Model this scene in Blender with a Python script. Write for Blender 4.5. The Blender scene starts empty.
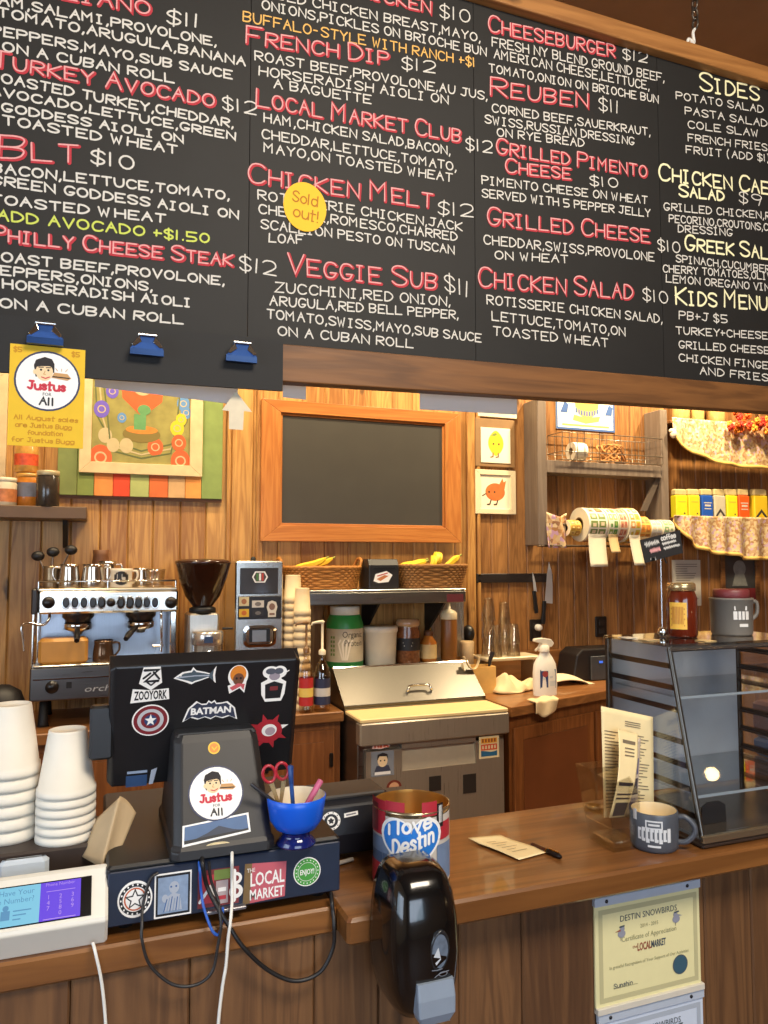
import bpy, math, random
from mathutils import Vector, Matrix
random.seed(7)
ANROT = 0.25
PI = math.pi
sc = bpy.context.scene
COL = sc.collection

# ---------------------------------------------------------------- camera
F = 754.0
YAW = math.radians(21.0); PIT = math.radians(3.65); CZ = 1.60
cam_d = bpy.data.cameras.new('camera')
cam_d.sensor_fit = 'HORIZONTAL'; cam_d.sensor_width = 36.0
cam_d.lens = F / 768.0 * 36.0
cam_d.clip_start = 0.05; cam_d.clip_end = 60
cam = bpy.data.objects.new('camera', cam_d); COL.objects.link(cam)
cam.location = (0, 0, CZ)
cam.rotation_euler = (PI / 2 + PIT, 0, -YAW)
sc.camera = cam

# ---------------------------------------------------------------- light
sc.view_settings.view_transform = 'Standard'
sc.view_settings.look = 'None'
sc.view_settings.exposure = 0.0
sc.view_settings.gamma = 1.0
sc.view_settings.use_curve_mapping = False
try:
    sc.cycles.use_denoising = True
    sc.cycles.max_bounces = 8
    sc.cycles.transparent_max_bounces = 24
    sc.cycles.sample_clamp_indirect = 6.0
except Exception:
    pass
world = bpy.data.worlds.new('world'); sc.world = world
world.use_nodes = True
world.node_tree.nodes['Background'].inputs[0].default_value = (0.60, 0.72, 0.95, 1)
world.node_tree.nodes['Background'].inputs[1].default_value = 1.5

def area(name, loc, target, size, power, color, size_y=None, spread=None):
    l = bpy.data.lights.new(name, 'AREA')
    l.energy = power; l.color = color; l.shape = 'RECTANGLE'
    l.size = size; l.size_y = size_y or size
    if spread: l.spread = math.radians(spread)
    o = bpy.data.objects.new(name, l); COL.objects.link(o)
    o.location = loc
    d = Vector(target) - Vector(loc)
    o.rotation_euler = d.to_track_quat('-Z', 'Y').to_euler()
    o.visible_camera = True
    return o
def spot(name, loc, target, power, color, angle=90, blend=0.6, radius=0.04):
    l = bpy.data.lights.new(name, 'SPOT')
    l.energy = power; l.color = color; l.spot_size = math.radians(angle); l.spot_blend = blend
    l.shadow_soft_size = radius
    o = bpy.data.objects.new(name, l); COL.objects.link(o)
    o.location = loc
    d = Vector(target) - Vector(loc)
    o.rotation_euler = d.to_track_quat('-Z', 'Y').to_euler()
    return o
WARM = (1.0, 0.80, 0.54); WARM2 = (1.0, 0.87, 0.70); COOL = (0.72, 0.84, 1.0)
# daylight from the shop windows behind and left of the camera
area('daylight_front', (0.2, -2.75, 1.7), (0.6, 1.5, 1.4), 2.6, 70, COOL, 1.7)
area('daylight_left', (-2.35, 0.4, 1.6), (0.6, 1.6, 1.3), 1.8, 36, COOL, 1.4)
# unseen area lights added at the ceiling: customer side, and fill over the aisle
area('added_ceiling_light_customer', (1.0, -0.5, 3.5), (1.0, 1.1, 1.4), 1.6, 105, WARM2, 0.8)
for x_ in (-0.5, 0.75, 2.3): area('fill_light_aisle', (x_, 2.4, 3.5), (x_, 2.75, 0.9), 0.34, 24, WARM, 0.34)
# wash lamps along the back wall, hidden above the menu board
for i, (x, p) in enumerate([(-0.15, 60), (0.85, 74), (1.75, 70), (2.75, 160), (3.55, 165)]):
    spot('wall_wash_lamp', (x, 3.15, 3.2), (x + 0.05, 3.75, 2.1), p, (1.0, 0.80, 0.50), 120, 0.8)

# ---------------------------------------------------------------- projection helpers (photo pixel -> a point on a real plane)
_c, _s = math.cos(PIT), math.sin(PIT)
def ray(px, py):
    r = (px - 384) / F; d = -(py - 512) / F
    z = d * _c + _s; f = _c - d * _s
    return Vector((f * math.sin(YAW) + r * math.cos(YAW), f * math.cos(YAW) - r * math.sin(YAW), z))
def at(px, py, Y):
    v = ray(px, py); return Vector((0, 0, CZ)) + v * (Y / v.y)
def atz(px, py, Z):
    v = ray(px, py); return Vector((0, 0, CZ)) + v * ((Z - CZ) / v.z)
def ext(x0, y0, x1, y1, Y):
    my = (y0 + y1) / 2; mx = (x0 + x1) / 2
    return (at(x0, my, Y).x, at(x1, my, Y).x, at(mx, y1, Y).z, at(mx, y0, Y).z)   # X0, X1, Z0, Z1

# ---------------------------------------------------------------- materials
def lin(c):
    c = c / 255.0
    return c / 12.92 if c <= 0.04045 else ((c + 0.055) / 1.055) ** 2.4
def rgb(r, g, b): return (lin(r), lin(g), lin(b), 1.0)
_mc = {}
def M(r, g, b, rough=0.6, metal=0.0, var=0.06, spec=0.5, scale=40, coat=0.0, name=None):
    key = ('m', r, g, b, rough, metal, var, spec, scale, coat)
    if key in _mc: return _mc[key]
    m = bpy.data.materials.new(name or 'paint_%d_%d_%d' % (r, g, b)); m.use_nodes = True
    nt = m.node_tree; bs = nt.nodes['Principled BSDF']
    bs.inputs['Roughness'].default_value = rough; bs.inputs['Metallic'].default_value = metal
    bs.inputs['Specular IOR Level'].default_value = spec
    bs.inputs['Coat Weight'].default_value = coat
    c = rgb(r, g, b)
    if var:
        tc = nt.nodes.new('ShaderNodeTexCoord'); n = nt.nodes.new('ShaderNodeTexNoise')
        n.inputs['Scale'].default_value = scale; n.inputs['Detail'].default_value = 3
        nt.links.new(tc.outputs['Object'], n.inputs['Vector'])
        mx = nt.nodes.new('ShaderNodeMix'); mx.data_type = 'RGBA'
        mx.inputs[6].default_value = tuple(v * (1 - var * 2) for v in c[:3]) + (1,)
        mx.inputs[7].default_value = tuple(min(1, v * (1 + var * 2)) for v in c[:3]) + (1,)
        nt.links.new(n.outputs['Fac'], mx.inputs[0]); nt.links.new(mx.outputs[2], bs.inputs['Base Color'])
    else:
        bs.inputs['Base Color'].default_value = c
    _mc[key] = m; return m
def EMIT(r, g, b, s):
    m = bpy.data.materials.new('glow'); m.use_nodes = True
    nt = m.node_tree; bs = nt.nodes['Principled BSDF']
    bs.inputs['Base Color'].default_value = (0.02, 0.02, 0.02, 1)
    bs.inputs['Emission Color'].default_value = rgb(r, g, b); bs.inputs['Emission Strength'].default_value = s
    return m
def STEEL(r=205, g=203, b=198, rough=0.28, axis='X', name='brushed_steel'):
    key = ('s', r, g, b, rough, axis)
    if key in _mc: return _mc[key]
    m = bpy.data.materials.new(name); m.use_nodes = True
    nt = m.node_tree; bs = nt.nodes['Principled BSDF']
    bs.inputs['Metallic'].default_value = 1.0
    tc = nt.nodes.new('ShaderNodeTexCoord'); mp = nt.nodes.new('ShaderNodeMapping'); n = nt.nodes.new('ShaderNodeTexNoise')
    s = {'X': (2, 90, 90), 'Y': (90, 2, 90), 'Z': (90, 90, 2)}[axis]
    mp.inputs['Scale'].default_value = s; n.inputs['Scale'].default_value = 3; n.inputs['Detail'].default_value = 4
    nt.links.new(tc.outputs['Object'], mp.inputs[0]); nt.links.new(mp.outputs[0], n.inputs['Vector'])
    mr = nt.nodes.new('ShaderNodeMapRange'); mr.inputs[3].default_value = rough * 0.7; mr.inputs[4].default_value = rough * 1.4
    nt.links.new(n.outputs['Fac'], mr.inputs[0]); nt.links.new(mr.outputs[0], bs.inputs['Roughness'])
    mx = nt.nodes.new('ShaderNodeMix'); mx.data_type = 'RGBA'
    c = rgb(r, g, b)
    mx.inputs[6].default_value = tuple(v * 0.8 for v in c[:3]) + (1,); mx.inputs[7].default_value = c
    nt.links.new(n.outputs['Fac'], mx.inputs[0]); nt.links.new(mx.outputs[2], bs.inputs['Base Color'])
    _mc[key] = m; return m
def GLASS(r=235, g=240, b=240, gloss=0.06, rough=0.02, name='clear_glass', ior=1.45):
    key = ('g', r, g, b, gloss, rough, ior)
    if key in _mc: return _mc[key]
    m = bpy.data.materials.new(name); m.use_nodes = True
    nt = m.node_tree; nt.nodes.remove(nt.nodes['Principled BSDF'])
    out = nt.nodes['Material Output']
    tr = nt.nodes.new('ShaderNodeBsdfTransparent'); tr.inputs[0].default_value = rgb(r, g, b)
    gl = nt.nodes.new('ShaderNodeBsdfGlossy'); gl.inputs['Roughness'].default_value = rough
    lw = nt.nodes.new('ShaderNodeLayerWeight'); lw.inputs['Blend'].default_value = 0.5
    fr = nt.nodes.new('ShaderNodeMath'); fr.operation = 'POWER'; fr.inputs[1].default_value = 4.0
    nt.links.new(lw.outputs['Facing'], fr.inputs[0])
    ad = nt.nodes.new('ShaderNodeMath'); ad.operation = 'ADD'; ad.use_clamp = True; ad.inputs[1].default_value = gloss
    nt.links.new(fr.outputs[0], ad.inputs[0])
    mx = nt.nodes.new('ShaderNodeMixShader')
    nt.links.new(ad.outputs[0], mx.inputs[0]); nt.links.new(tr.outputs[0], mx.inputs[1]); nt.links.new(gl.outputs[0], mx.inputs[2])
    nt.links.new(mx.outputs[0], out.inputs[0])
    _mc[key] = m; return m
def WOOD(name, light, dark, axis='Z', grain=1.0, rough=0.45, island=0.35, knots=0.8, coat=0.0, spec=0.4):
    """stained wood: stretched-noise grain, ring pattern, scattered dark knots, tone shift per plank"""
    m = bpy.data.materials.new(name); m.use_nodes = True
    nt = m.node_tree; bs = nt.nodes['Principled BSDF']; L = nt.links.new
    bs.inputs['Roughness'].default_value = rough; bs.inputs['Coat Weight'].default_value = coat
    bs.inputs['Specular IOR Level'].default_value = spec
    tc = nt.nodes.new('ShaderNodeTexCoord'); geo = nt.nodes.new('ShaderNodeNewGeometry')
    comb = nt.nodes.new('ShaderNodeCombineXYZ')
    mul = nt.nodes.new('ShaderNodeMath'); mul.operation = 'MULTIPLY'; mul.inputs[1].default_value = 37.0
    L(geo.outputs['Random Per Island'], mul.inputs[0])
    for k in range(3): L(mul.outputs[0], comb.inputs[k])
    add = nt.nodes.new('ShaderNodeVectorMath'); add.operation = 'ADD'
    L(tc.outputs['Object'], add.inputs[0]); L(comb.outputs[0], add.inputs[1])
    mp = nt.nodes.new('ShaderNodeMapping')
    s = {'X': (1.1, 16, 16), 'Y': (16, 1.1, 16), 'Z': (16, 16, 1.1)}[axis]
    mp.inputs['Scale'].default_value = tuple(v * grain for v in s)
    L(add.outputs[0], mp.inputs[0])
    n1 = nt.nodes.new('ShaderNodeTexNoise'); n1.inputs['Scale'].default_value = 1.0; n1.inputs['Detail'].default_value = 5; n1.inputs['Distortion'].default_value = 1.2
    L(mp.outputs[0], n1.inputs['Vector'])
    n2 = nt.nodes.new('ShaderNodeTexNoise'); n2.inputs['Scale'].default_value = 6.0; n2.inputs['Detail'].default_value = 6
    L(mp.outputs[0], n2.inputs['Vector'])
    # rings
    sn = nt.nodes.new('ShaderNodeMath'); sn.operation = 'MULTIPLY'; sn.inputs[1].default_value = 30
    L(n1.outputs['Fac'], sn.inputs[0])
    si = nt.nodes.new('ShaderNodeMath'); si.operation = 'SINE'; L(sn.outputs[0], si.inputs[0])
    ma = nt.nodes.new('ShaderNodeMath'); ma.operation = 'MULTIPLY_ADD'; ma.inputs[1].default_value = 0.2; ma.inputs[2].default_value = 0.26
    L(si.outputs[0], ma.inputs[0])
    m2 = nt.nodes.new('ShaderNodeMath'); m2.operation = 'MULTIPLY_ADD'; m2.inputs[1].default_value = 0.55
    L(n2.outputs['Fac'], m2.inputs[0]); L(ma.outputs[0], m2.inputs[2])
    # island tone
    m3 = nt.nodes.new('ShaderNodeMath'); m3.operation = 'MULTIPLY_ADD'; m3.inputs[1].default_value = island; m3.use_clamp = True
    sub = nt.nodes.new('ShaderNodeMath'); sub.operation = 'SUBTRACT'; sub.inputs[1].default_value = 0.5
    L(geo.outputs['Random Per Island'], sub.inputs[0]); L(sub.outputs[0], m3.inputs[0]); L(m2.outputs[0], m3.inputs[2])
    mx = nt.nodes.new('ShaderNodeMix'); mx.data_type = 'RGBA'
    mx.inputs[6].default_value = rgb(*light); mx.inputs[7].default_value = rgb(*dark)
    L(m3.outputs[0], mx.inputs[0])
    last = mx.outputs[2]
    if knots:
        mp2 = nt.nodes.new('ShaderNodeMapping')
        s2 = {'X': (3.2, 9, 9), 'Y': (9, 3.2, 9), 'Z': (9, 9, 3.2)}[axis]
        mp2.inputs['Scale'].default_value = s2; L(add.outputs[0], mp2.inputs[0])
        vo = nt.nodes.new('ShaderNodeTexVoronoi'); vo.inputs['Scale'].default_value = 1.0
        nd = nt.nodes.new('ShaderNodeTexNoise'); nd.inputs['Scale'].default_value = 2.5
        L(mp2.outputs[0], nd.inputs['Vector'])
        av = nt.nodes.new('ShaderNodeVectorMath'); av.operation = 'ADD'
        L(mp2.outputs[0], av.inputs[0]); L(nd.outputs['Color'], av.inputs[1]); L(av.outputs[0], vo.inputs['Vector'])
        mr = nt.nodes.new('ShaderNodeMapRange'); mr.inputs[1].default_value = 0.05; mr.inputs[2].default_value = 0.24
        mr.inputs[3].default_value = knots; mr.inputs[4].default_value = 0.0
        L(vo.outputs['Distance'], mr.inputs[0])
        sep = nt.nodes.new('ShaderNodeSeparateColor'); L(vo.outputs['Color'], sep.inputs[0])
        gt = nt.nodes.new('ShaderNodeMath'); gt.operation = 'GREATER_THAN'; gt.inputs[1].default_value = 0.72
        L(sep.outputs[0], gt.inputs[0])
        pm = nt.nodes.new('ShaderNodeMath'); pm.operation = 'MULTIPLY'
        L(mr.outputs[0], pm.inputs[0]); L(gt.outputs[0], pm.inputs[1])
        mk = nt.nodes.new('ShaderNodeMix'); mk.data_type = 'RGBA'
        mk.inputs[7].default_value = rgb(*[v * 0.38 for v in dark])
        L(pm.outputs[0], mk.inputs[0]); L(last, mk.inputs[6]); last = mk.outputs[2]
    L(last, bs.inputs['Base Color'])
    bp = nt.nodes.new('ShaderNodeBump'); bp.inputs['Strength'].default_value = 0.12; bp.inputs['Distance'].default_value = 0.004
    L(n2.outputs['Fac'], bp.inputs['Height']); L(bp.outputs[0], bs.inputs['Normal'])
    return m

# ---------------------------------------------------------------- mesh builder
class MB:
    def __init__(self): self.v = []; self.f = []; self.m = []; self.s = []; self.T = Matrix.Identity(4); self.k = 0
    def add(self, vs, fs, mi=0, smooth=False):
        b = len(self.v)
        self.v += [self.T @ Vector(p) for p in vs]
        for f in fs: self.f.append([i + b for i in f]); self.m.append(mi); self.s.append(smooth)
        return self
    def box(self, x0, x1, y0, y1, z0, z1, mi=0):
        vs = [(x, y, z) for z in (z0, z1) for y in (y0, y1) for x in (x0, x1)]
        return self.add(vs, [(0, 2, 3, 1), (4, 5, 7, 6), (0, 1, 5, 4), (2, 6, 7, 3), (0, 4, 6, 2), (1, 3, 7, 5)], mi)
    def cbox(self, x0, x1, y0, y1, z0, z1, c=0.004, mi=0):
        """box with chamfered edges"""
        c = min(c, (x1 - x0) * .45, (y1 - y0) * .45, (z1 - z0) * .45)
        def ring(x0, x1, y0, y1, z, c):
            return [(x0 + c, y0, z), (x1 - c, y0, z), (x1, y0 + c, z), (x1, y1 - c, z), (x1 - c, y1, z), (x0 + c, y1, z), (x0, y1 - c, z), (x0, y0 + c, z)]
        rings = [ring(x0 + c, x1 - c, y0 + c, y1 - c, z0, c), ring(x0, x1, y0, y1, z0 + c, c), ring(x0, x1, y0, y1, z1 - c, c), ring(x0 + c, x1 - c, y0 + c, y1 - c, z1, c)]
        return self.loft(rings, mi=mi, smooth=False)
    def loft(self, rings, mi=0, smooth=True, closed=True, caps=True):
        n = len(rings[0]); vs = [p for r in rings for p in r]; fs = []
        for k in range(len(rings) - 1):
            for i in range(n if closed else n - 1):
                j = (i + 1) % n
                fs.append((k * n + i, k * n + j, (k + 1) * n + j, (k + 1) * n + i))
        self.add(vs, fs, mi, smooth)
        if caps and closed:
            self.add(rings[0], [tuple(range(n))[::-1]], mi); self.add(rings[-1], [tuple(range(n))], mi)
        return self
    def prism(self, poly, d0, d1, axis='Y', mi=0):
        """extrude a 2D polygon: axis Y -> (x,z), Z -> (x,y), X -> (y,z)"""
        def P(a, b, d): return {'Y': (a, d, b), 'Z': (a, b, d), 'X': (d, a, b)}[axis]
        n = len(poly)
        vs = [P(a, b, d0) for a, b in poly] + [P(a, b, d1) for a, b in poly]
        fs = [tuple(range(n)), tuple(range(2 * n - 1, n - 1, -1))] + [(i, i + n, (i + 1) % n + n, (i + 1) % n) for i in range(n)]
        return self.add(vs, fs, mi)
    def lathe(self, prof, cx=0, cy=0, n=32, mi=0, smooth=True, a0=0.0, a1=2 * PI):
        full = abs(a1 - a0 - 2 * PI) < 1e-6
        k = n if full else n + 1
        vs = []; fs = []
        for r, z in prof:
            for i in range(k):
                a = a0 + (a1 - a0) * i / n
                vs.append((cx + r * math.cos(a), cy + r * math.sin(a), z))
        for p in range(len(prof) - 1):
            for i in range(n):
                j = (i + 1) % k
                fs.append((p * k + i, p * k + j, (p + 1) * k + j, (p + 1) * k + i))
        return self.add(vs, fs, mi, smooth)
    def tube(self, pts, r, n=8, closed=False, mi=0, smooth=True):
        pts = [Vector(p) for p in pts]; N = len(pts); rings = []
        rr = r if isinstance(r, (list, tuple)) else [r] * N
        up = None
        for i in range(N):
            if closed: d = pts[(i + 1) % N] - pts[i - 1]
            else: d = pts[min(i + 1, N - 1)] - pts[max(i - 1, 0)]
            if d.length < 1e-9: d = Vector((0, 0, 1))
            d.normalize()
            if up is None:
                up = Vector((0, 0, 1)) if abs(d.z) < 0.9 else Vector((1, 0, 0))
            a = up - d * up.dot(d)
            if a.length < 1e-6: a = d.orthogonal()
            a.normalize(); up = a; b = d.cross(a)
            rings.append([pts[i] + (a * math.cos(t) + b * math.sin(t)) * rr[i] for t in [2 * PI * k / n for k in range(n)]])
        if closed: rings.append(rings[0])
        return self.loft(rings, mi, smooth, True, not closed)
    def ball(self, c, r, n=16, m=10, mi=0, smooth=True):
        rx, ry, rz = r if isinstance(r, (list, tuple)) else (r, r, r)
        vs = [(c[0], c[1], c[2] - rz)]; fs = []
        for k in range(1, m):
            t = -PI / 2 + PI * k / m
            for i in range(n):
                a = 2 * PI * i / n
                vs.append((c[0] + rx * math.cos(t) * math.cos(a), c[1] + ry * math.cos(t) * math.sin(a), c[2] + rz * math.sin(t)))
        vs.append((c[0], c[1], c[2] + rz)); e = len(vs) - 1
        for i in range(n):
            j = (i + 1) % n
            fs.append((0, 1 + j, 1 + i)); fs.append((e, e - n + i, e - n + j))
            for k in range(m - 2): fs.append((1 + k * n + i, 1 + k * n + j, 1 + (k + 1) * n + j, 1 + (k + 1) * n + i))
        return self.add(vs, fs, mi, smooth)
    def surf(self, fn, nu, nv, mi=0, smooth=True):
        vs = [fn(i / nu, j / nv) for j in range(nv + 1) for i in range(nu + 1)]
        fs = [(j * (nu + 1) + i, j * (nu + 1) + i + 1, (j + 1) * (nu + 1) + i + 1, (j + 1) * (nu + 1) + i) for j in range(nv) for i in range(nu)]
        return self.add(vs, fs, mi, smooth)
    # flat drawing in the local XY plane of T (decals); lift w along local Z
    def lift(self): self.k += 1; return (self.k % 11) * 1.6e-5
    def poly(self, pts, mi=0, w=0.0):
        w += self.lift()
        return self.add([(x, y, w) for x, y in pts], [tuple(range(len(pts)))], mi)
    def disc(self, cx, cy, rx, ry=None, mi=0, w=0.0, n=32):
        ry = rx if ry is None else ry
        return self.poly([(cx + rx * math.cos(2 * PI * i / n), cy + ry * math.sin(2 * PI * i / n)) for i in range(n)], mi, w)
    def ring2(self, cx, cy, r0, r1, mi=0, w=0.0, n=36, ky=1.0):
        vs = []; fs = []; w += self.lift()
        for i in range(n):
            a = 2 * PI * i / n
            vs += [(cx + r0 * math.cos(a), cy + ky * r0 * math.sin(a), w), (cx + r1 * math.cos(a), cy + ky * r1 * math.sin(a), w)]
            j = (i + 1) % n; fs.append((2 * i, 2 * i + 1, 2 * j + 1, 2 * j))
        return self.add(vs, fs, mi)
    def rect(self, x0, x1, y0, y1, mi=0, w=0.0): return self.poly([(x0, y0), (x1, y0), (x1, y1), (x0, y1)], mi, w)
    def star(self, cx, cy, r, r2=None, n=5, mi=0, w=0.0, rot=PI / 2):
        w += self.lift(); r2 = r2 or r * 0.382; c = (cx, cy, w); vs = [c]; fs = []
        for i in range(2 * n):
            a = rot + PI * i / n; q = r if i % 2 == 0 else r2
            vs.append((cx + q * math.cos(a), cy + q * math.sin(a), w))
        for i in range(2 * n): fs.append((0, 1 + i, 1 + (i + 1) % (2 * n)))
        return self.add(vs, fs, mi)
    def line(self, pts, wd, mi=0, w=0.0):
        """flat round-ended stroke"""
        P = [Vector((p[0], p[1])) for p in pts]; h = wd / 2
        Q = [P[0]]
        for p in P[1:]:
            if (p - Q[-1]).length > 1e-6: Q.append(p)
        if len(Q) < 2: return self.disc(P[0].x, P[0].y, h, mi=mi, w=w, n=8)
        Lf = []; Rt = []
        for i, p in enumerate(Q):
            d0 = (p - Q[i - 1]).normalized() if i > 0 else None
            d1 = (Q[i + 1] - p).normalized() if i < len(Q) - 1 else None
            if d0 is None: n = Vector((-d1.y, d1.x)); k = 1
            elif d1 is None: n = Vector((-d0.y, d0.x)); k = 1
            else:
                t = d0 + d1
                if t.length < 0.35: n = Vector((-d0.y, d0.x)); k = 1
                else:
                    t.normalize(); n = Vector((-t.y, t.x)); k = 1 / max(0.5, n.dot(Vector((-d0.y, d0.x))))
            Lf.append(p + n * h * k); Rt.append(p - n * h * k)
        vs = [(p.x, p.y, w) for p in Lf] + [(p.x, p.y, w) for p in Rt]; N = len(Q)
        ww = self.lift(); self.add([(a_, b_, c_ + ww) for a_, b_, c_ in vs], [(i, i + N, i + N + 1, i + 1) for i in range(N - 1)], mi)
        for p in (Q[0], Q[-1]): self.disc(p.x, p.y, h * 0.96, mi=mi, w=w, n=6)
        return self
    def text(self, s, x, y, h, mi=0, w=0.0, width=None, align='C', bold=0.0, shear=0.0):
        """printed lettering in the built-in face; h = cap height"""
        cu = bpy.data.curves.new('t', 'FONT'); cu.body = s; cu.size = 1.0; cu.resolution_u = 2; cu.offset = bold; cu.shear = shear
        ob = bpy.data.objects.new('t', cu); me = bpy.data.meshes.new_from_object(ob)
        if me and len(me.vertices):
            xs = [v.co.x for v in me.vertices]; x0, x1 = min(xs), max(xs); k = h / 0.70
            kx = k if width is None else width / (x1 - x0)
            ox = {'C': -(x0 + x1) / 2, 'L': -x0, 'R': -x1}[align]
            self.add([(x + (v.co.x + ox) * kx, y + v.co.y * k, w) for v in me.vertices], [tuple(p.vertices) for p in me.polygons], mi)
        bpy.data.objects.remove(ob); bpy.data.curves.remove(cu)
        if me: bpy.data.meshes.remove(me)
        return self
    def hand(self, s, x, y, h, length=None, wd=None, mi=0, w=0.0, big=1.0, jit=0.05, slope=0.0, rnd=None):
        """hand-lettered single-stroke capitals along a baseline from (x,y); length = run length"""
        rnd = rnd or random
        wd = wd or h * 0.14
        tot = hand_width(s, big); kx = (length / tot) if length else h / 6.0
        pen = 0.0; prev = ' '
        for ch in s:
            g = GLY.get(ch)
            if g is None: pen += 2.6; prev = ' '; continue
            gw, strokes = g
            k = big if (prev == ' ' and ch.isalpha()) else 1.0
            jy = (rnd.random() - .5) * jit * h; jr = (rnd.random() - .5) * jit * 1.6
            for st in strokes:
                pts = []
                for (a, b) in st:
                    aa = (a + jr * b) * kx * k; bb = b / 6.0 * h * k
                    pts.append((x + pen * kx + aa, y + slope * (pen * kx + aa) + bb + jy + (rnd.random() - .5) * jit * h * .3))
                self.line(pts, wd, mi, w)
            pen += gw * k + 1.35; prev = ch
        return self
    def build(self, name, mats, parent=None, world=True, bevel=0.0, solid=0.0, sub=0, auto=None):
        me = bpy.data.meshes.new(name)
        inv = Matrix.Identity(4)
        if parent is not None and world: inv = wmat(parent).inverted()
        me.from_pydata([inv @ p for p in self.v], [], self.f)
        mats = mats if isinstance(mats, (list, tuple)) else [mats]
        for m in mats: me.materials.append(m)
        me.polygons.foreach_set('material_index', self.m); me.polygons.foreach_set('use_smooth', self.s)
        me.update()
        o = bpy.data.objects.new(name, me); COL.objects.link(o)
        if parent is not None: o.parent = parent
        if solid:
            md = o.modifiers.new('thick', 'SOLIDIFY'); md.thickness = solid; md.offset = 0
        if bevel:
            md = o.modifiers.new('bevel', 'BEVEL'); md.width = bevel; md.segments = 2; md.limit_method = 'ANGLE'; md.angle_limit = math.radians(40)
        if sub:
            md = o.modifiers.new('sub', 'SUBSURF'); md.levels = sub; md.render_levels = sub
        return o
def wmat(o):
    m = o.matrix_basis.copy(); p = o.parent
    while p is not None: m = p.matrix_basis @ m; p = p.parent
    return m
def frame(O, R, U):
    """matrix of a decal plane: local X along R, local Y along U, local Z = outward normal"""
    R = Vector(R).normalized(); U = Vector(U); U = (U - R * U.dot(R)).normalized(); N = R.cross(U)
    m = Matrix.Identity(4)
    for i in range(3): m[i][0] = R[i]; m[i][1] = U[i]; m[i][2] = N[i]; m[i][3] = Vector(O)[i]
    return m
def thing(name, label, cat, loc, rz=0.0, group=None):
    o = bpy.data.objects.new(name, None); COL.objects.link(o); o.empty_display_size = 0.05
    o.location = loc; o.rotation_euler = (0, 0, rz)
    o['label'] = label; o['category'] = cat
    if group: o['group'] = group
    return o
def tag(o, label, cat, group=None, kind=None):
    if label: o['label'] = label
    if cat: o['category'] = cat
    if group: o['group'] = group
    if kind: o['kind'] = kind
    return o
def struct(o): o['kind'] = 'structure'; return o
def origin(o, loc):
    """move a top-level mesh's origin to loc without moving the mesh"""
    d = Vector(loc); o.data.transform(Matrix.Translation(-d)); o.location = d; return o
def dup(root, loc, label=None, rz=None, group=None):
    r = root.copy(); COL.objects.link(r); r.location = loc
    if rz is not None: r.rotation_euler = (0, 0, rz)
    if label: r['label'] = label
    if group: r['group'] = group
    for ch in list(root.children):
        c = ch.copy(); COL.objects.link(c); c.parent = r
        for g in list(ch.children):
            d = g.copy(); COL.objects.link(d); d.parent = c
    return r
def curve_pts(pts, n=8):
    """Catmull-Rom through points"""
    P = [Vector(p) for p in pts]; out = []
    for i in range(len(P) - 1):
        a, b, c, d = P[max(i - 1, 0)], P[i], P[i + 1], P[min(i + 2, len(P) - 1)]
        for k in range(n):
            t = k / n
            out.append(0.5 * ((2 * b) + (c - a) * t + (2 * a - 5 * b + 4 * c - d) * t * t + (3 * b - a - 3 * c + d) * t ** 3))
    out.append(P[-1]); return out

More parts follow.
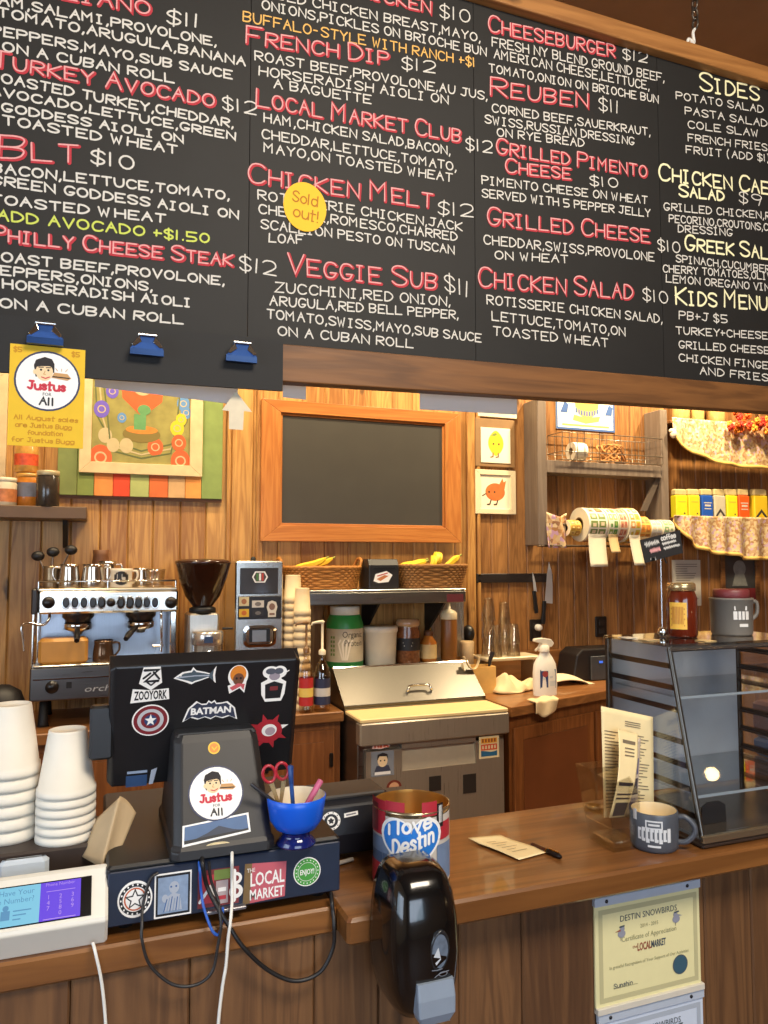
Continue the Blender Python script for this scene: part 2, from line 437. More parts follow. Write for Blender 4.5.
# ---------------------------------------------------------------- single-stroke hand lettering
def _chaikin(p, it=2):
    for _ in range(it):
        q = [p[0]]
        for a, b in zip(p, p[1:]):
            q += [(a[0] * .75 + b[0] * .25, a[1] * .75 + b[1] * .25), (a[0] * .25 + b[0] * .75, a[1] * .25 + b[1] * .75)]
        p = q + [p[-1]]
    return p
def _ell(cx, cy, rx, ry, n=14): return [(cx + rx * math.sin(2 * PI * i / n), cy + ry * math.cos(2 * PI * i / n)) for i in range(n + 1)]
_G = {
 'A': '4|00 26 40|13 33', 'B': '4|00 06|~06 36 45 33 03|~03 33 42 30 00', 'C': '4|~45 36 16 04 02 10 30 41', 'D': '4|00 06|~06 26 44 42 20 00',
 'E': '4|46 06 00 40|03 33', 'F': '4|46 06 00|03 33', 'G': '4|~45 36 16 04 02 10 30 42|42 22', 'H': '4|00 06|40 46|03 43',
 'I': '3|10 16|06 26|00 20', 'J': '4|~36 31 20 01|16 46', 'K': '4|00 06|46 03 40', 'L': '4|06 00 40', 'M': '5|00 06 23 46 40',
 'N': '4|00 06 40 46', 'P': '4|00 06|~06 36 45 44 33 03', 'R': '4|00 06|~06 36 45 44 33 03|13 40', 'S': '4|~45 36 16 05 04 23 42 41 30 10 01',
 'T': '4|06 46|26 20', 'U': '4|~06 02 10 30 42 46', 'V': '4|06 20 46', 'W': '5|06 10 24 30 46', 'X': '4|06 40|00 46', 'Y': '4|06 23 46|23 20',
 'Z': '4|06 46 00 40', '1': '1|00 06', '2': '4|~05 16 36 45 43 00|00 40', '5': '4|46 06 03|~03 33 42 41 30 00', '9': '4|~44 33 13 04 05 16 36 45 44|45 30',
 '+': '3|03 33|11 15', '-': '3|03 23', '(': '2|~17 05 01 1-', ')': '2|~07 15 11 0-', '!': '1|02 06|00 00', "'": '1|05 06',
 'a': '4|~43 34 14 03 01 10 30 42|44 40', 'd': '4|~43 34 14 03 01 10 30 42|46 40', 'e': '4|~02 42 43 34 14 02 01 10 30 41', 'i': '1|00 04|06 06',
 'l': '1|06 00', 'n': '3|00 04|~03 14 24 33 30', 'o': 'o', 's': '3|~33 24 14 03 22 31 20 10 01', 't': '3|16 10 20|04 34', 'u': '4|~04 01 10 30 42|44 40',
 'v': '4|04 20 44', 'f': '3|~36 26 15 10|03 33', 'g': '4|~43 34 14 03 01 10 30 42|~44 40 3- 0-', 'r': '3|00 04|~02 14 34', 'h': '3|00 06|~03 14 24 33 30', 'c': '3|~33 24 14 03 01 10 20 31', 'b': '3|00 06|~03 14 24 33 31 20 10 01', 'k': '3|00 06|34 02 30', 'm': '5|00 04|~03 14 24 33 30|~33 44 54 53 50', 'p': '3|04 0-|~03 14 24 33 31 20 10 01', 'w': '4|04 10 23 30 44', 'y': '3|04 20|34 0-',
}
GLY = {}
for _k, _v in _G.items():
    if _v == 'o': GLY['o'] = (4, [_ell(2, 2, 2, 2)]); continue
    _p = _v.split('|'); _st = []
    for _q in _p[1:]:
        _sm = _q.startswith('~'); _q = _q.lstrip('~')
        _pts = [(float(t[0]), -1.2 if t[1] == '-' else float(t[1])) for t in _q.split()]
        _st.append(_chaikin(_pts) if _sm else _pts)
    GLY[_k] = (float(_p[0]), _st)
GLY['O'] = (4.2, [_ell(2.1, 3, 2.1, 3)]); GLY['0'] = (4, [_ell(2, 3, 1.9, 3)]); GLY['Q'] = (4.2, [_ell(2.1, 3, 2.1, 3), [(2.6, 1.4), (4.4, -.4)]])
GLY['$'] = (3.6, [[(x * .85, y) for x, y in GLY['S'][1][0]], [(1.7, 7), (1.7, -1)]])
GLY[','] = (0.7, [[(.6, .6), (.1, -1.2)]]); GLY['.'] = (0.5, [[(.2, 0), (.3, .4)]])
def hand_width(s, big=1.0):
    p = 0; prev = ' '
    for ch in s:
        g = GLY.get(ch)
        if g is None: p += 2.6; prev = ' '; continue
        p += g[0] * (big if (prev == ' ' and ch.isalpha()) else 1.0) + 1.35; prev = ch
    return max(p - 1.35, 0.5)

# ================================================================ structure
WY = 3.75
pine = WOOD('golden_pine_planks', (212, 162, 92), (138, 88, 42), 'Z', 1.0, 0.42, 0.45, 0.85)
brown_pine = WOOD('brown_stained_pine', (172, 122, 70), (104, 66, 34), 'Z', 1.3, 0.42, 0.4, 0.8)
amber_trim = WOOD('amber_pine_trim', (200, 132, 66), (160, 92, 40), 'X', 1.0, 0.4, 0.1, 0.3)
amber_trim_v = WOOD('amber_pine_trim_upright', (200, 132, 66), (160, 92, 40), 'Z', 1.0, 0.4, 0.1, 0.3)
rail_wood = WOOD('honey_beam', (184, 128, 70), (126, 80, 38), 'X', 0.8, 0.5, 0.1, 0.9)
beam_wood = WOOD('dark_stained_beam', (136, 90, 48), (80, 50, 26), 'X', 0.8, 0.5, 0.1, 0.9)
top_wood = WOOD('varnished_counter_wood', (144, 95, 49), (94, 57, 27), 'X', 0.7, 0.32, 0.15, 0.5, coat=0.3)
panel_wood = WOOD('weathered_panel_wood', (128, 90, 55), (76, 50, 31), 'Z', 0.9, 0.55, 0.5, 0.9)
cab_wood = WOOD('cabinet_wood', (150, 92, 46), (104, 58, 26), 'Z', 0.9, 0.45, 0.3, 0.4)
back_top_wood = WOOD('back_counter_wood', (156, 104, 56), (108, 66, 33), 'X', 0.8, 0.38, 0.1, 0.3, coat=0.2)
grey_wood = WOOD('grey_brown_shelf_wood', (128, 112, 98), (100, 86, 74), 'Z', 0.9, 0.55, 0.1, 0.0)
black_plastic = M(26, 26, 28, 0.42, var=0.1)
black_gloss = M(10, 10, 11, 0.16, var=0.0, coat=0.6)
dark = M(24, 20, 18, 0.6)
white_plastic = M(226, 224, 216, 0.4, var=0.02)
steel = STEEL(); steel_v = STEEL(axis='Z'); steel_d = STEEL(150, 148, 144, 0.3); chrome = M(225, 225, 222, 0.09, 1.0, 0.0)
glass = GLASS(); brass = M(200, 150, 70, 0.25, 1.0)
white_paper = M(232, 226, 208, 0.8, var=0.02); cream_paper = M(236, 214, 162, 0.8, var=0.03)

def planks(mb, x0, x1, wmin, wmax, y, z0, z1, d=0.022, ch=0.006, rnd=random.Random(3), mi=0):
    x = x0
    while x < x1 - 1e-4:
        w = min(rnd.uniform(wmin, wmax), x1 - x)
        if x1 - (x + w) < wmin * .5: w = x1 - x
        mb.prism([(x + .0006, y + d), (x + .0006, y + ch * .8), (x + ch, y), (x + w - ch, y), (x + w - .0006, y + ch * .8), (x + w - .0006, y + d)], z0, z1, 'Z', mi)
        x += w
b = MB()
planks(b, -2.4, 1.985, 0.112, 0.13, WY, 0, 3.7)
planks(b, 1.985, 4.6, 0.085, 0.125, WY, 0, 3.7, rnd=random.Random(11), mi=1)
b.box(-2.4, 4.6, WY + .021, WY + .1, 0, 3.7, 1)
struct(b.build('wall_back', [pine, brown_pine]))
plaster = M(196, 176, 146, 0.8, var=0.05, scale=6)
b = MB(); b.box(-2.4, 4.6, -2.9, 3.85, -.05, 0); struct(b.build('floor', WOOD('floor_boards', (120, 84, 54), (82, 54, 34), 'Y', 0.6, 0.5)))
b = MB(); b.box(-2.4, 4.6, -2.9, 3.85, 3.7, 3.78); struct(b.build('ceiling', M(112, 86, 62, 0.8, var=0.14, scale=5)))
def wall_with_window(name, axis, d0, d1, a0, a1, w0, w1, z0, z1):
    b = MB()
    def bx(p, q, r, s):
        if axis == 'Y': b.box(p, q, d0, d1, r, s)
        else: b.box(d0, d1, p, q, r, s)
    bx(a0, w0, 0, 3.7); bx(w1, a1, 0, 3.7); bx(w0, w1, 0, z0); bx(w0, w1, z1, 3.7)
    struct(b.build(name, plaster))
wall_with_window('wall_front', 'Y', -2.9, -2.8, -2.4, 4.6, -1.2, 1.6, 0.8, 2.6)
wall_with_window('wall_left', 'X', -2.5, -2.4, -2.9, 3.85, -0.6, 1.4, 0.8, 2.4)
b = MB(); b.box(4.6, 4.7, -2.9, 3.85, 0, 3.7); struct(b.build('wall_right', brown_pine))
def window(n, axis, d, a0, a1, z0, z1):
    root = bpy.data.objects.new('window_%d' % n, None); COL.objects.link(root); root['kind'] = 'structure'
    f = MB(); t = .05
    def bx(m, p, q, r, s, k): 
        if axis == 'Y': m.box(p, q, d - k, d + k, r, s)
        else: m.box(d - k, d + k, p, q, r, s)
    mid = (a0 + a1) / 2
    for p, q, r, s in ((a0, a0 + t, z0, z1), (a1 - t, a1, z0, z1), (a0 + t, a1 - t, z0, z0 + t), (a0 + t, a1 - t, z1 - t, z1), (mid - .02, mid + .02, z0 + t, z1 - t)): bx(f, p, q, r, s, .03)
    f.build('window_frame', M(70, 52, 38), root)
    p = MB(); bx(p, a0 + t, mid - .02, z0 + t, z1 - t, .003); bx(p, mid + .02, a1 - t, z0 + t, z1 - t, .003); p.build('pane', glass, root)
window(1, 'Y', -2.85, -1.2, 1.6, 0.8, 2.6); window(2, 'X', -2.45, -0.6, 1.4, 0.8, 2.4)
# upright battens on the back wall
for n, (px, w) in enumerate(((259, .035), (470, .05), (477.5, .02), (228, .02)), 1):
    x = at(px, 500, WY).x
    b = MB(); b.cbox(x - w / 2, x + w / 2, WY - .02, WY, .9, 3.7, .004); struct(b.build('trim_%d' % n, pine))
# low backsplash rail along the wall behind the right-hand counter
b = MB(); b.cbox(2.04, 4.6, WY - .02, WY, 0.93, at(560, 649, WY).z, .004); struct(b.build('baseboard_back', back_top_wood))

# ================================================================ menu board
BY = 1.80
root = thing('menu_board', 'huge black chalkboard menu in a wooden frame hanging over the counter', 'menu board', (0.7, BY, 2.1))
bl0, bl1 = at(0, 322, BY), at(768, 388, BY)
def bot(x): return bl0.z + (bl1.z - bl0.z) * (x - bl0.x) / (bl1.x - bl0.x)
TOPZ = 3.166; XL, XR = -1.0, 3.1
slate = M(29, 28, 27, 0.62, var=0.10, scale=9, spec=0.35)
seams = [XL] + [at(250, 120, BY).x, at(474, 120, BY).x, at(659, 160, BY).x] + [XR]
for a, c in zip(seams, seams[1:]):
    MB().prism([(a + .0008, bot(a)), (c - .0008, bot(c)), (c - .0008, TOPZ), (a + .0008, TOPZ)], BY, BY + .012).build('board_panel', slate, root)
r0, r1 = at(290, 382, BY - .02), at(768, 412, BY - .02)
def rb(x): return r0.z + (r1.z - r0.z) * (x - r0.x) / (r1.x - r0.x)
MB().prism([(XL, rb(XL)), (XR, rb(XR)), (XR, bot(XR)), (XL, bot(XL))], BY - .022, BY + .02).build('lower_rail', beam_wood, root, bevel=.003)
tz = at(768, 66, BY - .03).z
MB().box(XL, XR, BY - .03, BY + .03, TOPZ - .002, tz).build('upper_rail', rail_wood, root, bevel=.004)
MB().box(XL, XR, BY + .014, BY + .03, bot(XL) + .1, TOPZ - .01).build('backing', beam_wood, root)

chalk = M(208, 204, 196, 0.9, var=0.14, scale=260); chalk_red = M(180, 52, 62, 0.9, var=0.12, scale=260); chalk_pink = M(222, 158, 156, 0.9, var=0.12, scale=260)
chalk_or = M(226, 176, 96, 0.9, var=0.12, scale=260); chalk_grn = M(196, 206, 92, 0.9, var=0.12, scale=260); chalk_cream = M(236, 230, 186, 0.9, var=0.1, scale=260)
R0 = random.Random(21)
def chalk_line(mb, s, x0, y0, x1, y1, h, kind='w', big=1.0):
    A = at(x0, y0, BY); Bp = at(x1, y1, BY); hz = (at((x0 + x1) / 2, (y0 + y1) / 2 - h, BY).z - at((x0 + x1) / 2, (y0 + y1) / 2, BY).z) / max(1.0, big ** .7) * (.76 if kind in 'wog' else .9)
    Lx = Bp.x - A.x; sl = (Bp.z - A.z) / Lx
    mb.T = frame((A.x, BY - .0007, A.z), (1, 0, 0), (0, 0, 1))
    if kind == 'r':
        mb.hand(s, 0, 0, hz, Lx, .0090, mi=1, w=.0001, big=big, slope=sl, rnd=random.Random(5), jit=.04)
        mb.hand(s, -.0025, .002, hz, Lx, .0036, mi=2, w=.0005, big=big, slope=sl, rnd=random.Random(5), jit=.04)
    elif kind == 'c':
        mb.hand(s, 0, 0, hz, Lx, .0066, mi=5, w=.0001, big=big, slope=sl, rnd=R0)
    else:
        mi = {'w': 0, 'o': 3, 'g': 4}[kind]
        mb.hand(s, 0, 0, hz, Lx, (.0044 if x0 < 200 and x1 < 250 else .0037), mi=mi, w=.0001, big=big, slope=sl, rnd=R0)
    mb.T = Matrix.Identity(4)
CH = [chalk, chalk_red, chalk_pink, chalk_or, chalk_grn, chalk_cream]
MENU = [
 # column 1
 ([('ITALIANO', 3, -12, 151, 16, 17, 'r')], [('$11', 167, 23, 199, 28, 17)],
  [('HAM,SALAMI,PROVOLONE,', -14, 2, 216, 46, 11), ('TOMATO,ARUGULA,BANANA', -2, 16, 245, 66, 11), ('PEPPERS,MAYO,SUB SAUCE', -9, 34, 232, 79, 11), ('ON A CUBAN ROLL', 3, 51, 174, 83, 11)]),
 ([('TURKEY AVOCADO', -7, 67, 215, 108, 16, 'r')], [('$12', 223, 109, 256, 115, 16)],
  [('ROASTED TURKEY,CHEDDAR,', -11, 80, 233, 128, 11), ('AVOCADO,LETTUCE,GREEN', -10, 94, 235, 140, 10), ('GODDESS AIOLI ON', 2, 111, 183, 143, 10), ('TOASTED WHEAT', 3, 124, 177, 154, 11)]),
 ([('BLT', 0, 159, 79, 164, 23, 'r')], [('$10', 91, 163, 134, 170, 17)],
  [('BACON,LETTUCE,TOMATO,', -8, 172, 229, 200, 11), ('GREEN GODDESS AIOLI ON', -9, 184, 238, 219, 11), ('TOASTED WHEAT', -10, 203, 165, 223, 11), ('ADD AVOCADO +$1.50', -3, 220, 209, 243, 12, 'g')]),
 ([('PHILLY CHEESE STEAK', -8, 241, 233, 267, 15, 'r')], [('$12', 240, 270, 276, 276, 18)],
  [('ROAST BEEF,PROVOLONE,', -12, 260, 224, 285, 11), ('PEPPERS,ONIONS,', -12, 273, 152, 291, 11), ('HORSERADISH AIOLI', 3, 288, 191, 307, 11), ('ON A CUBAN ROLL', 0, 307, 183, 324, 11)]),
 # column 2
 ([('FRIED CHICKEN', 270, -24, 431, 14, 16, 'r')], [('$10', 440, 17, 470, 23, 16)],
  [('FRIED CHICKEN BREAST,MAYO,', 258, -5, 480, 42, 11), ('ONIONS,PICKLES ON BRIOCHE BUN', 262, 9, 486, 56, 11), ('BUFFALO-STYLE WITH RANCH +$1', 243, 21, 475, 67, 12, 'o')]),
 ([('FRENCH DIP', 247, 44, 389, 66, 17, 'r')], [('$12', 402, 69, 435, 73, 15)],
  [('ROAST BEEF,PROVOLONE,AU JUS,', 255, 60, 487, 100, 11), ('HORSERADISH AIOLI ON', 259, 75, 448, 104, 11), ('A BAGUETTE', 274, 88, 371, 104, 11)]),
 ([('LOCAL MARKET CLUB', 257, 107, 461, 143, 17, 'r')], [('$12', 466, 150, 492, 153, 15)],
  [('HAM,CHICKEN SALAD,BACON,', 264, 122, 450, 155, 11), ('CHEDDAR,LETTUCE,TOMATO,', 262, 138, 456, 171, 11), ('MAYO,ON TOASTED WHEAT', 264, 152, 452, 182, 11)]),
 ([('CHICKEN MELT', 249, 183, 433, 209, 19, 'r')], [('$12', 438, 214, 473, 217, 16)],
  [('ROTISSERIE CHICKEN,JACK', 258, 199, 462, 231, 11), ('CHEDDAR,ROMESCO,CHARRED', 259, 213, 457, 241, 11), ('SCALLION PESTO ON TUSCAN', 261, 228, 454, 254, 11), ('LOAF', 269, 242, 303, 244, 11)]),
 ([('VEGGIE SUB', 288, 274, 437, 290, 20, 'r')], [('$11', 445, 290, 469, 298, 20)],
  [('ZUCCHINI,RED ONION,', 275, 292, 450, 306, 12), ('ARUGULA,RED BELL PEPPER,', 270, 305, 458, 319, 11), ('TOMATO,SWISS,MAYO,SUB SAUCE', 267, 318, 481, 342, 11), ('ON A CUBAN ROLL', 278, 335, 413, 348, 11)]),
 # column 3
 ([('CHEESEBURGER', 489, 32, 615, 58, 16, 'r')], [('$12', 623, 59, 647, 63, 13)],
  [('FRESH NY BLEND GROUND BEEF,', 492, 46, 664, 82, 11), ('AMERICAN CHEESE,LETTUCE,', 494, 58, 649, 90, 11), ('TOMATO,ONION ON BRIOCHE BUN', 489, 72, 658, 103, 10)]),
 ([('REUBEN', 491, 96, 588, 108, 18, 'r')], [('$11', 599, 110, 619, 114, 16)],
  [('CORNED BEEF,SAUERKRAUT,', 492, 112, 650, 136, 10), ('SWISS,RUSSIAN DRESSING', 485, 123, 634, 145, 10), ('ON RYE BREAD', 497, 136, 584, 147, 10)]),
 ([('GRILLED PIMENTO', 497, 154, 647, 178, 15, 'r'), ('CHEESE', 506, 173, 571, 180, 14, 'r')], [('$10', 590, 185, 618, 188, 12)],
  [('PIMENTO CHEESE ON WHEAT', 482, 184, 647, 204, 10), ('SERVED WITH 5 PEPPER JELLY', 482, 197, 650, 217, 10)]),
 ([('GRILLED CHEESE', 488, 225, 650, 243, 17, 'r')], [],
  [('CHEDDAR,SWISS,PROVOLONE', 484, 244, 654, 261, 11), ('ON WHEAT', 495, 259, 568, 263, 10)]),
 ([('CHICKEN SALAD', 479, 287, 633, 300, 19, 'r')], [('$10', 643, 300, 668, 304, 15)],
  [('ROTISSERIE CHICKEN SALAD,', 487, 304, 662, 323, 11), ('LETTUCE,TOMATO,ON', 492, 320, 625, 336, 11), ('TOASTED WHEAT', 493, 335, 608, 347, 11)]),
 # column 4
 ([('SIDES', 700, 90, 759, 101, 18, 'c')], [],
  [('POTATO SALAD', 676, 99, 763, 113, 9), ('PASTA SALAD', 685, 114, 767, 127, 9), ('COLE SLAW', 688, 128, 759, 137, 9), ('FRENCH FRIES', 688, 141, 767, 151, 9), ('FRUIT (ADD $1)', 686, 153, 770, 162, 9)]),
 ([('CHICKEN CAESAR', 659, 180, 798, 198, 16, 'c'), ('SALAD', 679, 196, 724, 201, 12, 'c')], [('$9', 739, 202, 761, 206, 14)],
  [('GRILLED CHICKEN,ROMAINE,', 664, 210, 811, 223, 9), ('PECORINO,CROUTONS,CAESAR', 669, 222, 794, 233, 9), ('DRESSING', 678, 232, 732, 236, 9)]),
 ([('GREEK SALAD', 685, 250, 786, 261, 15, 'c')], [('$10', 658, 250, 680, 253, 14)],
  [('SPINACH,CUCUMBER,', 676, 262, 772, 273, 9), ('CHERRY TOMATOES,OLIVES,', 663, 272, 784, 281, 9), ('LEMON OREGANO VINAIGRETTE', 666, 282, 816, 295, 9)]),
 ([('KIDS MENU', 676, 304, 767, 310, 17, 'c')], [],
  [('PB+J $5', 679, 319, 727, 323, 10), ('TURKEY+CHEESE $5', 676, 334, 784, 340, 9), ('GRILLED CHEESE', 679, 348, 769, 354, 9), ('CHICKEN FINGERS', 679, 361, 782, 370, 9), ('AND FRIES', 700, 374, 768, 381, 9)]),
]
for heads, prices, body in MENU:
    mb = MB()
    for s, a, b_, c, d, h, k in heads: chalk_line(mb, s, a, b_, c, d, h, k, big=1.28)
    mb.build('heading_lettering', CH, root)
    if prices:
        mb = MB()
        for s, a, b_, c, d, h in prices: chalk_line(mb, s, a, b_, c, d, h, 'w')
        mb.build('price_lettering', CH, root)
    mb = MB()
    for row in body: chalk_line(mb, *row[:6], kind=row[6] if len(row) > 6 else 'w')
    mb.build('description_lettering', CH, root)
# hook and chain holding the board to the ceiling
hx = at(690, 30, BY)
ch = thing('hanging_chain', 'bent white wire hook and dark chain above the menu board frame', 'chain', (hx.x, BY, tz))
MB().tube(curve_pts([(hx.x + .012, BY, tz + .002), (hx.x - .012, BY, tz + .012), (hx.x - .006, BY, tz + .035), (hx.x + .014, BY, tz + .026), (hx.x + .012, BY, tz + .06), (hx.x + .02, BY, tz + .075)]), .005, 6).build('hook', white_plastic, ch)
k = 0; z = tz + .075
while z < 3.69:
    MB().tube([(hx.x + .022 + (.011 * math.cos(a) if k % 2 else 0), BY + (0 if k % 2 else .011 * math.cos(a)), z + .018 + .021 * math.sin(a)) for a in [2 * PI * i / 12 for i in range(12)]], .0035, 6, True).build('link', M(90, 84, 76, .35, .8), ch)
    z += .033; k += 1
cx = at(735, 40, 2.4)
tag(MB().tube([(1.3, 2.5, 3.66), (4.4, 2.5, 3.66)], .02, 10).build('ceiling_conduit', M(92, 72, 54, .6)), 'dark conduit pipe running along the brown ceiling', 'pipe')
# lower hanging black board, clips, flyer, sticker
SY = 1.765
x0, x1 = at(-60, 330, SY).x, at(283, 360, SY).x
za, zb = at(0, 372, SY), at(283, 391, SY)
def sb(x): return za.z + (zb.z - za.z) * (x - za.x) / (zb.x - za.x)
s2a = at(0, 326, SY).z
hb = MB(); hb.prism([(x0, sb(x0)), (x1, sb(x1)), (x1, bot(x1) + .006), (x0, bot(x0) + .006)], SY, SY + .008)
o = hb.build('blank_board', M(20, 19, 19, .7, var=.08)); origin(o, (x0, SY, sb(x0))); tag(o, 'blank black strip hanging under the left end of the menu board', 'board')
for px, py, lab in ((46, 337, 'blue metal bulldog clip gripping the yellow flyer'), (146.5, 348, 'empty blue bulldog clip in the middle of the black strip'), (240, 355, 'empty blue bulldog clip near the right end of the black strip')):
    c = at(px, py, SY); y = SY
    t = thing('bulldog_clip', lab, 'clip', (c.x, y - .012, c.z - .022), 0, 'bulldog clips on the black strip')
    b = MB(); k = 1.0
    b.loft([[(c.x + u * w, y - .012 - dy - .012 * t_, c.z + zz) for u, t_ in ((-1, 0), (1, 0), (1, 1), (-1, 1))] for w, zz, dy in ((.036, -.022, 0), (.036, -.008, 0), (.022, .004, .001), (.019, .022, .002))], smooth=False)
    b.build('jaw', M(30, 62, 112, .3, .6), t)
    for sgn in (-1, 1):
        MB().prism([(c.x + sgn * .017, c.z + .02), (c.x + sgn * .033, c.z - .002), (c.x + sgn * .028, c.z - .006), (c.x + sgn * .012, c.z + .006)], y - .03, y - .022).build('finger_grip', chrome, t, bevel=.001)
    MB().tube([(c.x - .02, y - .028, c.z + .022), (c.x + .02, y - .028, c.z + .022)], .004, 8).build('spring_rod', chrome, t)

skin = M(234, 204, 160, .7, var=0); hairm = M(34, 28, 30, .7, var=0); redm = M(196, 40, 62, .6, var=0); wht = M(238, 236, 232, .5, var=0); blk = M(22, 22, 26, .5, var=0); tan = M(196, 150, 96, .7, var=0); nvy = M(36, 44, 78, .5, var=0); gry = M(120, 120, 128, .5, var=0); blu = M(52, 92, 150, .5, var=0)
LOGO = [wht, nvy, skin, hairm, redm, tan, blk]
def justus(mb, r, w=.0002, ky=1.0):
    """round shop badge: a dark-haired man's face biting a sandwich over the words"""
    mb.disc(0, 0, r, r * ky, 1, w); mb.disc(0, 0, r * .94, r * ky * .94, 0, w + .0002)
    f = lambda x, y: (x * r, y * r * ky)
    mb.poly([f(*p) for p in ((-.12, .16), (-.36, .12), (-.42, .5), (-.36, .68), (-.1, .8), (.12, .74), (.2, .58), (.2, .3))], 3, w + .0004)
    mb.disc(-.1 * r, .3 * r * ky, .26 * r, .3 * r * ky, 2, w + .0006)
    mb.disc(-.38 * r, .28 * r * ky, .06 * r, .08 * r, 2, w + .0006)
    mb.poly([f(*p) for p in ((-.37, .44), (-.34, .6), (-.05, .62), (.14, .56), (.17, .44), (.05, .5), (-.2, .48))], 3, w + .0008)
    for ex in (-.2, .02): mb.disc(ex * r, .36 * r * ky, .035 * r, mi=6, w=w + .0008); mb.line([f(ex - .07, .44), f(ex + .07, .45)], .03 * r, 3, w + .0008)
    mb.line([f(-.08, .32), f(-.12, .22), f(-.06, .21)], .025 * r, 5, w + .0008); mb.line([f(-.18, .12), f(-.06, .08), f(.06, .14)], .035 * r, 4, w + .0008)
    mb.poly([f(*p) for p in ((.12, .12), (.2, .3), (.6, .28), (.72, .14), (.6, .06))], 5, w + .0009)
    mb.line([f(.16, .16), f(.66, .14)], .04 * r, 3, w + .0011)
    for a, c in ((.3, .1), (.42, 0), (.54, -.1)): mb.line([f(a, .36), f(a - c * .6, .44)], .02 * r, 5, w + .001)
    mb.T, T = mb.T @ Matrix.Translation((0, -.3 * r * ky, 0)), mb.T
    mb.hand('Justus', -.58 * r, 0, .26 * r * ky, 1.12 * r, .075 * r, 4, w + .0008, rnd=random.Random(2)); mb.text('FOR', 0, -.19 * r * ky, .1 * r * ky, 6, w + .0008)
    mb.hand('All', -.22 * r, -.5 * r * ky, .24 * r * ky, .44 * r, .055 * r, 6, w + .0008, rnd=random.Random(2)); mb.T = T
# J is taken from the capitals
P4 = [at(7, 444, SY - .004), at(83, 445, SY - .004), at(84, 348, SY - .004), at(7, 345, SY - .004)]
fx0, fx1, fz0, fz1 = P4[0].x, P4[1].x, P4[0].z - .002, (P4[2].z + P4[3].z) / 2
t = thing('flyer', 'yellow paper flyer with a round face logo clipped under the menu board', 'flyer', ((fx0 + fx1) / 2, SY - .004, fz0))
MB().box(fx0, fx1, SY - .0035, SY - .002, fz0, fz1).build('sheet', M(226, 184, 44, .8, var=.03), t)
b = MB(); b.T = frame((fx0 + (fx1 - fx0) * .5, SY - .0037, fz0 + (fz1 - fz0) * .655), (1, 0, 0), (0, 0, 1)); justus(b, (fx1 - fx0) * .44, ky=1.0); b.build('logo', LOGO, t)
b = MB(); W = fx1 - fx0; H = fz1 - fz0; b.T = frame((fx0, SY - .0037, fz0), (1, 0, 0), (0, 0, 1)); rr = random.Random(4)
for s, a, c, l in (('All August sales', .08, .26, .84), ('are Justus Bugg', .1, .185, .74), ('foundation', .26, .115, .46), ('for Justus Bugg', .06, .04, .82)):
    b.hand(s.replace('B', 'B').replace('A', 'A'), a * W, c * H, .042 * H, l * W, .0022, 0, .0002, rnd=rr, jit=.1)
b.build('handwriting', M(196, 140, 30, .8, var=0), t)
for q_ in (.05, .82): b = MB(); b.T = frame((fx0, SY - .0037, fz0), (1, 0, 0), (0, 0, 1)); b.hand('$5', q_ * W, .925 * H, .045 * H, .1 * W, .0025, 0, .0002, rnd=rr); b.build('price_mark', M(196, 140, 30, .8, var=0), t)
c = at(305, 207, BY - .002); rad = (at(327, 207, BY).x - at(284, 207, BY).x) / 2; rz_ = (at(305, 183, BY).z - at(305, 232, BY).z) / 2
t = thing('price_sticker', 'round yellow sold out sticker stuck over the chalk menu', 'sticker', (c.x, BY - .002, c.z - rz_))
b = MB(); b.T = frame((c.x, BY - .0016, c.z), (1, 0, 0), (0, 0, 1)); 
b.loft([[(rad * math.cos(2 * PI * i / 32), rz_ * math.sin(2 * PI * i / 32), z) for i in range(32)] for z in (0, .0016)]); b.build('sheet', M(240, 186, 34, .7, var=.03), t)
b = MB(); b.T = frame((c.x, BY - .0034, c.z), (1, -.0, -.1), (0, 0, 1)); rr = random.Random(3)
b.hand('Sold', -.6 * rad, .12 * rz_, .42 * rz_, 1.15 * rad, .0038, 0, .0002, rnd=rr); b.hand('out!', -.5 * rad, -.5 * rz_, .44 * rz_, 1.2 * rad, .0038, 0, .0002, rnd=rr)
b.build('handwriting', M(176, 116, 30, .8, var=0), t)
# strips of clear tape/film under the rail
film = bpy.data.materials.new('clear_film'); film.use_nodes = True
_n = film.node_tree; _b = _n.nodes['Principled BSDF']; _b.inputs['Base Color'].default_value = rgb(214, 220, 230); _b.inputs['Roughness'].default_value = .3
_t = _n.nodes.new('ShaderNodeBsdfTranslucent'); _t.inputs[0].default_value = rgb(226, 232, 240); _x = _n.nodes.new('ShaderNodeMixShader'); _x.inputs[0].default_value = .6
_n.links.new(_b.outputs[0], _x.inputs[1]); _n.links.new(_t.outputs[0], _x.inputs[2]); _n.links.new(_x.outputs[0], _n.nodes['Material Output'].inputs[0])
for x0p, y0p, x1p, y1p, lab, Y, sl in ((95, 379, 238, 392, 'pale blue film strip hanging behind the blank black strip', BY + .045, -.055), (283, 383, 306, 398, 'short pale film strip under the rail beside the blank strip', BY + .05, -.03), (420, 394, 517, 413, 'long pale film strip under the middle of the wooden rail', BY + .05, .02)):
    X0, X1, Z0, Z1 = ext(x0p, y0p - 8, x1p, y1p, Y)
    b = MB(); b.prism([(X0, Z0), (X1, Z0 + sl * (X1 - X0)), (X1, Z1 + .05), (X0, Z1 + .05)], Y, Y + .002)
    o = b.build('film_strip', film); origin(o, (X0, Y, Z0)); tag(o, lab, 'film strip', 'film strips under the menu board')
p = [at(a, b_, SY + .03) for a, b_ in ((222, 410), (236, 391), (252, 412), (244, 411), (243, 430), (229, 429), (229, 411))]
o = MB().prism([(q.x, q.z) for q in p], SY + .03, SY + .0315).build('tape_arrow', M(214, 200, 170, .4, var=.06)); origin(o, (p[0].x, SY + .03, p[0].z))
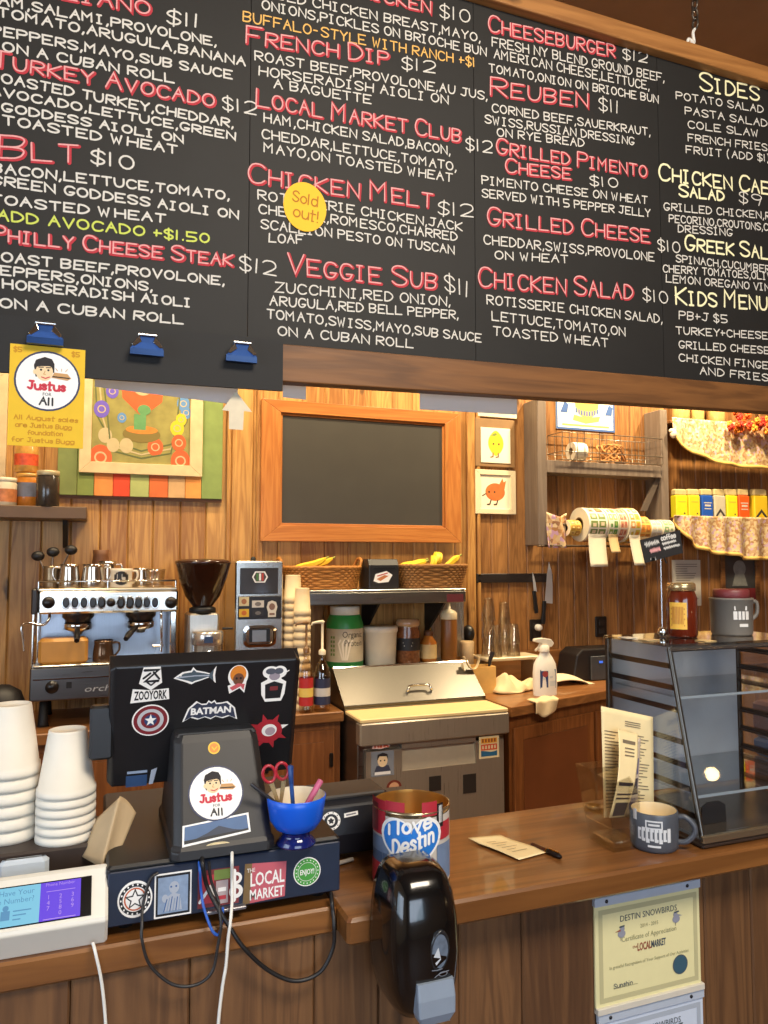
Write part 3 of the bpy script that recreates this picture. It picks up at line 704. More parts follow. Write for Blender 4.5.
tag(o, 'pale arrow-shaped scrap of tape hanging below the blank black strip', 'tape')

# ================================================================ front counter
CT = 1.03
class Face:
    """a flat face of a thing: decals are drawn on it in photo-pixel units about a photo point"""
    def __init__(s, O, R, U): s.O = Vector(O); s.R = Vector(R).normalized(); U = Vector(U); s.U = (U - s.R * U.dot(s.R)).normalized(); s.N = s.R.cross(s.U)
    def hit(s, px, py):
        v = ray(px, py); o = Vector((0, 0, CZ)); return o + v * ((s.O - o).dot(s.N) / v.dot(s.N))
    def mb(s, px, py, lift=.0006):
        p = s.hit(px, py); kx = (s.hit(px + 4, py) - s.hit(px - 4, py)).dot(s.R) / 8; ky = (s.hit(px, py - 4) - s.hit(px, py + 4)).dot(s.U) / 8
        b = MB(); b.T = frame(p + s.N * lift, s.R, s.U) @ Matrix.Diagonal((kx, ky, 1, 1)); return b
YF, YFL, YP = 1.172, 1.225, 1.236
XS = .388
fc = thing('front_counter', 'varnished wooden service counter with a plank-clad front', 'counter', (.6, 1.4, 0))
MB().cbox(XS, 2.6, YF, 1.535, CT - .042, CT, .005).build('countertop', top_wood, fc)
MB().cbox(-1.6, XS - .001, YFL, 1.78, CT - .042, CT, .004).build('countertop', top_wood, fc)
b = MB(); planks(b, -1.6, 2.6, .10, .21, YP, 0, CT - .043, .02, .004, random.Random(5)); b.build('front_panel', panel_wood, fc)
MB().box(-1.6, 2.6, 1.46, 1.50, 0, CT - .043).build('back_panel', cab_wood, fc)

# payment terminal
cr = at(108, 921, 1.215); tp = at(100, 865, 1.268); bt = atz(92, 944, CT + .003)
t = thing('payment_terminal', 'white payment terminal with a lit blue and purple screen at counter edge', 'card terminal', (-.1, 1.27, CT))
XT0, XT1 = -.27, cr.x
prof = [(bt.y + .004, CT), (cr.y, cr.z), (cr.y + .002, cr.z + .006), (tp.y - .003, tp.z - .003), (tp.y + .004, tp.z), (tp.y + .012, tp.z - .004), (tp.y + .055, CT + .012), (tp.y + .055, CT)]
def ringx(x, k=0.0):
    cy = sum(p[0] for p in prof) / len(prof); cz = sum(p[1] for p in prof) / len(prof)
    return [(x, cy + (p[0] - cy) * (1 - k), cz + (p[1] - cz) * (1 - k)) for p in prof]
MB().loft([ringx(XT0), ringx(XT1 - .004), ringx(XT1, .06)], smooth=False).build('body', M(220, 215, 202, .35, var=.02), t, bevel=.002)
sf = Face((0, cr.y + .002, cr.z + .006), (1, 0, 0), (0, tp.y - cr.y - .005, tp.z - cr.z - .009))
p = [sf.hit(*q) for q in ((-60, 940), (94, 915), (89, 876), (-60, 896))]
xr = (p[1].x + p[2].x) / 2
def on(u, v, w=.0008):   # u metres from the right end of the screen, v 0..1 up the screen
    a = (p[1] + (p[2] - p[1]) * v); return Vector((xr + u, a.y, a.z)) + sf.N * w
def srect(mb, u0, u1, v0, v1, mi, w): mb.add([on(u0, v0, w), on(u1, v0, w), on(u1, v1, w), on(u0, v1, w)], [(0, 1, 2, 3)], mi)
b = MB(); srect(b, -.29, 0, 0, 1, 0, .0008); b.build('screen', M(8, 8, 10, .12, var=0), t)
em_c = EMIT(120, 205, 236, 0.85); em_p = EMIT(86, 14, 236, 0.85); em_d = EMIT(70, 150, 200, .8); em_w = EMIT(190, 150, 250, .8)
b = MB(); pu = lambda px: sf.hit(px, 900).x - xr
srect(b, -.29, pu(40), .03, .97, 0, .0012); srect(b, pu(40), pu(80.5), .03, .97, 1, .0012)
hgt = (p[2] - p[1]).length
b.T = frame(on(0, 0, .0015), sf.R, sf.U)
b.text("Can I Have Your", pu(34), .76 * hgt, .0075, 2, 0, align='R'); b.text("Phone Number?", pu(34), .57 * hgt, .0075, 2, 0, align='R')
b.rect(pu(2), pu(11), .18 * hgt, .4 * hgt, 2); b.disc(pu(6.5), .46 * hgt, .004, mi=2)
for q in range(3): b.rect(pu(14), pu(32 - 5 * q), (.36 - .1 * q) * hgt, (.39 - .1 * q) * hgt, 2)
b.text('Phone Number', pu(60), .86 * hgt, .0045, 3); b.rect(pu(46), pu(75), .72 * hgt, .735 * hgt, 3)
for r_ in range(4):
    for c_ in range(3):
        if r_ == 3 and c_ != 1: continue
        b.text(str(r_ * 3 + c_ + 1) if r_ < 3 else '0', pu(48.5 + 12 * c_), (.54 - .135 * r_) * hgt, .006, 3)
b.rect(pu(44), pu(76), .05 * hgt, .07 * hgt, 3); b.build('display', [em_c, em_p, em_d, em_w], t)

# cup caddy and foam cups
CY = 1.37; CZt = at(50, 849, CY).z
o = MB().cbox(-.36, at(100, 850, CY).x, CY, CY + .15, CT, CZt, .004).build('cup_caddy', M(52, 40, 34, .5, var=.1)); origin(o, (-.1, CY + .07, CT))
tag(o, 'dark wooden caddy under the upturned foam cups', 'caddy')
foam = M(226, 219, 204, .55, var=.02)
def foam_cup_mb(rt, rb_, h, lip):
    b = MB(); b.lathe([(.0005, h - .004), (rt * .84, h - .004), (rt * .88, h), (rt * .98, h), (rt, h - .003), (rb_ * .945, lip + .0004), (rb_ * .985, lip), (rb_, lip * .4), (rb_, 0), (rb_ * .98, 0), (rb_ * .975, .002), (rt * .985, h - .007), (.0005, h - .007)], n=40); return b
for (pcx, ptop, pfull, gl, first) in ((8, 701, 771, 'left', True), (65, 726, 790, 'right', False)):
    Yc = CY + (.088 if first else .05); c = at(pcx, 847, Yc)
    fw = c.x * math.sin(YAW) + Yc * math.cos(YAW); rb_ = 28.5 * fw / F * .965; rt = 17.8 * fw / F
    ztop = at(pcx, ptop + 3, Yc).z; zb = CZt; n = 6
    hc = at(pcx, ptop + 3, Yc).z - at(pcx, pfull, Yc).z + .004; step = (ztop - zb - hc) / (n - 1)
    cup = foam_cup_mb(rt, rb_, hc, step * .8).build('foam_cup', foam)
    for k in range(n):
        o = cup if k == n - 1 else cup.copy()
        if k < n - 1: COL.objects.link(o)
        o.location = (c.x, Yc, zb + step * k); o.rotation_euler.z = k * 1.1
        if k == n - 1: tag(o, 'white foam cup upturned on top of the %s cup stack' % ('taller left' if first else 'shorter right'), 'cup', 'foam cups on the %s stack' % gl)
        else: tag(o, 'white foam cup nested in the %s stack, only its rim showing' % ('taller left' if first else 'shorter right'), 'cup', 'foam cups nested in the %s stack' % gl)
# clear lid lying behind the terminal
X0, X1, Z0, Z1 = ext(-2, 858, 49, 878, 1.345)
b = MB(); b.cbox(X0, X1, 1.335, 1.355, CT, Z1, .006); o = b.build('plastic_packet', M(196, 206, 216, .3, var=.05)); origin(o, ((X0 + X1) / 2, 1.345, CT)); tag(o, 'pale blue-white plastic packet standing behind the payment terminal', 'packet')

# cash drawer
DZ = 1.133; DY = 1.245
fx = ext(106, 869, 341, 921, DY); DX0, DX1 = fx[0], fx[1]
dr = thing('cash_drawer', 'black cash drawer covered in stickers under the register monitor', 'cash drawer', ((DX0 + DX1) / 2, DY + .2, CT))
navy_black = M(32, 42, 62, .38, var=.08)
MB().cbox(DX0, DX1, DY + .006, DY + .40, CT + .012, DZ, .004).build('body', black_plastic, dr)
MB().cbox(DX0 + .002, DX1 - .002, DY, DY + .0055, CT + .016, DZ - .006, .002).build('drawer_front', navy_black, dr)
for fxx in (DX0 + .03, DX1 - .03):
    for fyy in (DY + .04, DY + .36): MB().lathe([(.0001, CT), (.012, CT), (.014, CT + .013), (.0001, CT + .013)], fxx, fyy, 14).build('foot', black_plastic, dr)
MB().cbox(at(205, 915, DY).x, at(245, 915, DY).x, DY - .012, DY + .0005, CT + .016, CT + .021, .001).build('pull_lip', M(150, 150, 156, .3, .8), dr)
df = Face((0, DY, CT), (1, 0, 0), (0, 0, 1))
orange = M(196, 96, 52, .5, var=0); sgreen = M(70, 150, 62, .45, var=0); sred = M(178, 56, 66, .5, var=0); rose = M(190, 92, 104, .5, var=0); lgrey = M(168, 176, 190, .5, var=0); yel = M(236, 190, 44, .5, var=0); maroon = M(120, 44, 48, .5, var=0)
b = df.mb(135, 899)
b.disc(0, 0, 17.5, 18.5, 0); b.ring2(0, 0, 12.4, 15.8, 1, .0002); b.disc(0, 0, 11, 11.5, 2, .0002); b.disc(0, 0, 9.5, 10, 0, .0003); b.star(0, 0, 11, 5, mi=1, w=.0004); b.star(0, 0, 8, 3.4, mi=0, w=.0006)
for i in range(18): a = 2 * PI * i / 18; b.disc(14.1 * math.cos(a), 14.6 * math.sin(a), .9, 1.1, 0, .0004, 8)
b.build('star_sticker', [wht, blk, orange], dr)['label'] = 'round white sticker with a star'
b = df.mb(173, 894); b.rect(-18.5, 18.5, -22, 22, 0); b.rect(-17, 17, -20.3, 20.3, 1, .0002); b.rect(-15, 15, -18, 18, 2, .0004)
rr = random.Random(8); b.disc(1, 7, 5, 6, 3, .0006); b.poly([(-9, -16), (-6, -2), (0, 2), (7, -1), (9, -16)], 3, .0006); b.disc(-8, -3, 3, 4, 3, .0007)
b.disc(-2, 8, 1, mi=4, w=.0009, n=8); b.disc(3, 8, 1, mi=4, w=.0009, n=8)
for i in range(6): b.line([(-9 + 3 * i, -16), (-6 + 2.6 * i, -4 + i % 3)], .9, 2 if i % 2 else 4, .0009)
b.build('portrait_sticker', [wht, blk, M(132, 152, 180, .5, var=.12, scale=120), lgrey, blu], dr)['label'] = 'framed blue-grey picture sticker'
b = df.mb(222, 887); b.rect(-24, 17, -18, 19, 0); b.rect(-20, -8, -14, 14, 1, .0002); b.rect(-8, 8, 8, 18, 2, .0003); b.rect(-6, 6, -16, 7, 3, .0003); b.line([(-22, -12), (-12, 2), (-4, -10)], 3, 4, .0004)
b.line([(12, 15), (12, -15)], 4, 4, .0004); b.ring2(14, 7, 3, 6, 4, .0005); b.ring2(14, -6, 3, 7, 4, .0005); b.rect(-4, 4, -12, -8, 1, .0005); b.rect(-4, 4, -4, 0, 4, .0005)
b.build('berry_sticker', [maroon, sred, M(112, 132, 62, .5, var=.1), M(176, 160, 160, .5, var=.1), wht], dr)['label'] = 'red and green torn sticker'
b = df.mb(265, 882); b.poly([(-22, -19), (20, -17), (21.5, 18), (-20, 21)], 0)
b.text('THE', -14, 12, 4, 1, .0003, 8); b.text('LOCAL', 2.5, -2, 13, 1, .0003, 34, bold=.02); b.text('MARKET', 2, -15.5, 10, 1, .0003, 34, bold=.02); b.poly([(-22, -19), (-15, -18.5), (-13, 20.5), (-20, 21)], 2, .0002)
b.build('market_sticker', [rose, wht, M(120, 96, 60, .6, var=.2)], dr)['label'] = 'rose square sticker reading LOCAL MARKET'
b = df.mb(307, 871.5); b.disc(0, 0, 13.6, 14.4, 0); b.disc(0, 0, 12.6, 13.4, 1, .0002); b.ring2(0, 0, 8.9, 9.3, 0, .0004); b.text('ENJOY!', 0, -2.5, 5, 0, .0004, 14, bold=.02)
for i in range(20): a = 2 * PI * i / 20; b.disc(10.8 * math.cos(a), 11.4 * math.sin(a), .6, .7, 0, .0004, 6)
b.build('enjoy_sticker', [wht, sgreen], dr)['label'] = 'round green sticker'

# register monitor on its pedestal
pf0 = atz(171, 863, DZ + .001); pf1 = atz(276, 847, DZ + .001); PY0 = (pf0.y + pf1.y) / 2
PT = at(215, 733, PY0 + .085)
mon = thing('register_monitor', 'black point of sale monitor seen from behind on a tapered pedestal', 'monitor', ((pf0.x + pf1.x) / 2, PY0 + .1, DZ))
tx0, tx1 = at(176, 735, PY0 + .085).x, at(256, 733, PY0 + .085).x; zt = PT.z
zb0 = DZ; zb1 = at(220, 845, PY0 + .004).z
def rg(x0, x1, y0, y1, z, c=.012): return [(x0 + c, y0, z), (x1 - c, y0, z), (x1, y0 + c, z), (x1, y1 - c, z), (x1 - c, y1, z), (x0 + c, y1, z), (x0, y1 - c, z), (x0, y0 + c, z)]
MB().loft([rg(pf0.x, pf1.x, PY0, PY0 + .25, zb0), rg(pf0.x, pf1.x, PY0, PY0 + .25, zb0 + .012), rg(pf0.x + .004, pf1.x - .004, PY0 + .006, PY0 + .245, zb1 + .004), rg(tx0 - .004, tx1 + .004, PY0 + .078, PY0 + .17, zt - .012), rg(tx0, tx1, PY0 + .085, PY0 + .165, zt)], smooth=False).build('pedestal', M(34, 33, 34, .5, var=.08), mon, bevel=.003)
pfc = Face((0, PY0 + .006, zb1 + .004), (1, 0, 0), (0, .072, zt - .016 - zb1))
b = pfc.mb(216, 793); justus(b, 28, .0002, 1.0); b.build('badge_sticker', LOGO, mon)['label'] = 'round white face badge sticker'
b = pfc.mb(214, 748); b.disc(0, 0, 6, 6.2, 0); b.disc(0, 0, 4.6, 4.8, 1, .0002); b.line([(-2, 1), (0, -2), (3, 1)], 1, 0, .0004); b.build('dot_sticker', [yel, M(226, 130, 40, .5, var=0)], mon)['label'] = 'small yellow dot sticker'
b = pfc.mb(217, 830); b.poly([(-35, -13), (34, -6), (33, 14), (-34, 8)], 0); b.poly([(-33, -10.5), (32, -4), (31, 12), (-32, 6.5)], 1, .0002); b.poly([(-33, -10.5), (-10, -2), (2, 4), (16, -1), (32, -4)], 2, .0003)
b.poly([(-33, -10.5), (32, -4), (32, -2), (-33, -7)], 3, .0004); b.build('landscape_sticker', [wht, M(70, 100, 140, .5, var=.1), M(42, 52, 72, .5, var=.1), blk], mon)['label'] = 'blue landscape strip sticker'
b = pfc.mb(218, 845); b.disc(0, 0, 12, 3, 0); b.ring2(0, 0, 8.4, 8.9, 1, .0002, ky=.25); b.build('oval_label', [M(214, 196, 150, .5, var=0), blk], mon)['label'] = 'cream oval label'
MTY, MBY = PY0 + .10, PY0 + .155
mt = [at(112, 668, MTY), at(304, 658, MTY), at(290, 768, MBY), at(105, 790, MBY)]   # back face corners
zT = (mt[0].z + mt[1].z) / 2; zB = (mt[2].z + mt[3].z) / 2; xl, xrr = (mt[0].x + mt[3].x) / 2, (mt[1].x + mt[2].x) / 2
def mring(x, k): return [(x, MTY + k, zT - k * .6), (x, MBY + k, zB + k), (x, MBY + .05, zB + .004), (x, MTY + .062, zT + .012), (x, MTY + .03, zT + .016)]
MB().loft([mring(xl, .008), mring(xl + .008, 0), mring(xrr - .008, 0), mring(xrr, .008)], smooth=False).build('screen_housing', M(20, 20, 23, .36, var=.08), mon, bevel=.003)
b = MB(); hw = at(255, 700, MTY + .02).x
b.loft([[(tx0 + .002, PY0 + .09, zt + .002), (tx1 - .002, PY0 + .09, zt + .002), (tx1 - .002, PY0 + .15, zt + .002), (tx0 + .002, PY0 + .15, zt + .002)], [(tx0 - .002, PY0 + .088, zt - .004), (tx1 + .002, PY0 + .088, zt - .004), (tx1 + .002, PY0 + .16, zt - .004), (tx0 - .002, PY0 + .16, zt - .004)]], smooth=False)
b.build('hinge_block', black_plastic, mon, bevel=.003)
w0 = at(90, 707, MTY + .03); w1 = at(114, 707, MTY + .03); w2 = at(90, 760, MTY + .04)
MB().cbox(w0.x, w1.x, MTY + .03, MTY + .055, w2.z, w0.z, .004).build('card_reader', black_plastic, mon)
mf = Face((0, MTY, zT), (1, 0, 0), (0, MTY - MBY, zT - zB))
b = mf.mb(151, 686); b.poly([(-12, 3), (-8, 19), (9, 19), (11, 3), (0, -4)], 0); b.poly([(-20, -16), (-18, -2), (0, -4), (18, -3), (19, -14), (0, -15)], 0, .0001)
b.line([(-7, 16), (7, 16), (-6, 5), (7, 5)], 2.6, 1, .0003); b.line([(-8, 8), (-1, 13)], 2, 1, .0004); b.line([(2, 14), (8, 7)], 2, 1, .0004); b.line([(0, 1), (-4, 4)], 1.6, 1, .0004); b.line([(0, 1), (4, 4)], 1.6, 1, .0004)
b.text('ZOOYORK', 0, -13, 8.4, 1, .0003, 33, bold=.03); b.build('skate_sticker', [wht, blk], mon)['label'] = 'white lettered shield sticker'
b = mf.mb(195, 676); fish = [(-20, -1), (-12, 4), (-4, 5), (-2, 8), (1, 5), (10, 3), (15, 1.5), (20, 8), (19, 0), (20, -7), (14, -1.5), (6, -4), (0, -5.5), (-3, -7), (-8, -5)]
b.poly([(x * 1.06, y * 1.14) for x, y in fish], 0); b.poly([(x * .93 + .3, y * .82) for x, y in fish], 1, .0002); b.line([(-18, -.5), (0, .4), (14, 0)], 1.1, 2, .0004); b.disc(-14, 1.2, .8, mi=0, w=.0004, n=8)
b.build('fish_sticker', [wht, M(74, 88, 98, .4, var=.1), lgrey], mon)['label'] = 'grey fish sticker'
b = mf.mb(238, 679); b.disc(0, 3, 10, 11, 0); b.poly([(-10, -6), (-8, -14), (2, -9), (7, -14), (9, 0)], 0, .0001); b.disc(0, 5, 8, 8.4, 1, .0002); b.disc(.5, 0, 5.5, 6, 2, .0004); b.disc(-1.5, 1, 1.2, mi=3, w=.0006, n=8); b.disc(2.6, 1, 1.2, mi=3, w=.0006, n=8); b.poly([(-8, -8), (-5, -11), (3, -7), (6, -11), (7, -5), (0, -4)], 4, .0005)
b.build('round_head_sticker', [wht, M(214, 128, 40, .5, var=0), M(112, 70, 48, .5, var=0), blk, M(200, 90, 96, .5, var=0)], mon)['label'] = 'orange round sticker'
b = mf.mb(274, 684); b.disc(-4, 12, 8, 6, 0); b.disc(5, 12, 7, 6, 0, .0001); b.poly([(-12, -10), (-13, 2), (-7, 5), (-7, 12), (7, 12), (7, 5), (12, 2), (11, -10), (8, -17), (-8, -17)], 0, .00015)
b.poly([(-8, -14), (-9, 0), (0, 3), (9, 0), (7, -14)], 1, .0003); b.disc(0, 8, 5.4, 4, 2, .0003); b.disc(-4, 13, 5, 3, 3, .0004); b.disc(4, 13, 4.4, 3, 3, .0004); b.rect(-4, 4, -6, -2, 4, .0005); b.line([(8, 10), (14, 13)], 1, 0, .0003)
b.build('figure_sticker', [wht, blk, M(150, 140, 150, .5, var=0), M(80, 84, 96, .5, var=0), maroon], mon)['label'] = 'grey and white cut-out sticker'
b = mf.mb(150.5, 720); b.disc(0, 0, 18.5, 15.5, 0)
for r_, mi in ((17, 1), (13.2, 2), (9.6, 1), (6.4, 3)): b.disc(0, 0, r_, r_ * .84, mi, .0006 - r_ * .00002)
b.star(0, 0, 6.2, 2.5, mi=0, w=.0008); b.build('shield_sticker', [wht, M(120, 36, 44, .4, var=0), M(186, 186, 190, .4, var=0), M(44, 66, 110, .4, var=0)], mon)['label'] = 'ringed oval sticker with a star'
b = mf.mb(211, 711); bat = [(-28, -9), (-23, 4), (-15, 11), (-10, 8), (-5, 8), (-3, 11), (0, 9), (3, 11), (5, 8), (10, 8), (16, 9), (24, 2), (27, -10), (19, -6), (12, -8), (5, -5.5), (0, -8), (-6, -5.5), (-13, -7.5), (-20, -5)]
b.poly(bat, 0); b.poly([(x * .93, y * .84) for x, y in bat], 1, .0002); b.text('BATMAN', 0, -2.2, 6.2, 0, .0004, 40, bold=.04); b.build('bat_sticker', [wht, M(52, 58, 78, .4, var=.1)], mon)['label'] = 'bat-shaped lettered sticker'
b = mf.mb(268, 731)
for i in range(8): a = 2 * PI * i / 8 + .3; b.poly([(12 * math.cos(a - .28), 10 * math.sin(a - .28)), (21 * math.cos(a), 18 * math.sin(a)), (12 * math.cos(a + .28), 10 * math.sin(a + .28))], 0 if i % 4 else 1)
b.disc(0, 0, 14, 11.5, 0, .0002); b.disc(1, 1, 7.5, 6, 1, .0004); b.disc(2, 0, 5, 4, 2, .0006); b.build('sun_sticker', [M(166, 34, 46, .5, var=0), wht, M(170, 150, 160, .5, var=0)], mon)['label'] = 'red spiky sun sticker'
b = mf.mb(139, 777); b.rect(-13, 8, -9, 2, 0); b.rect(-12, 8, 4, 6.5, 1); b.poly([(10, -8), (14, -8), (18, 8), (12, 6)], 2)
b.build('info_label', [M(44, 70, 108, .4, var=.1), M(140, 156, 180, .5, var=.1), lgrey], mon)['label'] = 'small blue printed label'

# blue footed bowl with pens and scissors
bc = atz(296, 843, DZ); fwd = bc.x * math.sin(YAW) + bc.y * math.cos(YAW); k = fwd / F
zr = at(296, 795, bc.y).z; zm = at(296, 829, bc.y).z
t = thing('footed_bowl', 'bright blue footed bowl of scissors and pens on the cash drawer', 'bowl', (bc.x, bc.y, DZ))
R_ = 29 * k
MB().lathe([(.0005, DZ), (19 * k, DZ), (19.5 * k, DZ + .003), (15 * k, DZ + .012), (13 * k, zm - .006), (16 * k, zm)], bc.x, bc.y, 36).build('foot', M(18, 30, 96, .12, var=0, coat=.5), t)
MB().lathe([(14 * k, zm - .001), (20 * k, zm + .004), (25.5 * k, zm + .018), (28 * k, zr - .012), (R_, zr), (R_ - .0015, zr + .001)], bc.x, bc.y, 40).build('bowl', M(20, 92, 214, .3, var=.04), t)
MB().lathe([(R_ - .0015, zr + .0008), (28 * k - .003, zr - .012), (24 * k, zm + .018), (18 * k, zm + .006), (.0005, zm + .004)], bc.x, bc.y, 40).build('liner', M(226, 214, 190, .6), t)
def inbowl(px0, py0, px1, py1, dy0=0, dy1=0): return at(px0, py0, bc.y + dy0), at(px1, py1, bc.y + dy1)
bowl_in = Vector((bc.x, bc.y, zm + .012))
sc_ = thing('scissors', 'red handled scissors standing in the blue bowl', 'scissors', bowl_in)
for (cxp, cyp, bx) in ((269, 774, 283), (282, 771, 279)):
    c = at(cxp, cyp, bc.y + .01)
    MB().tube([c + Vector((6.2 * k * math.cos(a) - 2 * k * math.sin(a) * .4, 0, 8 * k * math.sin(a))) for a in [2 * PI * i / 20 for i in range(20)]], .0028, 8, True).build('handle', M(168, 36, 50, .3, var=0, coat=.3), sc_)
    e = at(bx, 800, bc.y + .01); s_ = c + Vector((2 * k, 0, -8 * k)); e.z = zm + .02
    d = (e - s_).normalized(); nn = Vector((d.z, 0, -d.x))
    MB().loft([[s_ + nn * w + Vector((0, dy, 0)) for w, dy in ((-.004, -.001), (.004, -.001), (.004, .001), (-.004, .001))], [e + nn * w + Vector((0, dy, 0)) for w, dy in ((-.002, -.001), (.002, -.001), (.002, .001), (-.002, .001))]], smooth=False).build('blade', M(214, 196, 150, .25, .8, 0), sc_)
def pen(name, label, a, bpt, r, col, capc=None, cat='pen'):
    a, bpt = Vector(a), Vector(bpt); d = bpt - a
    t = thing(name, label, cat, bpt)
    MB().tube([a, a + d * .02, a + d * .55, a + d * .9, bpt], [r * .7, r, r, r * .9, r * .2], 12).build('barrel', col, t)
    if capc: MB().tube([a - d * .01, a + d * .0, a + d * .3], [r * .8, r * 1.15, r * 1.15], 12).build('cap', capc, t); MB().box(a.x + r, a.x + r * 1.5, a.y - r * .4, a.y + r * .4, min(a.z, (a + d * .25).z), max(a.z, (a + d * .25).z)).build('clip', capc, t) if abs(d.z) > .04 else None
pen('pen', 'blue pen standing upright in the blue bowl', at(290, 766, bc.y - .012), (bc.x - .004, bc.y - .004, zm + .012), .0036, M(34, 74, 140, .35), M(28, 60, 120, .3))
pen('marker', 'pink marker leaning right in the blue bowl', at(321, 780, bc.y - .004), (bc.x + .004, bc.y + .002, zm + .014), .0052, M(190, 96, 130, .4), None, 'marker')
pen('pen', 'slim black and silver pen leaning left out of the blue bowl', at(251, 784, bc.y - .006), (bc.x - .002, bc.y + .006, zm + .018), .003, M(60, 60, 64, .3, .4), None)

# receipt printer behind the drawer
RY = 1.40
X0, X1, Z0, Z1 = ext(318, 806, 392, 852, RY)
t = thing('receipt_printer', 'black receipt printer between the cash drawer and the tip can', 'printer', ((X0 + X1) / 2, RY + .06, CT))
Z0 = CT
MB().prism([(RY, Z0 + .012), (RY + .12, Z0 + .012), (RY + .12, Z1 + .01), (RY + .03, Z1 + .014), (RY + .008, Z1), (RY - .004, Z0 + .05)], max(X0 - .04, DX1 + .004), X1, 'X').build('body', M(22, 24, 32, .35, var=.08), t, bevel=.003)
MB().cbox(max(X0 - .036, DX1 + .006), X1 - .004, RY + .02, RY + .11, Z1 + .008, Z1 + .017, .003).build('lid', M(56, 52, 50, .5), t)
for xx in (DX1 + .02, X1 - .02):
    for yy in (RY + .02, RY + .1): MB().lathe([(.0001, CT), (.01, CT), (.01, CT + .013), (.0001, CT + .013)], xx, yy, 12).build('foot', dark, t)
rf = Face((0, RY - .004, Z0 + .05), (1, 0, 0), (0, .012, Z1 - Z0 - .05))
b = rf.mb(331, 821); b.disc(0, 0, 10.5, 11, 0); b.ring2(0, 0, 7, 9.4, 1, .0002); b.disc(0, 0, 4, 4.6, 1, .0002); b.star(0, 0, 3.6, 2, mi=0, w=.0004)
for i in range(10): a = 2 * PI * i / 10; b.rect(8 * math.cos(a) - .5, 8 * math.cos(a) + .5, 8.4 * math.sin(a) - .6, 8.4 * math.sin(a) + .6, 0, .0004)
b.build('round_sticker', [blk, wht], t)['label'] = 'round black and white sticker'
b = rf.mb(351, 814); b.poly([(-7, -3), (7, -1.6), (7, 2.6), (-7, 1.4)], 0); b.poly([(-5, -1.4), (5, -.4), (5, 1), (-5, .2)], 1, .0002); b.build('label_strip', [wht, gry], t)
pp = atz(330, 876, CT); MB().tube([Vector((at(322, 875, RY - .03).x, RY - .03, CT + .006)), Vector((at(354, 862, RY - .02).x, RY - .012, CT + .006))], .004, 8).build('paper_bar', M(170, 160, 146, .5), t)

# tip can
CC = CT + .0006; cc = Vector((.545, 1.283, CC)); fwd = cc.x * math.sin(YAW) + cc.y * math.cos(YAW); k = fwd / F; CR = 37.6 * k; CH_ = at(413, 801, cc.y).z - CC
t = thing('tip_can', 'large food can with a blue heart and red white label for tips', 'can', cc)
MB().lathe([(.0005, CC + .003), (CR - .004, CC + .003), (CR - .001, CC + .0), (CR, CC + .004), (CR - .0015, CC + .008), (CR - .0015, CC + CH_ - .008), (CR + .0005, CC + CH_ - .004), (CR + .001, CC + CH_), (CR - .002, CC + CH_ + .001)], cc.x, cc.y, 56).build('shell', M(196, 176, 140, .25, .9, 0), t)
MB().lathe([(CR - .002, CC + CH_ + .001), (CR - .003, CC + CH_ - .006), (CR - .003, CC + .005), (.0005, CC + .005)], cc.x, cc.y, 56).build('inner_wall', M(206, 160, 84, .3, .85, 0), t)
MB().lathe([(CR - .0008, CC + .008), (CR - .0008, CC + CH_ - .009)], cc.x, cc.y, 64).build('label', M(196, 188, 178, .5, var=.05), t)
ca = math.atan2(-cc.y, -cc.x)
def wrap(mb, cx, cy, r, a0):
    mb.v = [Vector((cx + (r + p.z) * math.cos(a0 + p.x / r), cy + (r + p.z) * math.sin(a0 + p.x / r), p.y)) for p in mb.v]; return mb
b = MB(); rr = random.Random(12); zc = CC + CH_ - 25 * k
def patch(x0, x1, y0, y1, mi, w):
    n = max(1, int((x1 - x0) / (3 * k)) + 1)
    for i in range(n): b.rect(x0 + (x1 - x0) * i / n, x0 + (x1 - x0) * (i + 1) / n, y0, y1, mi, w)
u = k
patch(-52 * u, -26 * u, zc + 2 * u, zc + 34 * u, 1, .0006); patch(-48 * u, -36 * u, zc + 4 * u, zc + 30 * u, 5, .0008); patch(-26 * u, -6 * u, zc + 26 * u, zc + 35 * u, 1, .0006); patch(10 * u, 26 * u, zc + 22 * u, zc + 35 * u, 1, .0006)
patch(-50 * u, -22 * u, zc - 14 * u, zc + 0 * u, 6, .0006); patch(-50 * u, -24 * u, zc - 24 * u, zc - 14 * u, 7, .0006); patch(-55 * u, -20 * u, zc - 46 * u, zc - 24 * u, 1, .0006)
patch(26 * u, 34 * u, zc + 10 * u, zc + 32 * u, 4, .0008); patch(27.5 * u, 32.5 * u, zc + 14 * u, zc + 30 * u, 0, .001); patch(30 * u, 48 * u, zc - 2 * u, zc + 14 * u, 1, .0006); patch(26 * u, 50 * u, zc - 40 * u, zc - 6 * u, 6, .0007)
for i in range(3): patch((27.5 + 1.8 * i) * u, (28.3 + 1.8 * i) * u, zc + 14 * u, zc + 30 * u, 4, .0012)
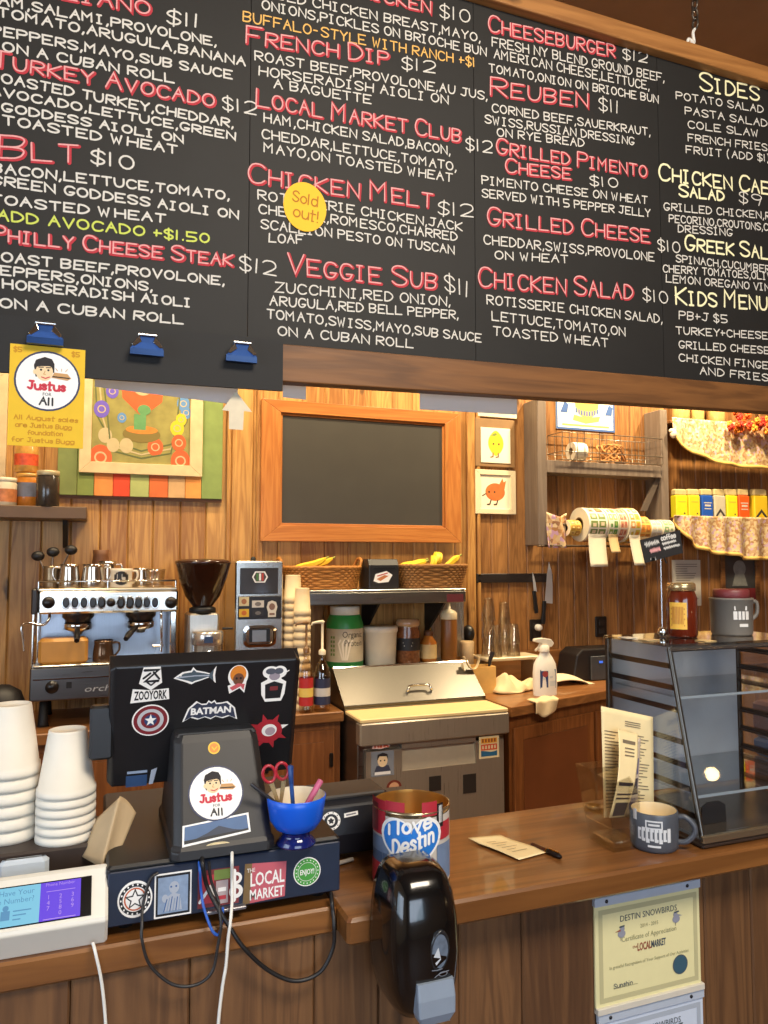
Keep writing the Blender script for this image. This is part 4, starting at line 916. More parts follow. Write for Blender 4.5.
def heart(s, mi, w, dx=0, dy=0):
    pts = []
    for i in range(61):
        a = PI * i / 60; pts.append((16 * math.sin(a) ** 3, 13 * math.cos(a) - 5 * math.cos(2 * a) - 2 * math.cos(3 * a) - math.cos(4 * a)))
    lo = {}; N = 28
    import bisect
    im = max(range(61), key=lambda i: pts[i][0])
    up = sorted(pts[:im + 1]); dn = sorted(pts[im:])
    def itp(L, x):
        for (xa, ya), (xb, yb) in zip(L, L[1:]):
            if xa <= x <= xb: return ya + (yb - ya) * ((x - xa) / (xb - xa) if xb > xa else 0)
        return L[-1][1]
    for i in range(N):
        a, c = 15.99 * i / N, 15.99 * (i + 1) / N
        for sg in (1, -1): b.poly([(dx + sg * q * s, dy + y * s) for q, y in ((a, itp(dn, a)), (c, itp(dn, c)), (c, itp(up, c)), (a, itp(up, a)))][::sg], mi, w)
heart(1.92 * u, 0, .0012, 0, zc - 2 * u); heart(1.72 * u, 2, .0016, 0, zc - 2 * u); rr = random.Random(6)
b.hand('i love', -21 * u, zc + 5 * u, 13 * u, 40 * u, 2.6 * u, 0, .0022, slope=.18, rnd=rr, jit=.03)
b.hand('Destin', -17 * u, zc - 14 * u, 14 * u, 38 * u, 2.6 * u, 0, .0022, slope=.34, rnd=rr, jit=.03)
wrap(b, cc.x, cc.y, CR, ca); b.build('label_print', [wht, M(172, 40, 54, .5, var=.06), M(34, 116, 200, .45, var=.03), blk, blk, M(110, 30, 40, .5, var=0), M(108, 128, 158, .5, var=.15), M(70, 90, 120, .5, var=.1)], t)

# soap dispenser clamped to the counter edge
SX = at(425, 930, 1.09).x; SB = YF - .003; k = (SX * math.sin(YAW) + 1.09 * math.cos(YAW)) / F
t = thing('soap_dispenser', 'glossy black wall soap dispenser with grey push lever on counter edge', 'soap dispenser', (SX, SB - .05, at(419, 1015, 1.09).z))
def srg(wl, wr, d, z, n=20):
    pts = [(SX + wr, SB, z)]
    for i in range(n + 1):
        a = PI * i / n; e = .55
        c_, s_ = math.cos(a), math.sin(a)
        x = (wr if c_ >= 0 else wl) * abs(c_) ** e * (1 if c_ >= 0 else -1); pts.append((SX + x, SB - .012 - d * s_ ** e, z))
    pts.append((SX - wl, SB, z)); return pts
lv = [(866, 15, .030), (867, 19.5, .046), (870, 25, .062), (877, 30, .074), (890, 34.5, .085), (912, 37.5, .092), (945, 39, .096), (975, 37, .093), (997, 31, .084), (1008, 25, .07), (1011, 19, .055)]
b = MB(); b.loft([srg(w * k, w * k, d, at(419, y, SB - .06).z) for y, w, d in lv]); b.build('cover', black_gloss, t)
fy = SB - .012 - .094
fdz = lambda y: at(419, y, fy).z
lever = [(984, 18, .098), (1000, 18.5, .103), (1016, 18, .104), (1026, 14, .098)]
b = MB(); 
b.loft([[(SX + .004 + s * w * k * 1.05, SB - .012 - d + (0 if f == 0 else .03), fdz(y)) for s, f in ((-1, 0), (-.5, -.0), (.5, 0), (1, 0), (1, 1), (-1, 1))] for y, w, d in lever], smooth=False)
b.build('push_lever', M(128, 140, 156, .4, var=.03), t, bevel=.003)
b = MB(); b.T = frame((SX + .012, fy + .001, fdz(955)), (1, 0, 0), (0, -.02, 1)); k2 = k * .95
b.loft([[(9.5 * k2 * math.cos(a) * q, 18 * k2 * math.sin(a) * q + (2 * k2 * math.cos(a)), w) for a in [2 * PI * i / 28 for i in range(28)]] for q, w in ((1.12, -.006), (1.1, .002), (1, .0035), (.9, .002))]); b.build('window_rim', M(36, 38, 42, .15), t)
b = MB(); b.T = frame((SX + .012, fy + .001, fdz(955)), (1, 0, 0), (0, -.02, 1)); b.disc(0, 0, 8.7 * k2, 16.4 * k2, 0, .0024); b.poly([(-8 * k2, -6 * k2), (-2 * k2, 4 * k2), (1 * k2, -8 * k2), (-4 * k2, -13 * k2)], 1, .0028); b.build('sight_window', [M(96, 108, 124, .1, var=.3, scale=90), M(190, 196, 204, .2, var=0)], t)
b = MB(); b.T = frame((SX + .012, fy - .001, fdz(977)), (1, 0, 0), (0, -.02, 1)); b.line([(-9 * k2, 4 * k2), (-4 * k2, 3.4 * k2), (2 * k2, 4 * k2)], .8 * k2, 0, .001); b.ring2(3 * k2, -1 * k2, 4 * k2, 4.8 * k2, 0, .001, ky=.5); b.line([(-6 * k2, -3 * k2), (0, 0), (9 * k2, 1 * k2)], .9 * k2, 0, .001); b.build('logo_mark', M(120, 126, 136, .4, var=0), t)

# receipt, pen, glass dish
p = [atz(*q, CT + .001) for q in ((468, 841), (500, 838), (548, 853), (519, 861))]
t = tag(MB().surf(lambda u, v: tuple((p[0] * (1 - u) + p[3] * u) * (1 - v) + (p[1] * (1 - u) + p[2] * u) * v + Vector((0, 0, .0022 + .004 * (1 - min(1, 4 * u)) + .002 * math.sin(PI * u)))), 16, 6).build('receipt', [cream_paper], solid=.0006), 'long paper receipt lying flat on the counter left of a pen', 'receipt')
origin(t, (p[0] + p[2]) / 2)
b = MB()
for i in range(6):
    u0 = .25 + .1 * i; a = p[0] * (1 - u0) + p[3] * u0; c = p[1] * (1 - u0) + p[2] * u0; q0, q1 = a + (c - a) * .2, a + (c - a) * (.7 if i % 2 else .5); e = (p[3] - p[0]) * .012; h_ = Vector((0, 0, .0038 + .002 * math.sin(PI * u0)))
    b.add([q0 + h_, q1 + h_, q1 + e + h_, q0 + e + h_], [(0, 1, 2, 3)])
b.build('print', M(150, 130, 100, .8, var=0), t)
a, c = atz(531, 844, CT + .005), atz(561, 857, CT + .005)
t = thing('pen', 'black and brown ballpoint pen lying on the counter beside the receipt', 'pen', (a + c) / 2 - Vector((0, 0, .005)))
d = c - a
MB().tube([a, a + d * .06, a + d * .55], [.002, .0048, .005], 12).build('barrel', M(70, 34, 26, .3), t)
MB().tube([a + d * .54, a + d * .6, a + d * .94, c], [.005, .0054, .0052, .003], 12).build('cap', M(26, 20, 20, .3), t)
MB().tube([a + d * .53, a + d * .55], [.0056, .0056], 12).build('ring', brass, t)
MB().tube([a + d * .62 + Vector((0, 0, .006)), a + d * .92 + Vector((0, 0, .006))], .0014, 6).build('clip', brass, t)
q = atz(592, 806, CT)
b = MB(); b.lathe([(.0005, CT), (.016, CT), (.024, CT + .006), (.022, CT + .006), (.014, CT + .002), (.0005, CT + .002)], q.x - .006, q.y - .02, 24); o = b.build('glass_dish', GLASS(226, 214, 160, .12)); origin(o, (q.x - .006, q.y - .02, CT)); tag(o, 'small shallow clear dish on the counter behind the brochure holder', 'dish')

# clear brochure holder with leaflets
vb = [atz(611, 851, CT), atz(640, 851, CT)]; VY = (vb[0].y + vb[1].y) / 2; x0, x1 = vb[0].x, vb[1].x
vt0 = at(594, 772, VY + .10); 
holder = GLASS(252, 251, 248, .14, .03)
t = thing('brochure_holder', 'clear flared acrylic holder of leaflets left of the grey mug', 'brochure holder', ((x0 + x1) / 2, VY + .04, CT))
zr0 = at(608, 770, VY).z
def vr(s, z, y0, y1, xa, xb): return [(xa, y0, z), (xb, y0, z), (xb, y1, z), (xa, y1, z)]
b = MB(); b.loft([vr(0, CT + .001, VY, VY + .075, x0, x1 + .004), vr(0, CT + .045, VY - .002, VY + .085, x0 - .004, x1 + .008)], smooth=False, caps=False)
b.loft([vr(0, CT + .045, VY - .002, VY + .085, x0 - .004, x1 + .008), vr(0, zr0 - .05, VY + .004, VY + .098, x0 - .010, x1 + .012), vr(0, at(594, 762, VY + .1).z, VY + .06, VY + .105, x0 - .012, x1 + .014)], smooth=False, caps=False)
b.add(vr(0, CT + .001, VY, VY + .075, x0, x1 + .004), [(3, 2, 1, 0)]); b.build('holder', holder, t, solid=.003)
MB().cbox(x0 + .001, x1 + .003, VY + .003, VY + .072, CT + .003, CT + .018, .003).build('base_block', GLASS(255, 250, 236, .3, .12), t)
LY = VY + .062
q = [at(*c, LY + .02) for c in ((601, 706), (653, 717), (654, 818), (604, 818))]
txt = M(120, 104, 82, .8, var=0)
def sheet(name, label, q, bow, marks, cat, col=cream_paper):
    t = thing(name, label, cat, (q[3] + q[2]) / 2)
    f = lambda u, v: tuple((q[3] * (1 - u) + q[2] * u) * (1 - v) + (q[0] * (1 - u) + q[1] * u) * v + Vector((0, bow(u, v), 0)))
    MB().surf(f, 14, 18).build('paper', col, t, solid=.0005)
    b = MB()
    for (u0, u1, v0, v1, mi) in marks:
        vs = [Vector(f(*uv)) + Vector((0, -.0012, 0)) for uv in ((u0, v0), (u1, v0), (u1, v1), (u0, v1))]; b.add(vs, [(0, 1, 2, 3)], mi)
    b.build('print', [txt, M(60, 52, 56, .8, var=0), M(90, 82, 110, .8, var=0)], t); return t
rr = random.Random(9)
mk = [(.45, .75, .90 - .02 * i, .908 - .02 * i, 0) for i in range(3)]
for i in range(24): y = .78 - i * .03; mk += [(.05, .05 + rr.uniform(.2, .34), y, y + .008, 0), (.55, .55 + rr.uniform(.2, .38), y, y + .008, 0)]
sheet('menu_leaflet', 'tall cream printed leaflet standing in the clear brochure holder', q, lambda u, v: .012 * math.sin(PI * u) * (1 - v), mk, 'leaflet')
q = [at(*c, LY - .03) for c in ((618, 729), (641, 735), (628, 818), (609, 818))]
for z_ in (0, 1): q[z_] = at(*((618, 729), (641, 735))[z_], LY - .008)
mk = [(.2, .85, .86, .9, 0), (.3, .8, .8, .815, 0), (.3, .8, .76, .775, 0), (.3, .8, .72, .735, 0), (.1, .9, .38, .42, 1), (.1, .9, .27, .29, 1), (.1, .9, .22, .24, 1), (.15, .9, .02, .18, 1)]
sheet('folded_leaflet', 'narrow folded cream leaflet curling in front of the tall leaflet', q, lambda u, v: -.014 * math.sin(PI * v) + .01 * u, mk, 'leaflet')
q = [at(*c, LY + .004) for c in ((628, 745), (642, 738), (638, 818), (626, 818))]
mk = [(.1, .9, .55, .75, 2), (.1, .9, .3, .5, 1), (.2, .8, .12, .25, 2)]
sheet('photo_leaflet', 'purple-grey printed leaflet edge behind the narrow folded one', q, lambda u, v: .004 * u, mk, 'leaflet', M(186, 168, 150, .8))

# grey mug
mc = atz(656, 849, CT); k = (mc.x * math.sin(YAW) + mc.y * math.cos(YAW)) / F; MR = 22.8 * k; MY = mc.y + MR * .3; mc = Vector((mc.x + .008, MY, CT)); MH = at(656, 808, MY).z - CT
t = thing('mug', 'dark grey mug with white lettering and cream inside on the counter', 'mug', mc)
MB().lathe([(.0005, CT), (MR * .9, CT), (MR * .97, CT + .004), (MR, CT + .012), (MR, CT + MH - .003), (MR - .001, CT + MH), (MR - .003, CT + MH)], mc.x, mc.y, 48).build('body', M(74, 78, 86, .38, var=.04), t)
MB().lathe([(MR - .003, CT + MH), (MR - .005, CT + MH - .006), (MR - .006, CT + .01), (.0005, CT + .008)], mc.x, mc.y, 48).build('inside', M(226, 204, 160, .4), t)
ha = ca2 = math.atan2(-mc.y, -mc.x) + math.radians(86)
hd = Vector((math.cos(ha), math.sin(ha), 0))
MB().tube(curve_pts([mc + hd * (MR - .003) + Vector((0, 0, MH * .84)), mc + hd * (MR + .012) + Vector((0, 0, MH * .87)), mc + hd * (MR + .028) + Vector((0, 0, MH * .68)), mc + hd * (MR + .028) + Vector((0, 0, MH * .45)), mc + hd * (MR + .014) + Vector((0, 0, MH * .24)), mc + hd * (MR - .003) + Vector((0, 0, MH * .2))], 8), .0055, 10).build('handle', M(74, 78, 86, .38, var=.04), t)
b = MB(); u = k; zc = CT + MH * .5
def prect(x0, x1, y0, y1, mi, w):
    n = max(1, int((x1 - x0) / 2.5) + 1)
    for i in range(n): b.rect((x0 + (x1 - x0) * i / n) * u, (x0 + (x1 - x0) * (i + 1) / n) * u, zc + y0 * u, zc + y1 * u, mi, w)
prect(-8, 8, 5, 13, 0, .0006); prect(-6.6, 6.6, 6.4, 11.6, 1, .0009); prect(-5, 5, 8.2, 10, 0, .0012)
prect(-16, 16.5, -6, 4.5, 2, .0003)
for i in range(8): prect(-15.5 + i * 4, -12.2 + i * 4, -6 - (i % 3), 5 + (i % 2), 0, .0006 + .00002 * i)
for i in range(7): prect(-13.6 + i * 4.1, -12.4 + i * 4.1, -4, 2.5, 1, .001)
prect(-6, 6, -12, -10, 0, .0006); prect(-22, -17, 11, 21, 0, .0006)
wrap(b, mc.x, mc.y, MR, math.atan2(-mc.y, -mc.x)); b.build('lettering', [M(206, 208, 210, .5, var=0), M(90, 94, 102, .4, var=0), M(132, 136, 142, .4, var=0)], t)

# certificates in clear sleeves on the counter front
def cert(label, q, full, tint):
    Y = YP - .006
    q = [at(*c, Y) for c in q]; x0, x1 = (q[0].x + q[3].x) / 2, (q[1].x + q[2].x) / 2; z1 = (q[0].z + q[1].z) / 2; z0 = z1 - .205 if not full else (q[2].z + q[3].z) / 2
    t = thing('certificate', label, 'certificate', ((x0 + x1) / 2, Y, z0)); W, H = x1 - x0, z1 - z0
    MB().cbox(x0, x1, Y - .001, YP - .0005, z0, z1 - .014, .0015).build('sheet', M(*tint, .7, var=.02), t)
    MB().cbox(x0 - .001, x1 + .001, Y - .004, YP - .0005, z1 - .0145, z1 + .002, .001).build('top_strip', M(176, 186, 200, .3, var=.03), t)
    MB().cbox(x0, x1 + .003, Y - .007, YP - .0005, z0 - .006, z0 + .006, .001).build('bottom_strip', M(206, 200, 186, .3, var=.03), t)
    b = MB(); b.T = frame((x0, Y - .0015, z0), (1, 0, 0), (0, 0, 1))
    bd = [(0, .012), (.010, .012)]
    g = tuple(int(v * .84) for v in tint)
    e = .008; f = .017; zt_ = H - .022
    for (a, c, d, e2) in ((e, W - e, .012, .021), (e, W - e, zt_ - .009, zt_), (e, f, .021, zt_ - .009), (W - f, W - e, .021, zt_ - .009)): b.rect(a, c, d, e2, 0)
    b.text('DESTIN SNOWBIRDS', W * .5, H * .755, .0115, 1, .0003, W * .54)
    b.text('2014 - 2015', W * .5, H * .665, .007, 2, .0003, W * .17); b.text('Certificate of Appreciation', W * .5, H * .57, .0095, 2, .0003, W * .52)
    b.text('the', W * .36, H * .49, .006, 3, .0003); b.text('LOCAL', W * .45, H * .46, .014, 3, .0003, W * .13, bold=.03); b.text('MARKET', W * .585, H * .462, .0125, 1, .0003, W * .14, bold=.03)
    b.text('In grateful Recognition of Your Support of Our Activities', W * .5, H * .345, .006, 2, .0003, W * .75)
    b.disc(W * .79, H * .245, .0185, mi=1, w=.0003); b.disc(W * .79, H * .245, .0165, mi=4, w=.0005)
    b.hand('Sunshin', W * .16, H * .17, .008, W * .17, .0012, 1, .0003, rnd=random.Random(1)); b.rect(W * .16, W * .38, H * .165, H * .169, 2, .0003)
    for cx_, sg in ((.24, 1), (.76, -1)):
        cx_ *= W; cy_ = H * .645 + (.006 if sg < 0 else 0)
        b.disc(cx_, cy_, .009, .007, 5, .0003); b.disc(cx_ + sg * .002, cy_ + .009, .005, mi=5, w=.0004); b.poly([(cx_ - sg * .003, cy_ + .009), (cx_ - sg * .016, cy_ + .005), (cx_ - sg * .002, cy_ + .005)], 3 if sg > 0 else 5, .0005); b.line([(cx_ - .004, cy_ + .013), (cx_ + .006, cy_ + .014)], .003, 1, .0006); b.line([(cx_ - .002, cy_ - .006), (cx_ - .002, cy_ - .012)], .001, 1, .0006)
    b.build('print', [M(*g, .7, var=0), M(74, 84, 92, .7, var=0), M(150, 148, 112, .7, var=0), M(150, 84, 62, .7, var=0), M(52, 86, 104, .6, var=0), M(140, 142, 156, .7, var=0)], t)
    b = MB()
    for sx in (.07, .93): b.lathe([(.0001, 0), (.0035, 0), (.003, .002), (.0001, .0025)], n=10); 
    b = None
    for sx in (.10, .87):
        m_ = MB(); m_.T = frame((x0 + W * sx, Y - .004, z1 - .006), (1, 0, 0), (0, 0, 1)); m_.lathe([(.0036, 0), (.003, .0015), (.0001, .002)], n=12); m_.build('screw', M(40, 40, 44, .3, .6), t)
cert('cream certificate of appreciation in a clear sleeve on the counter front', ((593, 898), (698, 881), (702, 986), (597, 1010)), True, (222, 214, 162))
cert('bluish certificate cut off by the bottom edge, below the cream certificate', ((597, 1014), (702, 991), (706, 1100), (601, 1120)), False, (196, 206, 222))

# cables
def cable(label, pts, r, col, group=None):
    o = MB().tube(curve_pts(pts, 10), r, 8).build('cable', col); origin(o, pts[0]); tag(o, label, 'cable', group); return o
YC = YFL - .016
def C2(*pp): return [at(x, y, Y) for x, y, Y in pp]
cable('white cable hanging from the payment terminal down the counter front', C2((93, 943, 1.222), (96, 955, YC), (102, 985, YC), (106, 1030, YC), (108, 1100, YC)), .0024, white_plastic)
cable('white cable hanging from the monitor pedestal past the drawer stickers', C2((232, 852, PY0 + .002), (232, 862, PY0 - .012), (232, 880, DY - .01), (232, 900, DY - .016), (231, 915, DY - .03), (230, 925, DY - .036), (228, 940, YC), (226, 965, YC), (222, 990, YC), (218, 1030, YC), (216, 1100, YC)), .0026, white_plastic)
cable('blue cable looping from the monitor pedestal over the drawer', C2((199, 862, PY0 + .0), (200, 872, PY0 - .012), (201, 890, DY - .01), (204, 908, DY - .02), (212, 930, DY - .034), (219, 934, DY - .034), (222, 918, DY - .028), (223, 908, DY - .012)), .0022, M(40, 90, 180, .4, var=0))
cable('thick black cable sagging from the pedestal to the drawer right corner', C2((202, 858, PY0 + .0), (203, 866, PY0 - .012), (207, 886, DY - .012), (218.5, 909, DY - .026), (229, 926, DY - .034), (244, 948, YC - .004), (268, 970, YC), (295, 981, YC), (320, 972, YC), (333, 948, YC), (334, 925, YC), (333, 912, YFL - .006), (332, 903, YFL - .002), (331, 893, DY - .004)), .0033, M(26, 24, 24, .45, var=0))
cable('thin black cable looping from the drawer star sticker under the counter edge', C2((158, 873, DY - .006), (150, 880, DY - .01), (143, 905, DY - .012), (142, 925, DY - .03), (142, 940, DY - .038), (150, 965, YC), (172, 984, YC), (195, 985, YC), (212, 972, YC), (218, 945, YC), (221, 925, DY - .036), (219, 908, DY - .026), (218, 900, DY - .016), (211, 880, DY - .012), (209, 862, PY0 - .004)), .0024, M(40, 38, 38, .45, var=0))
# kraft paper bag corner between caddy and drawer
q = [at(102, 868, 1.31), at(120, 797, 1.33), at(136, 812, 1.36), at(113, 868, 1.33)]
f = lambda u, v: tuple(((q[0] * (1 - v) + q[1] * v) * (1 - u) + (q[3] * (1 - v) + q[2] * v) * u) + Vector((0, .006 * math.sin(3 * u + v), .004 * math.sin(PI * u) * v)))
t = thing('paper_bag', 'tan paper bag flap standing between foam cups and cash drawer', 'paper bag', (q[0] + q[3]) / 2)
kraft = M(196, 168, 128, .8, var=.05)
MB().surf(f, 10, 12).build('flap', kraft, t, solid=.001)
qq = [at(96, 872, 1.30), at(96, 812, 1.32)]
f2 = lambda u, v: tuple((q[0] * (1 - v) + q[1] * v) * u + (Vector((q[0].x - .03, q[0].y + .06, q[0].z)) * (1 - v) + Vector((q[1].x - .035, q[1].y + .06, q[1].z - .05)) * v) * (1 - u))
MB().surf(f2, 8, 10).build('side_panel', kraft, t, solid=.001)

# ================================================================ back wall decoration
def decal(x, y, z): b = MB(); b.T = frame((x, y, z), (1, 0, 0), (0, 0, 1)); return b
# slatted art panel
AY = WY - .03
slat_px = [58, 78, 95, 114, 131, 150, 169, 186, 202, 223]
slat_col = [(122, 132, 72), (126, 140, 70), (222, 136, 66), (214, 70, 36), (168, 174, 104), (208, 104, 50), (198, 156, 106), (224, 146, 70), (128, 146, 78)]
A0 = at(58, 497, AY); zt_a = at(140, 366, AY).z
t = thing('framed_art', 'colourful swirling picture in a cream frame on a panel of painted slats', 'framed picture', (A0.x + .38, AY, A0.z))
for i, c in enumerate(slat_col):
    a, e = at(slat_px[i], 440, AY).x, at(slat_px[i + 1], 440, AY).x
    MB().cbox(a + .0008, e - .0008, AY, AY + .012, at(140, 497, AY).z, zt_a, .002).build('slat', M(*c, .75, var=.14, scale=14), t)
MB().box(A0.x, at(223, 440, AY).x, AY + .012, AY + .028, A0.z - .004, zt_a).build('backing', beam_wood, t)
def mitre_frame(root, o, i_, Y, d, m, name='frame_rail', z0=None):
    """o, i_ = outer and inner (x0,x1,z0,z1)"""
    a, c = o, i_
    for q in ([(a[0], a[2]), (a[1], a[2]), (c[1], c[2]), (c[0], c[2])], [(c[0], c[3]), (c[1], c[3]), (a[1], a[3]), (a[0], a[3])]):
        MB().prism(q, Y, Y + d).build(name, m[0], root, bevel=.002)
    for q in ([(a[0], a[2]), (c[0], c[2]), (c[0], c[3]), (a[0], a[3])], [(c[1], c[2]), (a[1], a[2]), (a[1], a[3]), (c[1], c[3])]):
        MB().prism(q, Y, Y + d).build(name, m[1], root, bevel=.002)
fY = AY - .014; cream_wood = M(216, 188, 140, .6, var=.12, scale=18)
mitre_frame(t, ext(80, 364, 203, 474.5, fY), ext(92, 374, 190.5, 463.5, fY), fY, .0135, (cream_wood, cream_wood))
e = ext(91, 373, 191, 464.5, fY); W, H = e[1] - e[0], e[3] - e[2]
MB().box(e[0], e[1], AY - .004, AY - .0005, e[2], e[3]).build('picture', M(150, 140, 74, .5, var=.25, scale=16), t)
b = decal(e[0], AY - .0045, e[2]); rr = random.Random(17)
b.poly([(W * .28, H * .96), (W * .72, H * .96), (W * .7, H * .7), (W * .5, H * .52), (W * .3, H * .72)], 0, .0002); b.ring2(W * .5, H * .86, .03, .045, 1, .0006); b.disc(W * .5, H * .86, .03, mi=0, w=.0005)
b.disc(W * .5, H * .33, W * .19, H * .09, 5, .0004); b.disc(W * .5, H * .38, W * .16, H * .045, 6, .0006); b.rect(W * .42, W * .54, H * .38, H * .55, 3, .0007); b.disc(W * .52, H * .6, .03, .025, 3, .0008)
for x, y, r_, mi in ((.2, .78, .028, 2), (.1, .58, .034, 2), (.92, .7, .03, 4), (.95, .6, .025, 4), (.86, .42, .032, 7), (.9, .52, .025, 7), (.88, .26, .034, 0), (.14, .3, .03, 1), (.64, .2, .036, 0), (.1, .06, .05, 0), (.9, .06, .045, 0), (.35, .2, .03, 1), (.22, .2, .028, 1), (.3, .5, .02, 4)):
    b.disc(W * x, H * y, r_, r_ * 1.2, mi, .0004 + .00002 * r_); b.ring2(W * x, H * y, r_ * .4, r_ * .55, 1, .0008)
for k_ in range(3): b.line([(W * (.03 + .04 * k_), H * .9), (W * (.06 + .05 * k_), H * .5), (W * .2, H * (.24 - .05 * k_)), (W * .5, H * (.15 - .04 * k_)), (W * .8, H * (.24 - .05 * k_)), (W * (.96 - .05 * k_), H * .5), (W * (.97 - .04 * k_), H * .9)], .007, 1 if k_ % 2 else 8, .0003)
b.build('picture_paint', [M(214, 94, 46, .5, var=.08), M(196, 176, 130, .5, var=.05), M(110, 90, 190, .5, var=0), M(98, 150, 92, .5, var=.1), M(96, 140, 190, .5, var=0), M(128, 110, 50, .5, var=0), M(214, 130, 50, .5, var=.1), M(222, 190, 40, .5, var=0), M(98, 104, 56, .5, var=.05)], t)
# left wall shelf with jars
LYs = 3.48
e = ext(-40, 505.5, 87, 518, LYs)
t = thing('wall_shelf', 'brown wooden wall shelf with jars at the left edge', 'shelf', (e[1] - .2, LYs + .13, e[2]))
MB().cbox(-.95, e[1], LYs, WY, e[2], e[3], .003).build('board', M(104, 78, 52, .5, var=.1, scale=12), t)
for x in (-.8, e[1] - .10): MB().prism([(WY, e[2]), (WY - .16, e[2]), (WY - .15, e[2] - .02), (WY - .02, e[2] - .12), (WY, e[2] - .12)], x, x + .02, 'X').build('bracket', dark, t)
SZ = e[3]
def scl(p): return (p.x * math.sin(YAW) + p.y * math.cos(YAW)) / F
def jar(name, label, cat, px, pbot, ptop, rpx, Y, Z, prof_body, body_m, lid=None, lid_m=None, band=None, band_m=None, group=None):
    """lathed vessel standing at photo column px; profile as (radius fraction, height fraction)"""
    c = at(px, pbot, Y); k = scl(c); R = rpx * k; H = at(px, ptop, Y).z - Z
    t = thing(name, label, cat, (c.x, Y, Z), 0, group)
    MB().lathe([(max(.0004, R * r), Z + H * h) for r, h in prof_body], c.x, Y, 32).build('body', body_m, t)
    if lid: MB().lathe([(max(.0004, R * r), Z + H * h) for r, h in lid], c.x, Y, 32).build('lid', lid_m, t)
    if band: MB().lathe([(R * r + .0007, Z + H * h) for r, h in band], c.x, Y, 32).build('label', band_m, t)
    return t, c, R, H
jy = LYs + .10
cyl = [(0, 0), (.92, 0), (1, .03), (1, .8), (.9, .86), (.9, .9)]
capl = [(.95, .86), (.98, .87), (.98, .98), (.93, 1), (0, 1)]
jar('jar', 'dark ribbed jar with a pale lid, rightmost on the left wall shelf', 'jar', 47.5, 503, 471, 11, jy - .06, SZ, cyl, M(58, 50, 42, .2, var=.25, scale=60, coat=.4), capl, M(196, 180, 140, .35, .3))
jar('jar', 'amber honey coloured jar with blue mark under a smaller jar on the left shelf', 'jar', 28, 503, 473, 12, jy + .05, SZ, cyl, M(196, 120, 40, .25, var=.25, scale=40, coat=.4), [(.9, .86), (.98, .88), (.98, .97), (0, 1)], M(206, 150, 70, .3), [(1, .3), (1, .7)], M(110, 110, 120, .5, var=.3, scale=30))
z2 = at(28, 473, jy + .05).z
jar('jar', 'red and yellow jar with dark wire stacked on the amber jar', 'jar', 26, 474, 440, 11, jy + .05, z2 + .001, cyl, M(206, 150, 70, .25, var=.3, scale=34, coat=.4), capl, M(170, 90, 50, .4), [(1, .2), (1, .55)], M(214, 80, 40, .5, var=.3, scale=50))
jar('jar', 'cream tub with orange label at the far left of the left wall shelf', 'jar', 4, 503, 478, 11.5, jy, SZ, cyl, M(216, 200, 168, .5, var=.06), capl, M(226, 214, 184, .5), [(1, .15), (1, .6)], M(196, 120, 70, .5, var=.3, scale=40))
e = ext(-50, 366, 7, 477, WY - .03)
t = thing('picture_frame', 'pale picture frame cut off by the left edge behind the yellow flyer', 'picture frame', ((e[0] + e[1]) / 2, WY - .03, e[2]))
i_ = (e[0] + .05, e[1] - .04, e[2] + .05, e[3] - .05)
mitre_frame(t, e, i_, WY - .03, .028, (cream_wood, cream_wood)); MB().box(i_[0], i_[1], WY - .012, WY - .003, i_[2], i_[3]).build('picture', M(170, 120, 70, .6, var=.2, scale=8), t)

# framed blank chalkboard
cY = WY - .05
P_ = [at(*q, cY) for q in ((262, 399), (461, 413), (461, 543), (260.5, 541))]
o = (((P_[0].x + P_[3].x) / 2), ((P_[1].x + P_[2].x) / 2), (P_[2].z + P_[3].z) / 2, (P_[0].z + P_[1].z) / 2)
P_ = [at(*q, cY) for q in ((281, 412), (446, 424), (445, 527), (280, 526))]
i_ = ((P_[0].x + P_[3].x) / 2, (P_[1].x + P_[2].x) / 2, (P_[2].z + P_[3].z) / 2, (P_[0].z + P_[1].z) / 2)
t = thing('wall_chalkboard', 'blank black chalkboard in a wide amber wood frame on the back wall', 'chalkboard', ((o[0] + o[1]) / 2, cY, o[2]))
mitre_frame(t, o, i_, cY, .029, (amber_trim, amber_trim_v))
mitre_frame(t, i_, (i_[0] + .012, i_[1] - .012, i_[2] + .012, i_[3] - .012), cY + .012, .016, (amber_trim, amber_trim_v), 'inner_lip')
MB().box(i_[0] - .01, i_[1] + .01, cY + .018, cY + .029, i_[2] - .01, i_[3] + .01).build('slate', M(58, 54, 46, .6, var=.08, scale=7), t)

# fruit prints
pY = WY - .022
t = thing('framed_print', 'small lemon picture on a brown board, above the onion picture', 'framed picture', (at(495, 466, pY).x, pY, at(495, 466, pY).z))
e = ext(475.5, 419, 515, 467, pY); MB().cbox(e[0], e[1], pY, WY, e[2], e[3], .003).build('backboard', M(140, 106, 66, .6, var=.1, scale=16), t)
e = ext(481, 428, 510.5, 463, pY - .004); MB().cbox(e[0], e[1], pY - .004, pY - .0005, e[2], e[3], .001).build('paper', M(234, 224, 196, .7, var=.02), t)
cx_, cz_ = (e[0] + e[1]) / 2, (e[2] + e[3]) / 2; W = e[1] - e[0]; H = e[3] - e[2]; b = decal(cx_, pY - .0045, cz_ + H * .06)
b.poly([(W * .26 * math.cos(a) * (1 + .0 * a), H * (.3 * math.sin(a) + .06 * math.sin(a) ** 7)) for a in [2 * PI * i / 30 for i in range(30)]], 0); b.poly([(-W * .2, H * .22), (-W * .02, H * .3), (W * .06, H * .26), (-W * .04, H * .2)], 2, .0003)
for s in (-.08, .1): b.disc(W * s, H * -.02, W * .03, mi=1, w=.0003, n=10)
for s in (-.1, .08): b.line([(W * s, -H * .28), (W * s, -H * .38), (W * (s - .08), -H * .4)], W * .04, 3, .0002)
